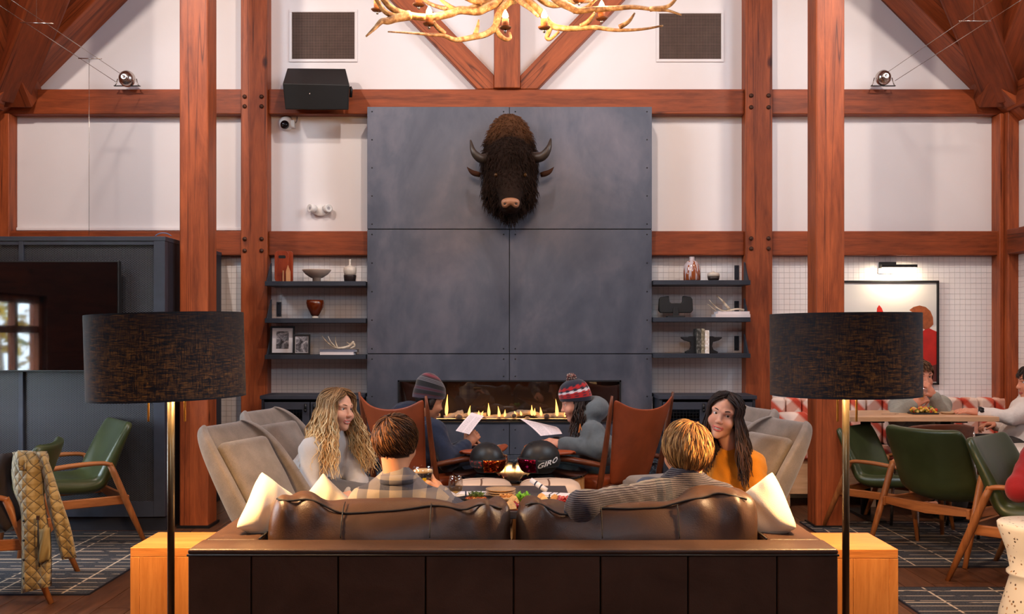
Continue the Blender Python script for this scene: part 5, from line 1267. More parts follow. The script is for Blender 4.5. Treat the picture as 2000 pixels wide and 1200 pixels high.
# rugs
rg = NT('dark_rug_weave'); v = rg.coord('Object'); s3 = rg.n('SeparateXYZ'); rg.l(v, s3.inputs[0])
def lines(sock, per, wd, ph): return rg.math('LESS_THAN', rg.math('PINGPONG', rg.math('ADD', sock, ph), per), wd)
l1 = rg.math('MAXIMUM', lines(s3.outputs[0], .21, .006, .03), lines(s3.outputs[0], .29, .005, .11)); l2 = rg.math('MAXIMUM', lines(s3.outputs[1], .045, .0035, .01), lines(s3.outputs[1], .11, .006, .03))
brk = rg.math('GREATER_THAN', rg.noise(rg.coord('Object', (3, 9, 1)), 2.2, 2), .43); ln = rg.math('MULTIPLY', rg.math('MAXIMUM', l1, l2), brk)
bs = rg.ramp(rg.noise(v, 120, 3), [(.4, rgba((34, 34, 40))), (.6, rgba((62, 62, 66)))]); rg.set(Base_Color=rg.mix(ln, bs, rgba((190, 170, 146))), Roughness=.98); rg.bump(rg.noise(v, 400, 2), .5, .003)
for x0, x1, y0, y1, lab in ((-4.0, -2.12, 4.86, 6.40, 'dark rug with cream line grid under the green chairs by the television'), (2.0, 3.9, 5.44, 6.74, 'dark rug with cream line grid under the row of green chairs'), (1.90, 3.2, 3.6, 4.98, 'dark rug with cream line grid under the terrazzo stool')):
    r = thing('area_rug', lab, 'rug', ((x0 + x1) / 2, (y0 + y1) / 2, 0)); MB().bb(-(x1 - x0) / 2, (x1 - x0) / 2, -(y1 - y0) / 2, (y1 - y0) / 2, 0, .008).o('pile', rg.m, r); 
    b_ = MB(); w, d = (x1 - x0) / 2, (y1 - y0) / 2
    for a in (-1, 1): b_.bb(min(a * w, a * (w + .008)), max(a * w, a * (w + .008)), -d, d, 0, .009); b_.bb(-w, w, min(a * d, a * (d + .008)), max(a * d, a * (d + .008)), 0, .009)
    b_.o('binding', M['unit_dark'], r)
# terrazzo stool
tr = NT('terrazzo'); v = tr.coord(); vo = tr.n('TexVoronoi'); tr.l(v, vo.inputs['Vector']); vo.inputs['Scale'].default_value = 62
vc = tr.n('SeparateColor'); tr.l(vo.outputs['Color'], vc.inputs[0]); chip = tr.math('MULTIPLY', tr.math('LESS_THAN', vo.outputs['Distance'], .32), tr.math('GREATER_THAN', vc.outputs[0], .68))
tr.set(Base_Color=tr.mix(chip, rgba((232, 218, 196)), tr.ramp(vc.outputs[1], [(.3, rgba((90, 70, 50))), (.7, rgba((190, 140, 90)))])), Roughness=.35)
ts = thing('terrazzo_stool', 'white speckled terrazzo hourglass stool', 'stool', (2.37, 4.36, 0)); 
MB().lathe([(0, 0), (.16, 0), (.175, .01), (.17, .05), (.135, .18), (.125, .215), (.14, .228), (.14, .236), (.125, .25), (.14, .33), (.175, .43), (.178, .452), (.172, .458), (0, .458)], n=48).o('body', tr.m, ts, True)
# ------------------------------------------------------------------ ceiling spotlights (above the frame) aimed at the gable wall and lounge
for i, (x, y, z, tx, ty, tz_, w, lab) in enumerate(((-2.6, 4.7, 4.5, -3.1, 7.7, 2.3, 1.1, 'black ceiling spotlight aimed at the television wall'), (0, 4.1, 5.2, .0, 7.5, 2.3, 1.25, 'black ceiling spotlight aimed at the fireplace'), (2.6, 4.7, 4.5, 3.1, 7.7, 2.3, .95, 'black ceiling spotlight aimed at the dining corner'))):
    r = thing('ceiling_spotlight', lab, 'light', (x, y, z)); d = (Vector((tx, ty, tz_)) - Vector((x, y, z))).normalized(); R = d.to_track_quat('Z', 'Y').to_matrix()
    MB().lathe([(0, -.12), (.045, -.11), (.055, 0), (.055, .06), (.048, .06), (.045, .01), (0, 0)], n=24, R=R).o('lamp_head', M['black_metal'], r, True)
    MB().lathe([(0, .02), (.04, .02)], n=20, R=R).o('lens', glow('spot_lens', (255, 226, 196), 12), r)
    top = max(ZR - abs(x - XC), ZE + 4 - abs(y - YC)); MB().cyl((0, 0, .04), (0, 0, top - z - .02), .008, n=8).o('drop_rod', M['black_metal'], r)
    l = bpy.data.lights.new('spot_beam', 'SPOT'); l.energy = SPOT_W * w; l.spot_size = 2.4; l.spot_blend = .6; l.color = (1, .85, .74); l.shadow_soft_size = .06
    o = bpy.data.objects.new('spot_beam', l); COL.objects.link(o); o.location = Vector((x, y, z)) + d * .08; o.rotation_euler = d.to_track_quat('-Z', 'Y').to_euler()
# ------------------------------------------------------------------ people
M['skin'] = vcol('skin', .5, sss=.12, spec=.35, bump=.04, bscale=400)
M['hair'] = vcol('hair', .5, spec=.28)
M['eye'] = vcol('eyeball', .08, spec=.6)
M['hat'] = vcol('knit_hat', .95, sheen=.3, bump=.5, bscale=260)
M['teeth'] = simple('teeth', (236, 228, 218), .3, var=.03)
def V3(*a): return Vector(a)

def add_head(sd, hc, R, s, smile):
    w = lambda x, y, z: hc + R @ V3(x * s, y * s, z * s)
    E = lambda c, r, k=.02, op='u': sd.ell(w(*c), [q * s for q in r], R, k * s, op)
    C = lambda a, b, ra, rb=None, k=.015, op='u': sd.cap(w(*a), w(*b), ra * s, (rb if rb is not None else ra) * s, k * s, op)
    E((0, -.015, .03), (.076, .095, .088)); E((0, .02, -.042), (.0595, .068, .075), .03); E((0, .066, -.098), (.02, .018, .018), .03)
    for q in (-1, 1):
        E((q * .036, .056, -.032), (.026, .024, .026), .02); C((q * .048, .060, .031), (q * .014, .076, .030), .010, None, .015)
        E((q * .0315, .083, .0118), (.0168, .0150, .0088), .003, 's')
        C((q * .0485, .0640, .0140), (q * .0315, .0745, .0235), .0028, .0034, .003); C((q * .0315, .0745, .0235), (q * .0160, .0740, .0130), .0034, .0026, .003)
        C((q * .0480, .0640, .0105), (q * .0315, .0725, .0010), .0022, .0026, .003); C((q * .0315, .0725, .0010), (q * .0165, .0735, .0100), .0026, .0022, .003)
        E((q * .0775, -.012, -.006), (.007, .017, .029), .008); E((q * .0105, .0935, -.0275), (.0072, .008, .0062), .007)
    C((0, .077, .020), (0, .0985, -.0205), .0068, .0088, .014); E((0, .0995, -.0235), (.0092, .0095, .0082), .009)
    if smile:
        for q in (-1, 1): E((q * .041, .060, -.030), (.020, .020, .018), .02)
        E((0, .098, -.0630), (.0265, .024, .0058), .003, 's')
        up = [(-.0335, .0725, -.0500), (-.018, .0865, -.0550), (0, .0915, -.0550), (.018, .0865, -.0550), (.0335, .0725, -.0500)]; lo = [(-.0325, .0725, -.0520), (-.0165, .0845, -.0690), (0, .0885, -.0715), (.0165, .0845, -.0690), (.0325, .0725, -.0520)]
    else:
        up = [(-.024, .080, -.063), (-.012, .091, -.061), (0, .093, -.0605), (.012, .091, -.061), (.024, .080, -.063)]; lo = [(-.022, .080, -.065), (-.008, .090, -.071), (.008, .090, -.071), (.022, .080, -.065)]
    for L, r in ((up, .0034), (lo, .0042)):
        for a, b in zip(L[:-1], L[1:]): C(a, b, r, None, .004)
    return w, up, lo

def add_hand(sd, wr, fd, nb, side, curl, s=1.0, spread=.0):
    """wr wrist, fd finger direction, nb back-of-hand normal, side +1 when the thumb lies on the right looking along fd with nb up"""
    y = Vector(fd).normalized(); z = Vector(nb); z = (z - y * z.dot(y)).normalized(); x = y.cross(z) * side
    W = lambda a, b, c: wr + (x * a + y * b + z * c) * s
    Rm = Matrix((x, y, z)).transposed()
    sd.box(W(.002, .048, 0), (.037 * s, .046 * s, .013 * s), Rm, .012 * s, .008)
    sd.cap(W(0, -.02, 0), W(0, .03, 0), .024 * s, .028 * s, .015)
    for i, (bx_, ln) in enumerate(((.028, .068), (.0095, .076), (-.009, .070), (-.0265, .056))):
        p = (bx_, .088, 0); a = .15; d = (spread * (1.5 - i) * .1, 1, 0); rr = .0088 if i < 3 else .0076
        cur = list(p)
        for k, (f, bend) in enumerate(((.45, .9), (.30, 1.1), (.25, .7))):
            a += curl * bend; nx = [cur[0] + d[0] * ln * f, cur[1] + math.cos(a) * ln * f, cur[2] - math.sin(a) * ln * f]
            sd.cap(W(*cur), W(*nx), rr * (1 - .08 * k) * s, rr * (1 - .08 * (k + 1)) * s, .003); cur = nx
    t0 = (.032, .018, -.006); t1 = (.055, .045, -.012 - .015 * curl); t2 = (.058 - .02 * curl, .075, -.018 - .03 * curl); t3 = (.05 - .03 * curl, .098, -.022 - .04 * curl)
    sd.cap(W(*t0), W(*t1), .014 * s, .0115 * s, .01); sd.cap(W(*t1), W(*t2), .0105 * s, .0095 * s, .004); sd.cap(W(*t2), W(*t3), .0095 * s, .008 * s, .004)

def fabric(name, c, var=.12, bump=.3, bscale=240, stripes=None):
    t = NT(name); v = t.coord(); n = t.noise(v, bscale, 3, .6); n2 = t.noise(v, 7, 4, .55, .5); L = lin(c)
    col = t.ramp(t.math('ADD', t.math('MULTIPLY', n, .5), t.math('MULTIPLY', n2, .5)), [(.35, tuple(x * (1 - var) for x in L)), (.65, tuple(min(1, x * (1 + var)) for x in L))])
    t.set(Base_Color=col, Roughness=.9, Sheen_Weight=.15); t.bump(t.math('ADD', t.math('MULTIPLY', n2, 1.5), t.math('MULTIPLY', n, .4)), bump, .012); return t.m

HC, HR = V3(0, -.012, .03), V3(.083, .102, .095)
def scalp(th, ph, rho, hc, R, s):
    return hc + R @ (s * V3(HC.x + rho * HR.x * math.sin(th) * math.sin(ph), HC.y + rho * HR.y * math.sin(th) * math.cos(ph), HC.z + rho * HR.z * math.cos(th)))

def long_hair(hc, R, s, n, length, amp, freq, gap, cols, seed, base, parent, spread=.10, push=(0, 0, 0), width=.0065, clump=1.0, rho_hi=.22, partx=0.0):
    rn = random.Random(seed); mb = MB(); push = Vector(push)
    for i in range(n):
        sg = 1 if rn.random() < .5 else -1; u = rn.random(); pt = sg * (gap + (pi - gap) * u ** 1.1); rho = 1.0 + rho_hi * rn.random(); p0 = sg * rn.uniform(.05, 1.0) * abs(pt) * .8 + partx; t0 = rn.uniform(.05, .80 if abs(p0) < 1.2 else .5)
        path = []
        for k in range(7):
            t = k / 6; path.append(scalp(t0 + (1.75 - t0) * t, p0 + (pt - p0) * min(1, t * 1.6), 1.0 + (rho - 1) * min(1, t * 1.8 + .2), hc, R, s))
        e = path[-1]; out = (e - hc); out.z = 0; out = out.normalized() if out.length > 1e-5 else V3(0, -1, 0); tn = V3(0, 0, 1).cross(out)
        L = length * rn.uniform(.75, 1.05); ph = rn.uniform(0, 6.28); ph2 = rn.uniform(0, 6.28); sp_ = spread * rn.uniform(.3, 1.1); pu = rn.uniform(.5, 1.1); m = 16
        for k in range(1, m + 1):
            t = k / m; A = amp * min(1, t * 3)
            path.append(e + V3(0, 0, -L * t) + out * (sp_ * (t ** .8) + A * math.cos(freq * t * 6.28 + ph2)) + tn * (A * math.sin(freq * t * 6.28 + ph)) + push * (pu * t))
        for k in range(3, 7): path[k] = path[k] + tn * amp * .5 * math.sin(freq * (k - 6) / 5 * 2 + ph)
        w = width * rn.uniform(.6, 1.3); q = len(path); root, tip = cols[rn.randrange(len(cols))]; f = rn.uniform(.75, 1.25)
        n0 = len(mb.V); mb.tube([p - base for p in path], [w * (.7 if k < 2 else 1) * (1 - .75 * max(0, (k - q * .6) / (q * .4))) for k in range(q)], 5, False, (1, 1, 1), flat=.6)
        for k in range(q):
            t = min(1, max(0, (k - 2) / (q * .5))); c = tuple((a + (b - a) * t) * f for a, b in zip(lin(root), lin(tip)))
            for j in range(5): mb.C[n0 + k * 5 + j] = c
    return mb.o('hair', M['hair'], parent, True, col=True)

def short_hair(hc, R, s, n, cols, seed, base, parent, ln=.6, crown=(.35, pi), lift=.10, width=.0075, nape=1.95, rho0=1.0):
    rn = random.Random(seed); mb = MB()
    # cap under the locks
    cv = MB(); K, J = 14, 40; prof = []
    for k in range(K + 1):
        for j in range(J):
            ph = 2 * pi * j / J - pi; lim = 1.12 if abs(ph) < .8 else (1.12 + (nape - .15 - 1.12) * min(1, (abs(ph) - .8) / .7)); prof.append(scalp(lim * k / K, ph, rho0 + .03, hc, R, s) - base)
    cv.add(prof, [(k * J + j, k * J + (j + 1) % J, (k + 1) * J + (j + 1) % J, (k + 1) * J + j) for k in range(K) for j in range(J)], tuple(x * .8 for x in lin(cols[0])))
    mb.V, mb.F, mb.C = cv.V, cv.F, cv.C
    c0 = crown
    cd = V3(math.sin(c0[0]) * math.sin(c0[1]), math.sin(c0[0]) * math.cos(c0[1]), math.cos(c0[0]))
    for i in range(n):
        th = math.acos(1 - rn.random() * (1 - math.cos(nape))); ph = rn.uniform(-pi, pi); lim = 1.15 if abs(ph) < .85 else (1.15 + (nape - 1.15) * min(1, (abs(ph) - .85) / .6))
        if th > lim: continue
        d = V3(math.sin(th) * math.sin(ph), math.sin(th) * math.cos(ph), math.cos(th)); ax = (cd - d * cd.dot(d)); ax = ax.normalized() if ax.length > .02 else V3(1, 0, 0)
        sw = rn.uniform(-.2, .2) + .3; tan = -ax; side = d.cross(tan); go = (tan * math.cos(sw) + side * math.sin(sw)).normalized(); L = ln * rn.uniform(.6, 1.2); r0 = rho0 + rn.uniform(.02, .08); lf = lift * rn.uniform(.3, 1.2); path = []
        for k in range(7):
            t = k / 6; a = L * t; dd = d * math.cos(a) + go * math.sin(a); rho = r0 + lf * math.sin(pi * min(1, t * .8)) ; path.append(hc + R @ (s * (HC + V3(dd.x * HR.x, dd.y * HR.y, dd.z * HR.z) * rho)) - base)
        w = width * rn.uniform(.6, 1.3); c = lin(cols[rn.randrange(len(cols))]); f = rn.uniform(.7, 1.35)
        mb.tube(path, [w * .8, w, w, w * .95, w * .8, w * .5, w * .08], 4, False, tuple(x * f for x in c), flat=.5)
    return mb.o('hair', M['hair'], parent, True, col=True)

def hat_mesh(hc, R, s, rows, base, parent, name='hat', slouch=(0, 0)):
    """rows: list of (r, z, colour or function(angle)->colour) from the brim up, in head units"""
    J = 48; mb = MB(); 
    for (r, z, c) in rows:
        for j in range(J):
            a = 2 * pi * j / J; k = max(0, z) / .16; p = hc + R @ (s * V3(r * .92 * math.cos(a) + slouch[0] * k ** 2, r * 1.12 * math.sin(a) - .012 + slouch[1] * k ** 2, z + .012 + .026 * math.sin(a) * max(0, 1 - max(0, z) / .1))); mb.V.append(tuple(p - base)); mb.C.append(lin(c(j) if callable(c) else c))
    m = len(rows); mb.F = [(i * J + j, i * J + (j + 1) % J, (i + 1) * J + (j + 1) % J, (i + 1) * J + j) for i in range(m - 1) for j in range(J)] + [tuple((m - 1) * J + j for j in range(J))]
    return mb.o(name, M['hat'], parent, True, col=True)

def person(label, hc, fwd, up, s, neck, shL, shR, arms, pelvis, legs, top, bottom, skin=(205, 150, 122), scalp_c=None, smile=False, gaze=None, brow=(60, 40, 28), iris=(70, 46, 28), lipc=(176, 84, 78), fat=1.0, detail=.0048, topname='sweater', wr_amp=.004, sleeve=1.0, shoe=(40, 36, 34), hood=None):
    R = frame(fwd, up); base = V3(pelvis.x, pelvis.y, 0); root = thing('person', label, 'person', base); sk = Sdf(); hc = Vector(hc)
    w, ul, ll = add_head(sk, hc, R, s, smile)
    sk.cap(w(0, -.022, -.06), neck + (neck - w(0, -.02, -.06)).normalized() * .02, .051 * s, .056 * s, .02)
    sk.cap(neck + (pelvis - neck).normalized() * .05, pelvis, .05, .07, .03); sk.cap(shL, neck + V3(0, 0, -.045), .036, .04, .03); sk.cap(shR, neck + V3(0, 0, -.045), .036, .04, .03)
    fine = [(np.array(hc) - .13 * s, np.array(hc) + .13 * s, detail)]
    cl = Sdf(); right = (shR - shL).normalized(); upv = (neck - pelvis).normalized(); fw = upv.cross(right).normalized(); right = fw.cross(upv); Rt = Matrix((right, fw, upv)).transposed(); sw = (shR - shL).length
    L = (neck - pelvis).length
    cl.ell(pelvis.lerp(neck, .70), (sw * .46 * fat, .112 * fat, L * .36), Rt, .05); cl.ell(pelvis.lerp(neck, .32), (.150 * fat, .118 * fat, L * .42), Rt, .06); cl.ell(pelvis + upv * .05, (.180 * fat, .150 * fat, .13), Rt, .06); cl.cap(neck + upv * -.05, pelvis.lerp(neck, .6), .085 * fat, .10 * fat, .05)
    cl.cap(shL, neck + upv * -.035, .062, .062, .05); cl.cap(shR, neck + upv * -.035, .062, .062, .05); cl.cap(neck + upv * -.03, neck + V3(0, 0, .022), .072, .060, .02)
    sk2 = []
    for sh, (el, wr, hand) in zip((shL, shR), arms):
        sk.cap(sh, el, .042, .036, .02); sk.cap(el, wr, .036, .025, .02); e2 = el.lerp(wr, .88)
        cl.cap(sh, el, .062 * sleeve, .052 * sleeve, .04); cl.cap(el, e2, .052 * sleeve, .042 * sleeve, .03)
        if hand:
            fd, nb, sd_, curl = hand; add_hand(sk, wr, fd, nb, sd_, curl, .95); c = np.array(wr + Vector(fd).normalized() * .08); fine.append((c - .10, c + .10, .0052))
    lg = Sdf(); lg.ell(pelvis, (.165 * fat, .135 * fat, .12), Rt, .05); shoes = []
    for hip, kn, an in legs:
        sk.cap(hip, kn, .06, .045, .03); sk.cap(kn, an, .042, .03, .03); lg.cap(hip, kn, .088 * fat, .066, .04); lg.cap(kn, an + V3(0, 0, .03), .064, .052, .03); shoes.append((an, (kn - hip)))
        sk.cap(an, an + V3((kn - hip).x, (kn - hip).y, 0).normalized() * .1, .03, .024, .02)
    base_n = np.array(base); Rn = np.array(R); hcn = np.array(hc); skn = np.array(lin(skin)); lpn = np.array(lin(lipc))
    sc_ = np.array(lin(scalp_c)) if scalp_c else None
    def colfn(V):
        q = (V - hcn) @ Rn / s; c = np.tile(skn, (len(V), 1))
        ck = np.exp(-(((np.abs(q[:, 0]) - .038) / .02) ** 2 + ((q[:, 2] + .03) / .02) ** 2)) * (q[:, 1] > .03); c *= (1 - ck[:, None] * np.array([.02, .12, .12]))
        d = np.full(len(V), 1.)
        for Lp in (ul, ll):
            for a, b in zip(Lp[:-1], Lp[1:]):
                a = np.array(a); b = np.array(b); ba = b - a; h = np.clip(((q - a) @ ba) / (ba @ ba), 0, 1); d = np.minimum(d, np.linalg.norm(q - a - h[:, None] * ba, axis=1))
        m = np.clip((.0058 - d) / .0012, 0, 1)[:, None]; c = c * (1 - m) + lpn * m
        if smile:
            mm = (((q[:, 0] / .0255) ** 2 + ((q[:, 2] + .063) / .0060) ** 2 < 1) & (q[:, 1] < .0835 - (q[:, 0] / .025) ** 2 * .012) & (q[:, 1] > .05))[:, None]; c = np.where(mm, np.array(lin((110, 50, 46))), c)
        if sc_ is not None:
            ang = np.arctan2(np.abs(q[:, 0]), q[:, 1]); lim = np.where(ang < .75, .094, np.where(ang < 1.35, .094 - (ang - .75) * .10, -.055)); mm = (np.linalg.norm(q, axis=1) < .16) & (q[:, 2] > lim); c = np.where(mm[:, None], sc_, c)
        return c
    mkn('body', sk.mesh(.011, fine), M['skin'], root, colfn, base_n)
    def wr_(x, y, z): return wr_amp * (np.sin(46 * x + 30 * z + 4 * np.sin(21 * y)) * np.sin(38 * z + 25 * y + 3 * np.sin(17 * x)))
    if hood: hood(cl)
    o_top = mkn(topname, cl.mesh(.0125, disp=wr_), top, root, None, base_n)
    mkn('trousers', lg.mesh(.018), bottom, root, None, base_n)
    sm = simple('shoe_leather', shoe, .6)
    for an, d in shoes:
        d = V3(d.x, d.y, 0).normalized(); sd = Sdf(); sd.ell(an + d * .06 + V3(0, 0, -.035), (.045, .13, .04), frame(d), .02); sd.cap(an, an + V3(0, 0, .03), .05, .048, .03); mkn('shoe', sd.mesh(.013), sm, root, None, base_n)
    # eyes, brows, teeth
    g = Vector(gaze).normalized() if gaze else (R @ V3(0, 1, 0))
    for q in (-1, 1):
        c = w(q * .0315, .0612, .0120); mb = MB().ball((0, 0, 0), .0136 * s, 28, 20); cols = []
        for v in mb.V:
            a = Vector(v).normalized().angle(g); cols.append(lin((8, 6, 6)) if a < .22 else lin(iris) if a < .50 else lin((232, 226, 222)))
        e = mk('eye', [tuple(Vector(v) + c - base) for v in mb.V], mb.F, M['eye'], root, True, col=cols)
        p = [w(q * .0135, .0855, .0300), w(q * .022, .0850, .0345), w(q * .034, .0785, .0372), w(q * .046, .0690, .0350), w(q * .053, .0600, .0305)]
        p = [x + (x - w(0, -.01, .03)).normalized() * -.0010 for x in p]
        mb = MB(); mb.tube([x - base for x in smooth_path(p, 3)], [r_ * s for r_ in lerp_list([.0018, .0028, .0028, .0022, .0008], 13)], 6, True, lin(brow)); mb.o('eyebrow', M['hair'], root, True, col=True)
    if smile:
        mb = MB()
        for k in range(8):
            a = (k - 3.5) * .0062; mb.box(w(a, .0872 - (a / .025) ** 2 * .011, -.0615) - base, (.0060 * s, .004 * s, .0085 * s), R)
        mb.o('teeth', M['teeth'], root, bevel=.0012)
    return root, R, w, base

def seated(pelvis, f, rt, knee=.42, kz=.5, gap=.1, foot=.08, az=.09):
    f = Vector(f).normalized(); rt = Vector(rt).normalized(); out = []
    for q in (-1, 1):
        h = pelvis + rt * q * .085; k = pelvis + f * knee + rt * q * gap; k.z = kz; a = k + f * foot; a.z = az; out.append((h, k, a))
    return out
jeans = fabric('blue_denim', (58, 70, 96)); black_tr = fabric('black_trousers', (30, 29, 31)); khaki = fabric('khaki_trousers', (150, 128, 98))

# 1  blonde woman in pale grey top, smiling towards the fire
hc = P(660, 801, 5.42); pv = V3(-1.14, 5.52, .45); nk = P(648, 850, 5.46); shL = P(672, 872, 5.62); shR = P(610, 880, 5.30)
r, R, w, b = person('woman with long wavy blonde hair in a pale grey top', hc, (.83, -.54, -.06), (.10, .02, 1), .94, nk, shL, shR,
    [(P(700, 945, 5.48), P(682, 968, 5.28), ((-.3, -.6, -.5), (.5, -.3, .8), 1, .5)), (P(604, 962, 5.20), P(655, 972, 5.14), ((.8, -.1, -.3), (.2, -.5, .8), -1, .6))], pv, seated(pv, (.95, -.3, 0), (-.3, -.95, 0), .40, .42),
    fabric('pale_grey_jersey', (186, 180, 178), .06, .15), fabric('grey_leggings', (96, 94, 98)), (230, 174, 146), (140, 106, 66), True, (.85, -.45, -.05), (120, 88, 58), (70, 80, 80), (204, 120, 110), .95, .0030, sleeve=1.05)
long_hair(hc, R, .94, 760, .36, .011, 2.9, .92, [((120, 88, 56), (226, 188, 134)), ((150, 112, 72), (240, 212, 164)), ((100, 72, 46), (200, 156, 104))], 3, b, r, .125, (.03, -.03, 0), .0040, rho_hi=.30)
# 2  man in plaid shirt, back of the head to the room
t = NT('plaid_flannel'); v = t.coord('Object', (1, 1, 1), (0, 0, .05)); sx = t.n('SeparateXYZ'); t.l(v, sx.inputs[0])
def band(sock, per, wd, ph): return t.math('LESS_THAN', t.math('PINGPONG', t.math('ADD', sock, ph), per), wd)
bh = band(sx.outputs[2], .045, .020, .012); bv = band(sx.outputs[0], .045, .020, .02); both = t.math('MULTIPLY', t.math('ADD', bh, bv), .5)
t.set(Base_Color=t.mix(t.math('MULTIPLY', t.noise(v, 220, 2), .4), t.ramp(both, [(.2, rgba((166, 148, 128))), (.5, rgba((116, 108, 108))), (.9, rgba((42, 48, 68)))]), rgba((118, 110, 108))), Roughness=.95); t.bump(t.noise(v, 8, 3), .3, .01); plaid = t.m
hc = P(774, 868, 3.92); pv = V3(-.47, 4.10, .44); nk = P(776, 944, 3.90); shL = P(714, 984, 3.90); shR = P(842, 988, 3.92)
r, R, w, b = person('man with short brown hair in a plaid shirt, seen from behind', hc, (.42, .90, -.06), (0, 0, 1), .93, nk, shL, shR,
    [(P(690, 1040, 4.0), P(740, 1040, 4.3), ((.5, .8, 0), (0, 0, 1), 1, .4)), (P(884, 1000, 4.10), P(858, 962, 4.20), ((-.45, .35, .75), (.8, .1, .3), -1, .75))], pv, seated(pv, (0, 1, 0), (1, 0, 0), .38, .48),
    plaid, jeans, (214, 150, 112), (62, 38, 22), False, topname='plaid_shirt')
short_hair(hc, R, .93, 3000, [(78, 46, 24), (104, 64, 34), (60, 36, 20), (134, 86, 48)], 4, b, r, .62, (.5, pi + .1), .07, .0033)
cl = MB(); cpath = [nk - b + V3(.066 * math.cos(a), .064 * math.sin(a), .014 - .006 * math.sin(a)) for a in [pi - .15 + (pi + .3) * k / 13 for k in range(0, 14)]]
cl.tube(cpath, [.006] + [.014] * 12 + [.006], 8, True, flat=1.5, up=(0, 0, 1)); cl.o('collar', plaid, r, True)
# 3  blond man in a ribbed sweater, arm along the sofa back
t = NT('ribbed_knit'); v = t.coord('Object'); wv = t.n('TexWave', bands_direction='X'); t.l(t.coord('Object', (1, 1, 1), (0, .12, 0)), wv.inputs[0]); wv.inputs['Scale'].default_value = 34; wv.inputs['Distortion'].default_value = .6
wz_ = t.n('TexWave', bands_direction='Z'); t.l(v, wz_.inputs[0]); wz_.inputs['Scale'].default_value = 46; wz_.inputs['Distortion'].default_value = .8
sx = t.n('SeparateXYZ'); t.l(v, sx.inputs[0]); st1 = t.math('LESS_THAN', t.math('ABSOLUTE', t.math('ADD', sx.outputs[0], .146)), .012); st2 = t.math('LESS_THAN', t.math('ABSOLUTE', t.math('ADD', sx.outputs[0], .108)), .014); stp = t.math('MAXIMUM', st1, st2)
kn = t.math('ADD', t.math('MULTIPLY', t.noise(v, 90, 2), .35), t.math('MULTIPLY', wz_.outputs['Fac'], .65)); bc = t.ramp(kn, [(.2, rgba((30, 26, 38))), (.8, rgba((72, 62, 74)))]); t.set(Base_Color=t.mix(stp, bc, rgba((26, 28, 48))), Roughness=.95, Sheen_Weight=.3); t.bump(kn, .8, .006); knit = t.m
hc = P(1340, 885, 3.80); pv = V3(.70, 4.08, .44); nk = P(1338, 946, 3.77); shL = P(1272, 976, 3.70); shR = P(1404, 980, 3.78)
r, R, w, b = person('blond man in a ribbed grey knit sweater with arm over the sofa back', hc, (-.42, .90, .02), (-.04, 0, 1), .97, nk, shL, shR,
    [(P(1138, 992, 3.47), P(1150, 1000, 3.80), ((.3, .9, -.2), (0, 0, 1), -1, .4)), (P(1430, 1060, 3.95), P(1400, 1070, 4.2), ((-.3, .9, 0), (0, 0, 1), 1, .4))], pv, seated(pv, (0, 1, 0), (1, 0, 0), .38, .48),
    knit, jeans, (216, 148, 112), (150, 106, 58), False, topname='knit_sweater', sleeve=1.12, wr_amp=.005)
short_hair(hc, R, .96, 3200, [(150, 104, 58), (180, 130, 76), (118, 78, 42), (200, 152, 92)], 8, b, r, 1.0, (.35, pi * .75), .10, .0033, 1.95)
# 4  dark-haired woman in mustard, smiling at the camera
hc = P(1414, 812, 4.86); pv = V3(1.13, 5.02, .47); nk = P(1433, 880, 4.98); shL = P(1468, 908, 4.86); shR = P(1392, 906, 5.12)
r, R, w, b = person('smiling woman with long dark hair in a mustard sweater', hc, (-.42, -.90, -.02), (.26, -.04, 1), .95, nk, shL, shR,
    [(P(1488, 985, 4.76), P(1420, 990, 4.68), ((-.9, .1, 0), (0, -.3, .9), 1, .5)), (P(1372, 985, 5.0), P(1350, 1000, 4.8), ((-.9, -.1, 0), (0, -.3, .9), -1, .5))], pv, seated(pv, (-.95, -.25, 0), (-.25, .95, 0)),
    fabric('mustard_knit', (206, 126, 10), .10, .2), jeans, (226, 168, 142), (38, 24, 20), True, (-.05, -1, -.02), (40, 24, 20), (60, 40, 28), (200, 104, 98), .9, .0030)
long_hair(hc, R, .95, 700, .33, .008, 1.5, .88, [((30, 19, 17), (52, 32, 26)), ((24, 15, 14), (42, 26, 22)), ((40, 26, 22), (70, 44, 34))], 5, b, r, .055, (.0, -.02, 0), .0042, rho_hi=.18)
# 5  man in navy jacket and striped beanie reading a menu
hc = P(838, 784, 6.42); pv = V3(-.56, 6.44, .45); nk = P(824, 826, 6.44); shL = P(796, 828, 6.62); shR = P(848, 842, 6.28)
def mhood(c): c.ell(P(800, 806, 6.46), (.125, .11, .075), None, .05); c.ell(P(806, 850, 6.46), (.15, .16, .16), None, .05)
r, R, w, b = person('man in navy jacket and striped beanie reading a menu by the fire', hc, (.80, .45, -.32), (.2, .1, 1), 1.0, nk, shL, shR,
    [(P(850, 900, 6.74), P(905, 872, 6.55), ((.8, 0, .3), (0, .4, .8), 1, .6)), (P(876, 902, 6.20), P(912, 868, 6.36), ((.55, .25, .5), (.3, -.8, .2), -1, .7))], pv, seated(pv, (.78, .62, 0), (.62, -.78, 0), .42, .5),
    fabric('navy_shell_jacket', (18, 30, 56), .2, .2, 60), fabric('navy_trousers', (24, 34, 56)), (186, 126, 94), (40, 28, 22), topname='jacket', hood=mhood, fat=1.08, sleeve=1.15)
mr, bk, gy, pu = (64, 18, 28), (16, 15, 20), (96, 92, 100), (58, 44, 60)
rows = [(.088, .005, pu), (.092, .018, pu), (.0925, .024, mr), (.093, .030, bk), (.093, .046, bk), (.092, .050, pu), (.091, .056, mr), (.090, .064, pu), (.089, .068, bk), (.087, .092, bk), (.084, .098, gy), (.082, .101, bk), (.080, .106, gy), (.077, .110, bk), (.073, .116, gy), (.068, .121, bk), (.062, .128, mr), (.05, .140, (120, 40, 54)), (.034, .150, mr), (.02, .156, mr)]
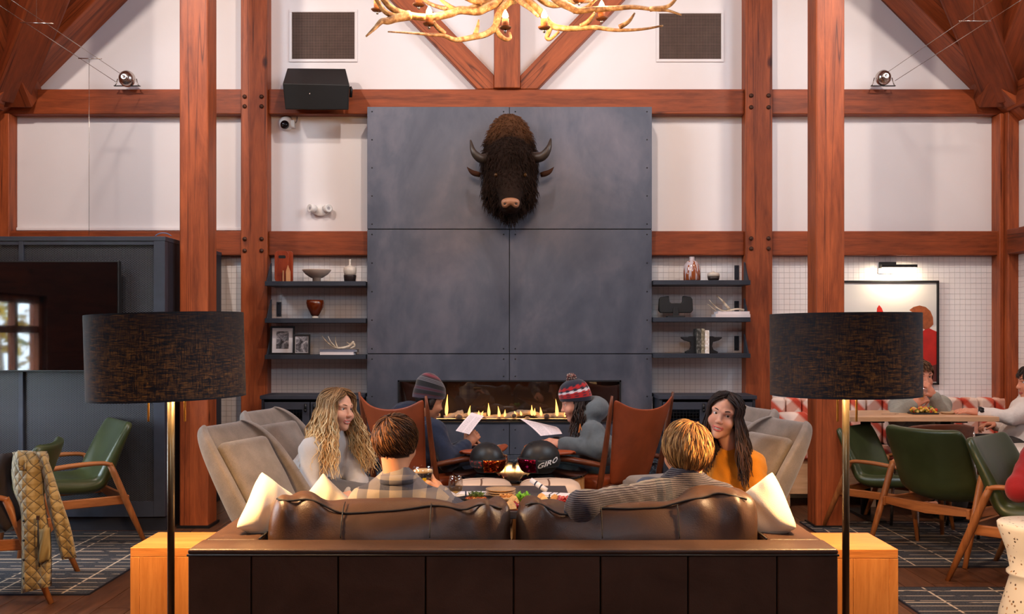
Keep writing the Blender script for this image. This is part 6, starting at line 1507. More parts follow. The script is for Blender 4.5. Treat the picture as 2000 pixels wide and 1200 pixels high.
hat_mesh(hc, R, 1.06, rows, b, r, 'beanie', (0, -.03))
# 6  woman in grey-teal shell and bobble hat
hc = P(1124, 788, 6.40); pv = V3(.60, 6.42, .45); nk = P(1140, 836, 6.42); shL = P(1158, 846, 6.26); shR = P(1140, 838, 6.58)
def hood(c): c.ell(P(1160, 798, 6.42), (.10, .12, .085), None, .04); c.ell(P(1142, 812, 6.42), (.085, .10, .06), None, .04); c.ell(P(1136, 778, 6.40), (.072, .085, .07), None, .02, 's')
r, R, w, b = person('woman in grey-teal jacket and red pompom hat reading a menu', hc, (-.93, .0, -.28), (-.2, 0, 1), .96, nk, shL, shR,
    [(P(1172, 878, 6.18), P(1094, 868, 6.26), ((-.9, .2, .15), (.1, -.5, .8), 1, .5)), (P(1130, 880, 6.66), P(1080, 866, 6.45), ((-.9, -.2, .1), (0, .3, .8), -1, .5))], pv, seated(pv, (-.82, .57, 0), (.57, .82, 0), .42, .5),
    fabric('grey_teal_shell', (92, 100, 106), .12, .15, 50), fabric('teal_ski_trousers', (54, 80, 96)), (216, 152, 128), (30, 20, 18), topname='jacket', hood=hood, smile=True, fat=1.0, sleeve=1.2)
rd, nv, wh = (170, 22, 26), (24, 26, 44), (214, 206, 214)
z1 = lambda a, b_: (lambda j: a if (j // 2) % 2 else b_)
rows = [(.089, .002, nv), (.093, .016, nv), (.0935, .024, nv), (.0935, .028, rd), (.0935, .036, z1(rd, nv)), (.0935, .044, rd), (.093, .050, z1(rd, nv)), (.0925, .056, rd), (.092, .060, z1(wh, rd)), (.091, .067, wh), (.090, .072, z1(wh, nv)), (.0885, .078, nv), (.087, .083, z1(rd, nv)), (.084, .092, rd), (.080, .100, z1(rd, nv)), (.075, .108, nv), (.066, .120, nv), (.05, .132, nv), (.03, .141, nv), (.012, .145, nv)]
h_ = hat_mesh(hc, R, 1.02, rows, b, r, 'bobble_hat')
mb = MB(); rn = random.Random(2); pc = hc + R @ V3(0, -.02, .165)
for k in range(420):
    d = V3(rn.gauss(0, 1), rn.gauss(0, 1), rn.gauss(0, 1)).normalized(); mb.tube([pc + d * .005 - b, pc + d * .036 * rn.uniform(.8, 1.1) - b], [.003, .002], 4, True, lin(rn.choice([(70, 30, 34), (28, 26, 34), (150, 110, 96), (190, 170, 160), (120, 40, 40)])))
mb.o('pompom', M['hat'], r, True, col=True)
long_hair(hc, R, .96, 150, .26, .010, 1.6, 1.42, [((26, 18, 16), (40, 26, 22)), ((34, 22, 20), (60, 40, 32))], 6, b, r, .01, (-.035, -.04, 0), .0046, rho_hi=.0)
lg = MB(); q0 = P(1133, 838, 6.135) - b; q = .0034
lg.prism([(q0.x + x * q, q0.z + z * q) for x, z in ((-3, -7), (-1.6, -7), (.4, 6), (1.2, 0), (2.4, -3), (3.4, -3), (1.4, 4), (.6, 9), (-.2, 9))], q0.y, q0.y + .02).o('sleeve_emblem', simple('orange_print', (226, 128, 60), .6), r)
# 7  man in the dining corner drinking from a stemmed glass
hc = P(1799, 737, 7.30); pv = V3(3.06, 7.46, .5); nk = P(1801, 775, 7.36); shL = P(1838, 792, 7.36); shR = P(1755, 795, 7.38)
r, R, w, b = person('man in a grey overshirt drinking from a glass at the dining table', hc, (.05, -.98, -.1), (0, 0, 1), 1.0, nk, shL, shR,
    [(P(1844, 822, 7.14), P(1822, 772, 7.08), ((-.5, -.1, .85), (.6, -.7, .2), -1, .6)), (P(1752, 818, 7.08), P(1784, 790, 7.02), ((.8, -.1, .5), (-.4, -.7, .3), 1, .7))], pv, seated(pv, (0, -1, 0), (-1, 0, 0), .36, .5),
    fabric('grey_overshirt', (146, 146, 138), .1, .3, 80), black_tr, (214, 148, 122), (70, 48, 34), topname='overshirt', fat=1.05, sleeve=1.15)
short_hair(hc, R, 1.0, 700, [(80, 52, 34), (100, 70, 46)], 9, b, r, .3, (.35, pi), .03, .006)
# 8  man in white sweater reaching across the table
hc = P(2016, 748, 6.92); pv = V3(3.62, 6.92, .5); nk = P(2006, 788, 6.95); shL = P(1996, 806, 6.78); shR = P(2000, 800, 7.14)
r, R, w, b = person('man in a white sweater reaching over the dining table', hc, (-.97, .15, -.1), (0, 0, 1), 1.0, nk, shL, shR,
    [(P(1976, 816, 6.76), P(1910, 806, 6.84), ((-.95, .15, .12), (0, -.35, .95), 1, .12)), (P(1985, 840, 7.2), P(1940, 830, 7.14), ((-.9, -.2, 0), (0, .3, .9), -1, .5))], pv, seated(pv, (-1, -.15, 0), (-.15, 1, 0), .46, .53),
    fabric('white_jersey', (222, 212, 206), .06, .4, 60), fabric('camo_trousers', (44, 38, 34), .5, .3, 12), (214, 146, 118), (46, 32, 26), topname='sweater', fat=1.05)
short_hair(hc, R, 1.0, 700, [(40, 28, 24), (54, 38, 30)], 10, b, r, .4, (.35, pi), .06, .006)
wt_ = thing('wristwatch', 'black wristwatch on the white-sleeved arm', 'watch', P(1913, 804, 6.836)); d = (P(1976, 816, 6.76) - P(1910, 806, 6.84)).normalized(); Rw = d.to_track_quat('Z', 'Y').to_matrix()
MB().lathe([(.030, -.011), (.034, -.011), (.034, .011), (.030, .011)], n=24, R=Rw).o('strap', M['black_plastic'], wt_, True); MB().cyl((0, -.032, .010), (0, -.040, .014), .019, n=20).o('dial', M['black_metal'], wt_, True)
# 9  person in red at the edge of the picture
hc = P(2062, 806, 5.12); pv = V3(2.90, 5.06, .47); nk = P(2056, 862, 5.08); shL = P(2060, 884, 5.26); shR = P(2026, 892, 4.94)
r, R, w, b = person('person in a red sweater sitting in a green armchair', hc, (.9, .3, 0), (0, 0, 1), 1.0, nk, shL, shR,
    [(P(2060, 960, 5.36), P(2090, 950, 5.3), ((.9, 0, 0), (0, 0, 1), 1, .4)), (P(1990, 955, 4.86), P(2070, 968, 4.90), ((.9, 0, 0), (0, 0, 1), -1, .4))], pv, seated(pv, (.95, -.2, 0), (-.2, -.95, 0), .42, .5),
    fabric('red_wool', (150, 14, 18), .12, .2), fabric('grey_brown_trousers', (62, 54, 50)), (206, 150, 122), (50, 34, 26), topname='sweater', fat=1.05, sleeve=1.15)
short_hair(hc, R, 1.0, 600, [(60, 40, 28), (80, 54, 36)], 12, b, r, .5, (.35, pi), .06, .006)
# ------------------------------------------------------------------ helmets on the drum table
hb = simple('matte_black_shell', (20, 20, 22), .45, var=.15, bump=.05, bscale=200); foam = simple('black_padding', (26, 25, 28), .9)
lens = NT('mirror_lens'); v = lens.coord(); n = lens.noise(v, 130, 2, .6); lens.set(Base_Color=lens.ramp(n, [(.35, rgba((70, 6, 10))), (.55, rgba((200, 50, 20))), (.7, rgba((250, 190, 60)))]), Metallic=.9, Roughness=.12); lens2 = NT('mirror_lens_pink'); v = lens2.coord(); n = lens2.noise(v, 130, 2, .6); lens2.set(Base_Color=lens2.ramp(n, [(.4, rgba((40, 4, 16))), (.62, rgba((170, 16, 60))), (.75, rgba((240, 80, 130)))]), Metallic=.9, Roughness=.12)
def epatch(R, rad, rho0, rho1, p0, p1, z0, z1, nu=14, nv=6):
    """curved plate on an ellipsoid between two azimuths (from forward) and two heights (fractions of the z radius)"""
    A = []; B = []
    for i in range(nv + 1):
        for j in range(nu + 1):
            ph = p0 + (p1 - p0) * j / nu; zz = z0 + (z1 - z0) * i / nv; c = math.sqrt(max(0, 1 - zz * zz)); d = Vector((rad[0] * c * math.sin(ph), rad[1] * c * math.cos(ph), rad[2] * zz)); A.append(R @ (d * rho1)); B.append(R @ (d * rho0))
    w = nu + 1; N = len(A); Fc = []
    for i in range(nv):
        for j in range(nu): a = i * w + j; Fc += [(a, a + 1, a + 1 + w, a + w), (N + a, N + a + w, N + a + 1 + w, N + a + 1)]
        for j in (0, nu): a = i * w + j; Fc.append((a, a + w, N + a + w, N + a))
    for j in range(nu):
        for i in (0, nv): a = i * w + j; Fc.append((a, a + 1, N + a + 1, N + a))
    return A + B, Fc
def helmet(px, Y, fwd, lab, lm, strapc, sc_):
    r = thing('ski_helmet', lab, 'helmet', (wx(px, Y), Y, .4705)); R = frame(fwd); rad = (.098 * sc_, .118 * sc_, .104 * sc_); c = Vector((0, 0, .085 * sc_))
    V, Fc = epatch(R, rad, .88, 1, -pi, pi, -.05, .999, 40, 14); mk('shell', [Vector(v) + c for v in V], Fc, hb, r, True)
    V, Fc = epatch(R, rad, .86, .97, -2.6, -.9, -.80, -.02, 14, 6); mk('ear_pad', [Vector(v) + c for v in V], Fc, foam, r, True); V, Fc = epatch(R, rad, .86, .97, .9, 2.6, -.80, -.02, 14, 6); mk('ear_pad', [Vector(v) + c for v in V], Fc, foam, r, True)
    V, Fc = epatch(R, rad, .86, .97, 2.2, 4.1, -.7, -.02, 14, 4); mk('nape_pad', [Vector(v) + c for v in V], Fc, foam, r, True)
    V, Fc = epatch(R, rad, 1.0, 1.10, -1.0, 1.0, -.66, .10, 16, 5); g = mk('goggle_frame', [Vector(v) + c for v in V], Fc, foam, r, True)
    V, Fc = epatch(R, rad, 1.09, 1.13, -.92, .92, -.58, .04, 20, 6); mk('goggle_lens', [Vector(v) + c for v in V], Fc, lm.m, r, True)
    st = NT('goggle_strap_' + strapc[0]); vv = st.coord(); st.set(Base_Color=st.ramp(st.noise(vv, 60, 2), [(.52, rgba(strapc[1])), (.6, rgba(strapc[2]))]), Roughness=.9)
    for a, b in ((1.0, pi), (-pi, -1.0)): V, Fc = epatch(R, rad, 1.0, 1.035, a, b, -.42, -.06, 16, 3); mk('goggle_strap', [Vector(v) + c for v in V], Fc, st.m, r, True)
    for k in range(2):
        V, Fc = epatch(R, rad, .995, 1.012, -.35 + k * .5, -.15 + k * .5, .80, .86, 4, 2); mk('vent', [Vector(v) + c for v in V], Fc, foam, r)
    return r, R, rad, c
helmet(951, 5.86, (.62, -.78, 0), 'black ski helmet with orange mirrored goggles on the drum table', lens, ('pattern', (40, 42, 46), (150, 46, 40)), .98)
r, R, rad, c = helmet(1055, 5.84, (-.88, -.48, 0), 'black ski helmet with lettered goggle strap on the drum table', lens2, ('plain', (14, 14, 16), (20, 20, 22)), 1.06)
# strap lettering wrapped round the helmet
fc_ = bpy.data.curves.new('lettering', 'FONT'); fc_.body = 'GIRO'; fc_.size = .040; fc_.shear = .25; fc_.offset = .0009; fc_.align_x = 'CENTER'; fc_.align_y = 'CENTER'; fc_.resolution_u = 2
tmp = bpy.data.objects.new('lettering', fc_); COL.objects.link(tmp); bpy.context.view_layer.update(); me = bpy.data.meshes.new_from_object(tmp.evaluated_get(bpy.context.evaluated_depsgraph_get())); COL.objects.unlink(tmp); bpy.data.objects.remove(tmp)
bm = bmesh.new(); bm.from_mesh(me); bmesh.ops.subdivide_edges(bm, edges=[e for e in bm.edges if e.calc_length() > .006], cuts=3, use_grid_fill=False); bmesh.ops.triangulate(bm, faces=bm.faces)
loc = R.transposed() @ Vector((.46, -1, 0)); ph0 = math.atan2(loc.x, loc.y)
for vtx in bm.verts:
    u, q = vtx.co.x * 1.25, vtx.co.y; zz = -.17 + (q + u * .34) / rad[2]; cc = math.sqrt(1 - zz * zz); ph = ph0 - u / .108
    vtx.co = R @ (Vector((rad[0] * cc * math.sin(ph), rad[1] * cc * math.cos(ph), rad[2] * zz)) * 1.05) + c
bm.to_mesh(me); bm.free(); me.materials.clear(); me.materials.append(simple('white_print', (226, 226, 230), .5, var=.01)); o = bpy.data.objects.new('lettering', me); COL.objects.link(o); o.parent = r

# ------------------------------------------------------------------ menus held by the two by the fire
pp = NT('printed_paper'); v = pp.coord('Generated'); s4 = pp.n('SeparateXYZ'); pp.l(v, s4.inputs[0]); uvn = pp.n('UVMap'); su = pp.n('SeparateXYZ'); pp.l(uvn.outputs[0], su.inputs[0])
ln = pp.math('LESS_THAN', pp.math('PINGPONG', su.outputs[1], .022), .0065); nz = pp.noise(uvn.outputs[0], 34, 2); inn = pp.math('MULTIPLY', pp.math('GREATER_THAN', pp.math('PINGPONG', pp.math('ADD', su.outputs[0], .0), .5), .09), pp.math('LESS_THAN', su.outputs[1], .86)); mid = pp.math('GREATER_THAN', pp.math('ABSOLUTE', pp.math('SUBTRACT', su.outputs[0], .5)), .05)
mk_ = pp.math('MULTIPLY', pp.math('MULTIPLY', ln, pp.math('GREATER_THAN', nz, .46)), pp.math('MULTIPLY', inn, mid)); pp.set(Base_Color=pp.mix(pp.math('MULTIPLY', mk_, .75), rgba((236, 222, 226)), rgba((120, 110, 120))), Roughness=.8)
def paper(c, lab, bend, name='menu'):
    r = thing(name, lab, 'menu', c[0].lerp(c[2], .5)); o0 = Vector(r.location); n = 8; nr = (c[1] - c[0]).cross(c[3] - c[0]).normalized(); V = []; UV = []
    for s in (0, 1):
        for i in range(n + 1):
            for j in range(n + 1):
                u, q = i / n, j / n; p = c[0].lerp(c[1], u).lerp(c[3].lerp(c[2], u), q); V.append(p + nr * (bend * math.sin(pi * u) + s * .0006) - o0); UV.append((q, 1 - u))
    m = (n + 1) ** 2; Fc = []
    for i in range(n):
        for j in range(n): a = i * (n + 1) + j; Fc += [(a, a + 1, a + n + 2, a + n + 1), (m + a, m + a + n + 1, m + a + n + 2, m + a + 1)]
    o = mk('sheet', V, Fc, pp.m, r, True); ul = o.data.uv_layers.new(name='UVMap')
    for l_ in o.data.loops: ul.data[l_.index].uv = UV[l_.vertex_index]
paper([P(921, 806, 6.44), P(890, 842, 6.33), P(917, 849, 6.30), P(945, 813, 6.42)], 'printed white menu held by the man in the beanie', .006)
paper([P(1013, 817, 6.46), P(1056, 852, 6.30), P(1098, 848, 6.32), P(1086, 834, 6.5)], 'printed white menu held by the woman in the pompom hat', .008)

# ------------------------------------------------------------------ drinks and food
gls = glass_mat('drinking_glass', (.95, .95, .95), .17, .01)
def glass(c, prof, lab, liq=None, liqm=None, extra=None, name='glass', cat='glass'):
    r = thing(name, lab, cat, c); MB().lathe(prof, n=32).o('glass_wall', gls, r, True)
    if liq: MB().lathe(liq, n=32).o('liquid', liqm, r, True)
    return r
bd = NT('dark_beer'); bd.set(Base_Color=rgba((26, 12, 6)), Roughness=.1); q = 4.20 / F; c = P(826, 961, 4.20)
r = glass(c, [(0, 0), (10 * q, 0), (10 * q, 2 * q), (3 * q, 5 * q), (4 * q, 9 * q), (14 * q, 19 * q), (19 * q, 30 * q), (20 * q, 40 * q), (19.5 * q, 49 * q), (19 * q, 49 * q), (19.3 * q, 40 * q), (18 * q, 31 * q), (13 * q, 20 * q), (0, 11 * q)], 'rounded glass of dark beer in the plaid-shirted man\'s hand', [(0, 11.5 * q), (12.8 * q, 20.5 * q), (17.8 * q, 31 * q), (19 * q, 38 * q), (0, 38 * q)], bd.m, name='beer_glass')
MB().lathe([(0, 38 * q), (19 * q, 38 * q), (19.1 * q, 42 * q), (17 * q, 43.5 * q), (0, 43 * q)], n=32).o('foam_head', simple('beer_foam', (222, 184, 132), .9), r, True)
em = simple('yellow_emblem', (222, 182, 30), .5); V, Fc = epatch(frame((.25, -1, 0)), (20 * q, 20 * q, 22 * q), 1.0, 1.03, -.2, .2, -.75, -.3, 8, 6); mk('emblem', [Vector(a) + Vector((0, 0, 36 * q)) for a in V], Fc, em, r)
wn = NT('white_wine'); wn.m = glass_mat('white_wine_liquid', (.93, .74, .36), .06); q = 4.6 / F; c = Vector((wx(890, 4.6), 4.6, .5))
glass(c, [(0, 0), (11 * q, 0), (10 * q, 1.2 * q), (1.6 * q, 3 * q), (1.4 * q, 17 * q), (6 * q, 20 * q), (12.5 * q, 27 * q), (14.5 * q, 36 * q), (13.5 * q, 47 * q), (11.5 * q, 55 * q), (11 * q, 55 * q), (13 * q, 47 * q), (14 * q, 36 * q), (12 * q, 27.4 * q), (0, 19.5 * q)], 'stemmed glass of white wine at the near edge of the serving table', [(0, 20.2 * q), (11.7 * q, 27.8 * q), (13.6 * q, 35 * q), (0, 35 * q)], wn.m, name='wine_glass')
TZ = .5005
def onT(px, py): Y = (H - TZ) * F / (py - 655); return Vector((wx(px, Y), Y, TZ)), Y / F
nap = NT('striped_napkin'); v = nap.coord(); s5 = nap.n('SeparateXYZ'); nap.l(v, s5.inputs[0]); a = nap.math('ABSOLUTE', nap.math('SUBTRACT', nap.math('ABSOLUTE', s5.outputs[0]), .016)); nap.set(Base_Color=nap.mix(nap.math('LESS_THAN', a, .004), rgba((232, 226, 230)), rgba((60, 64, 84))), Roughness=.95); nap.bump(nap.noise(v, 300, 2), .3, .002)
def napkin(px, py, w, d, rz, lab):
    p, q = onT(px, py); r = thing('cloth_napkin', lab, 'napkin', p, rz); MB().bb(-w / 2, w / 2, -d / 2, d / 2, 0, .007).o('lower_fold', nap.m, r, bevel=.003); MB().bb(-w / 2 + .004, w / 2 - .002, -d / 2 + .003, d / 2 - .004, .0075, .014).o('upper_fold', nap.m, r, bevel=.003)
napkin(916, 968, .19, .09, .05, 'folded striped napkin beside the black oval dish'); napkin(1083, 970, .15, .08, -.3, 'folded striped napkin under the crackers')
p, q = onT(1052, 962); r = thing('rolled_napkin', 'rolled striped napkin pointing over the board', 'napkin', p + Vector((0, 0, .036))); a, b = Vector((-.045, .02, .035)), Vector((.055, -.03, -.018)); Rn = frame(b - a)
rn_o = MB().lathe([(0, -.05), (.012, -.05), (.014, 0), (.013, .05), (.009, .05), (.006, .045), (0, .045)], n=20, R=Matrix.Rotation(pi / 2, 3, 'Y')).o('roll', nap.m, r, True); r.rotation_euler = (0, .5, -.45)
blackd = simple('black_stoneware', (24, 25, 28), .4)
p, q = onT(930, 979); r = thing('oval_dish', 'black oval dish of grains topped with micro greens', 'dish', p); MB().lathe([(0, 0), (.055, 0), (.075, .008), (.088, .016), (.085, .018), (.07, .011), (0, .008)], n=40, sy=.72).o('dish', blackd, r, True)
rn = random.Random(11); mb = MB()
for k in range(170): a = rn.uniform(0, 6.28); d = rn.random() ** .6 * .05; mb.ball((d * math.cos(a), d * math.sin(a) * .6, .012 + .016 * (1 - d / .05) * rn.random()), rn.uniform(.004, .007), 6, 4, lin(rn.choice([(190, 92, 34), (160, 70, 26), (206, 130, 60), (120, 60, 28)])))
food = vcol('food', .55); stuff(mb.o('grains', food, r, True, col=True)); mb = MB()
for k in range(130): a = rn.uniform(0, 6.28); d = rn.random() * .042; b0_ = Vector((d * math.cos(a), d * math.sin(a) * .6, .022)); t_ = b0_ + Vector((rn.uniform(-.012, .012), rn.uniform(-.012, .012), rn.uniform(.008, .022))); mb.tube([b0_, t_], [.0009, .0007], 4, True, lin((110, 130, 60))); mb.ball(t_, (.0035, .0035, .0018), 6, 4, lin(rn.choice([(84, 110, 44), (120, 140, 70), (60, 84, 40)])))
stuff(mb.o('micro_greens', food, r, True, col=True))
pm = simple('speckled_plate', (196, 160, 122), .35, var=.12, vscale=50)
for k in range(4):
    p, q = onT(978, 973); r = thing('small_plate', ['lowest', 'second lowest', 'second highest', 'topmost'][k] + ' speckled tan plate in the stack on the serving table', 'plate', p + Vector((0, 0, k * .0112)), group='stack of tan plates'); MB().lathe([(0, 0), (.045, 0), (.062, .005), (.074, .011), (.0735, .013), (.06, .0075), (0, .004)], n=40).o('plate', pm, r, True)
p, q = onT(1040, 992); r = thing('serving_board', 'terracotta-coloured wooden serving board with charcuterie', 'board', p + Vector((.0, 0, 0)), -.03); MB().prism(rrect(-.15, .155, -.075, .075, .03), 0, .014, 'z').o('board', wood('red_board', (150, 66, 32), (196, 100, 56), 'x', 2, .45, knots=False), r, bevel=.003); BZ = TZ + .0145
def onB(px, py, dz=0): Y = (H - BZ) * F / (py - 655); return Vector((wx(px, Y), Y, BZ + dz))
p = onB(990, 976); r = thing('nut_bowl', 'small shallow bowl of nuts at the board edge', 'bowl', Vector((p.x, 4.70, TZ))); MB().lathe([(0, 0), (.03, 0), (.045, .012), (.048, .02), (.044, .019), (.03, .008), (0, .005)], n=30).o('bowl', pm, r, True); mb = MB()
for k in range(60): a = rn.uniform(0, 6.28); d = rn.random() ** .6 * .036; mb.ball((d * math.cos(a), d * math.sin(a), .012 + rn.random() * .016), (.007, .005, .005), 7, 5, lin(rn.choice([(190, 130, 70), (214, 160, 96), (160, 100, 52)])))
stuff(mb.o('nuts', food, r, True, col=True))
p = onB(1022, 984); r = thing('lettuce', 'bright green frilly lettuce leaf on the board', 'lettuce', p); lm_ = simple('lettuce_green', (112, 176, 40), .5, var=.3, vscale=40)
for k in range(9):
    a = k * 2 * pi / 9; V = []; Fc = []; n = 8
    for i in range(5):
        for j in range(n + 1): u = -1 + 2 * j / n; t_ = i / 4; x = u * .022 * (.4 + t_); y = .012 + .022 * t_; z = .004 + .048 * t_ * (.6 + .4 * ((k * 7) % 5) / 4) + .006 * math.sin(9 * u + k) * t_; ca, sa = math.cos(a), math.sin(a); yy = y * .55 + .004 * math.sin(11 * u + 2 * k) * t_; V.append((x * ca - yy * sa, x * sa + yy * ca, z))
    for i in range(4):
        for j in range(n): q_ = i * (n + 1) + j; Fc.append((q_, q_ + 1, q_ + n + 2, q_ + n + 1))
    o = mk('leaf', V, Fc, lm_, r, True); md = o.modifiers.new('solid', 'SOLIDIFY'); md.thickness = .0012
red = simple('cherry_red', (150, 14, 22), .2, coat=.5)
for k, (px, py, dz, lab) in enumerate(((1014, 980, .006, 'red cherry topmost of the small pile by the lettuce'), (1005, 990, 0, 'red cherry at the front of the small pile'), (1000, 984, 0, 'red cherry at the back edge of the small pile'), (1010, 994, 0, 'red cherry lowest in front of the lettuce'))):
    r = thing('cherry', lab, 'fruit', onB(px, py) + Vector((0, 0, dz)), group='cherries on the board'); MB().ball((0, 0, .0125), .0125, 16, 10).o('flesh', red, r, True); MB().tube([(0, 0, .024), (.003, .002, .032), (.009, .004, .038)], .0009, 5).o('stem', simple('cherry_stem', (90, 80, 40), .6), r, True)
bm_ = simple('toasted_bread', (222, 172, 112), .85, var=.25, vscale=60, bump=.4, bscale=150)
for k, (px, py, rz, tl, lab) in enumerate(((1000, 996, .4, .5, 'toasted bread slice leaning by the cherries, closest to the sofa'), (1003, 988, .1, .7, 'toasted bread slice behind the first one'), (1056, 984, -.3, .9, 'large toasted bread wedge upright in the middle of the board'), (1066, 988, .5, .6, 'toasted bread wedge tilted beside the cheese'), (1083, 986, -.2, 1.2, 'upright toasted bread wedge next to the cured ham'))):
    r = thing('bread_slice', lab, 'bread', onB(px, py), rz); MB().prism([(-.022, 0), (.022, 0), (.026, .02), (.016, .042), (0, .05), (-.014, .04), (-.025, .018)], -.004, .004).o('slice', bm_, r, bevel=.002); r.rotation_euler = (-(1.2 - tl), 0, rz)
ch_m = simple('orange_cheese', (226, 150, 40), .5); r = thing('cheese_wedge', 'orange cheese wedge in front of the bread wedges', 'cheese', onB(1070, 992), .3); MB().prism([(-.03, 0), (.03, 0), (.03, .008), (-.03, .022)], -.012, .012).o('wedge', ch_m, r, bevel=.002)
hm = NT('cured_ham'); v = hm.coord(); hm.set(Base_Color=hm.ramp(hm.noise(v, 90, 4), [(.42, rgba((168, 36, 36))), (.6, rgba((200, 70, 62))), (.68, rgba((238, 196, 180)))]), Roughness=.4); r = thing('cured_ham', 'folded slices of red cured ham at the board end', 'ham', onB(1097, 988))
for k in range(4):
    V = []; Fc = []; n = 8
    for i in range(n + 1):
        for j in range(n + 1): u, q_ = -1 + 2 * i / n, -1 + 2 * j / n; V.append((u * .022 + k * .006 - .01, q_ * .018 + k * .003, .006 + k * .008 + .009 * math.sin(3.1 * u + 2 * q_ + k) + .006 * math.cos(5 * q_ - k)))
    for i in range(n):
        for j in range(n): a = i * (n + 1) + j; Fc.append((a, a + 1, a + n + 2, a + n + 1))
    o = mk('slice', V, Fc, hm.m, r, True); md = o.modifiers.new('solid', 'SOLIDIFY'); md.thickness = .0015
# dining table things
DZ = DTZ + .0005
def onD(px, Y): return Vector((wx(px, Y), Y, DZ))
r = thing('food_plate', 'dark rectangular plate heaped with food on the dining table', 'plate', onD(1803, 6.92)); MB().prism(rrect(-.095, .095, -.06, .06, .02), 0, .01, 'z').o('plate', blackd, r, bevel=.003); mb = MB()
for k in range(90): mb.ball((rn.uniform(-.08, .08), rn.uniform(-.04, .04), .014 + rn.random() * .028), rn.uniform(.006, .013), 7, 5, lin(rn.choice([(226, 176, 60), (214, 150, 90), (196, 60, 30), (110, 140, 50), (232, 196, 110), (236, 190, 60)])))
stuff(mb.o('food', food, r, True, col=True))
r = thing('small_dish', 'small white dish under the reaching hand', 'dish', onD(1852, 6.92)); MB().lathe([(0, 0), (.04, 0), (.055, .012), (.053, .013), (.04, .006), (0, .004)], n=28).o('dish', pm, r, True)
r = thing('fork', 'steel fork lying on the dining table', 'cutlery', onD(1735, 6.86), .1); MB().tube([(-.05, 0, .004), (.03, 0, .006), (.055, 0, .004)], [.004, .0025, .006], 6, flat=.4).o('handle', M['steel'], r, True)
for k in range(3): MB().tube([(.05, (k - 1) * .004, .004), (.075, (k - 1) * .005, .006)], .0012, 5).o('tine', M['steel'], r, True)
q = 7.05 / F; r = thing('tall_glass', 'tall clear glass raised to the drinking man\'s mouth', 'glass', P(1799, 786, 7.00)); MB().lathe([(0, 0), (4 * q, 0), (4.5 * q, 8 * q), (5.5 * q, 12 * q), (7.5 * q, 22 * q), (7 * q, 30 * q), (6.7 * q, 30 * q), (7.1 * q, 22 * q), (0, 9 * q)], n=24).o('glass_wall', gls, r, True); MB().lathe([(0, 9.3 * q), (6.2 * q, 15 * q), (0, 15 * q)], n=20).o('liquid', wn.m, r, True); r.rotation_euler = (.25, .1, 0)

# ------------------------------------------------------------------ quilted jacket over the chair back
qj = NT('quilted_olive_cloth'); v = qj.coord(); s6 = qj.n('SeparateXYZ'); qj.l(v, s6.inputs[0]); P1 = .026
a1 = qj.math('PINGPONG', qj.math('ADD', s6.outputs[0], s6.outputs[2]), P1); a2 = qj.math('PINGPONG', qj.math('SUBTRACT', s6.outputs[0], qj.math('MULTIPLY', s6.outputs[2], .9)), P1); mn = qj.math('MINIMUM', a1, a2)
stc = qj.math('LESS_THAN', mn, .0016); qj.set(Base_Color=qj.mix(stc, qj.ramp(qj.noise(v, 20, 4), [(.35, rgba((132, 108, 62))), (.65, rgba((164, 138, 86)))]), rgba((84, 66, 38))), Roughness=.75, Sheen_Weight=.2)
qj.bump(qj.math('POWER', qj.math('MULTIPLY', mn, 1 / P1), .5), .8, .012)
jk = thing('quilted_jacket', 'olive quilted jacket hung over the green chair back', 'jacket', P(60, 1020, 4.66)); j0 = Vector(jk.location)
def cloth(name, left, right, Ys, th, mat, bul=.03, par=None):
    """panel between two edge polylines (pixels); Ys depth from top to bottom"""
    L = smooth_path([Vector((x, y, 0)) for x, y in left], 5); Rr = smooth_path([Vector((x, y, 0)) for x, y in right], 5); m = min(len(L), len(Rr)); n = 10; V = []; Fc = []
    for s in (1, -1):
        for i in range(m):
            t_ = i / (m - 1); Y = lerp_list(Ys, m)[i]
            a = L[int(t_ * (len(L) - 1))]; b = Rr[int(t_ * (len(Rr) - 1))]
            for j in range(n + 1):
                u = j / n; e = math.sqrt(max(0, 1 - (2 * u - 1) ** 2)); p = P(a.x + (b.x - a.x) * u, a.y + (b.y - a.y) * u, Y - (s * th / 2 + bul) * (e ** .6) + .012 * math.sin(5 * t_ + 7 * u)); V.append(p - j0)
    N = m * (n + 1)
    for i in range(m - 1):
        for j in range(n): a = i * (n + 1) + j; Fc += [(a, a + n + 1, a + n + 2, a + 1), (N + a, N + a + 1, N + a + n + 2, N + a + n + 1)]
    for i in (0, m - 1):
        for j in range(n): a = i * (n + 1) + j; Fc.append((a, a + 1, N + a + 1, N + a))
    o = MB().add(V, Fc).o(name, mat, par or jk, True); bm = bmesh.new(); bm.from_mesh(o.data); bmesh.ops.remove_doubles(bm, verts=bm.verts, dist=.0006); bmesh.ops.recalc_face_normals(bm, faces=bm.faces); bm.to_mesh(o.data); bm.free(); return o
cloth('front_panel', [(26, 884), (22, 920), (27, 962), (40, 1000), (42, 1080), (41, 1160)], [(70, 882), (84, 900), (86, 960), (92, 1010), (101, 1070), (101, 1145)], [4.70, 4.66, 4.64, 4.63, 4.63, 4.62], .03, qj.m)
cloth('back_panel', [(-30, 890), (-40, 950), (-30, 1000), (10, 1040)], [(30, 884), (26, 930), (30, 965), (44, 1010)], [4.80, 4.76, 4.74, 4.72], .03, simple('dark_lining', (40, 28, 24), .9))
cloth('sleeve', [(64, 884), (82, 930), (92, 985), (106, 1040), (121, 1094)], [(90, 886), (104, 925), (118, 970), (138, 1030), (150, 1090)], [4.69, 4.66, 4.66, 4.68, 4.70], .09, qj.m, .02)
cloth('collar', [(24, 884), (30, 900), (38, 920)], [(40, 881), (50, 893), (52, 918)], [4.66, 4.63, 4.62], .02, qj.m, .015)
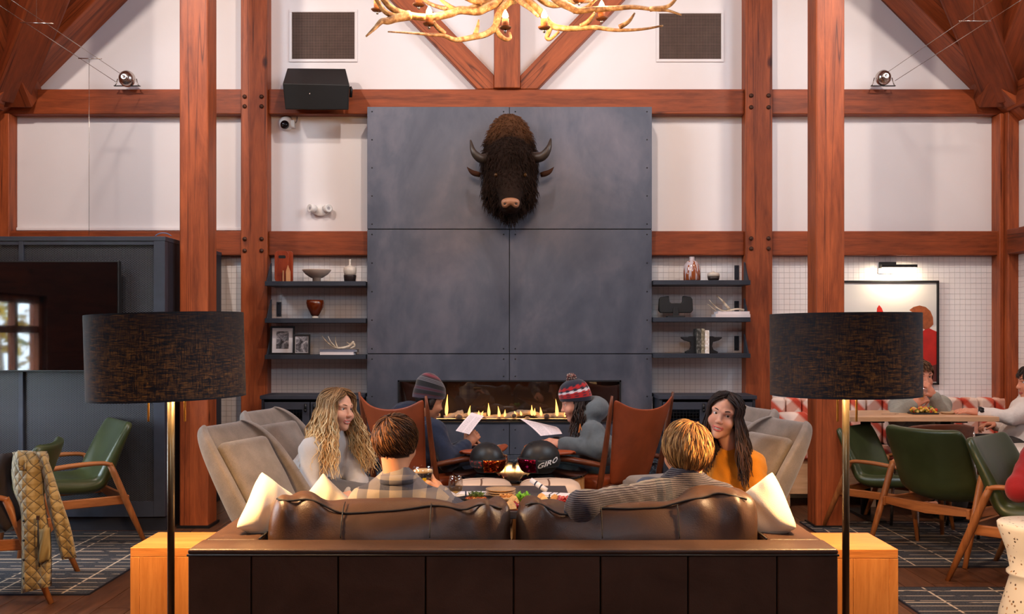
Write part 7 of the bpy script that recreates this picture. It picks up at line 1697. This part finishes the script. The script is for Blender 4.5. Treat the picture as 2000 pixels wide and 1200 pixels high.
cloth('shoulder_fold', [(34, 880), (36, 888), (40, 900)], [(92, 882), (96, 894), (94, 915)], [4.80, 4.70, 4.65], .03, qj.m, .01)
cloth('pocket', [(72, 1036), (73, 1070), (74, 1102)], [(99, 1030), (100, 1062), (99, 1092)], [4.60, 4.59, 4.59], .012, simple('olive_pocket', (132, 110, 64), .8), .035)
MB().tube([P(74, 1012, 4.56) - j0, P(75, 1050, 4.55) - j0, P(77, 1108, 4.56) - j0], .0035, 6).o('drawcord', simple('black_cord', (24, 22, 22), .8), jk, True); MB().box(P(74, 1012, 4.56) - j0, (.012, .008, .02)).o('zip_pull', M['steel'], jk)
for py in (1018, 1056, 1094, 1130): p = P(47, py, 4.585) - j0; MB().cyl(p, p + Vector((0, -.004, 0)), .006, n=12).o('snap_button', M['black_metal'], jk, True)

# ------------------------------------------------------------------ autumn trees outside the left windows
lfm = vcol('autumn_leaf', .7); bark = simple('birch_bark', (206, 200, 190), .8, var=.25, vscale=14)
ground = structure(MB().bb(-16, XL - .3, -8, 12, -.4, -.3).o('ground', simple('autumn_lawn', (120, 130, 84), .9, var=.3, vscale=2)))
for k, (x, y, hh) in enumerate(((-5.9, 1.6, 3.0), (-8.8, -2.6, 3.6), (-6.3, -1.0, 3.2), (-9.6, 3.2, 4.6))):
    r = thing('birch_tree', ['white-barked birch with yellow leaves right outside the left window', 'tall yellow birch further back outside the left window', 'tallest yellow birch outside, beyond the lawn', 'yellow birch outside near the front end of the window'][k], 'tree', (x, y, -.3)); MB().tube(smooth_path([(0, 0, 0), (.05, .02, hh * .4), (-.04, .05, hh * .75), (0, 0, hh)], 5), lerp_list([.10, .07, .02], 16), 8).o('trunk', bark, r, True); mb = MB(); rn = random.Random(k + 30)
    for i in range(520):
        d = V3(rn.gauss(0, 1), rn.gauss(0, 1), rn.gauss(0, 1)).normalized() * rn.random() ** .4; p = V3(d.x * 1.2, d.y * 1.2, hh * .68 + d.z * hh * .42); a = V3(rn.gauss(0, 1), rn.gauss(0, 1), rn.gauss(0, 1)).normalized(); b_ = a.orthogonal().normalized(); z = rn.uniform(.05, .11); c_ = lin(rn.choice([(238, 196, 60), (226, 176, 40), (214, 190, 90), (200, 150, 40), (160, 160, 70)])); mb.add([p - a * z, p + b_ * z * .6, p + a * z, p - b_ * z * .6], [(0, 1, 2, 3)], c_)
    stuff(mb.o('foliage', lfm, r, False, col=True))
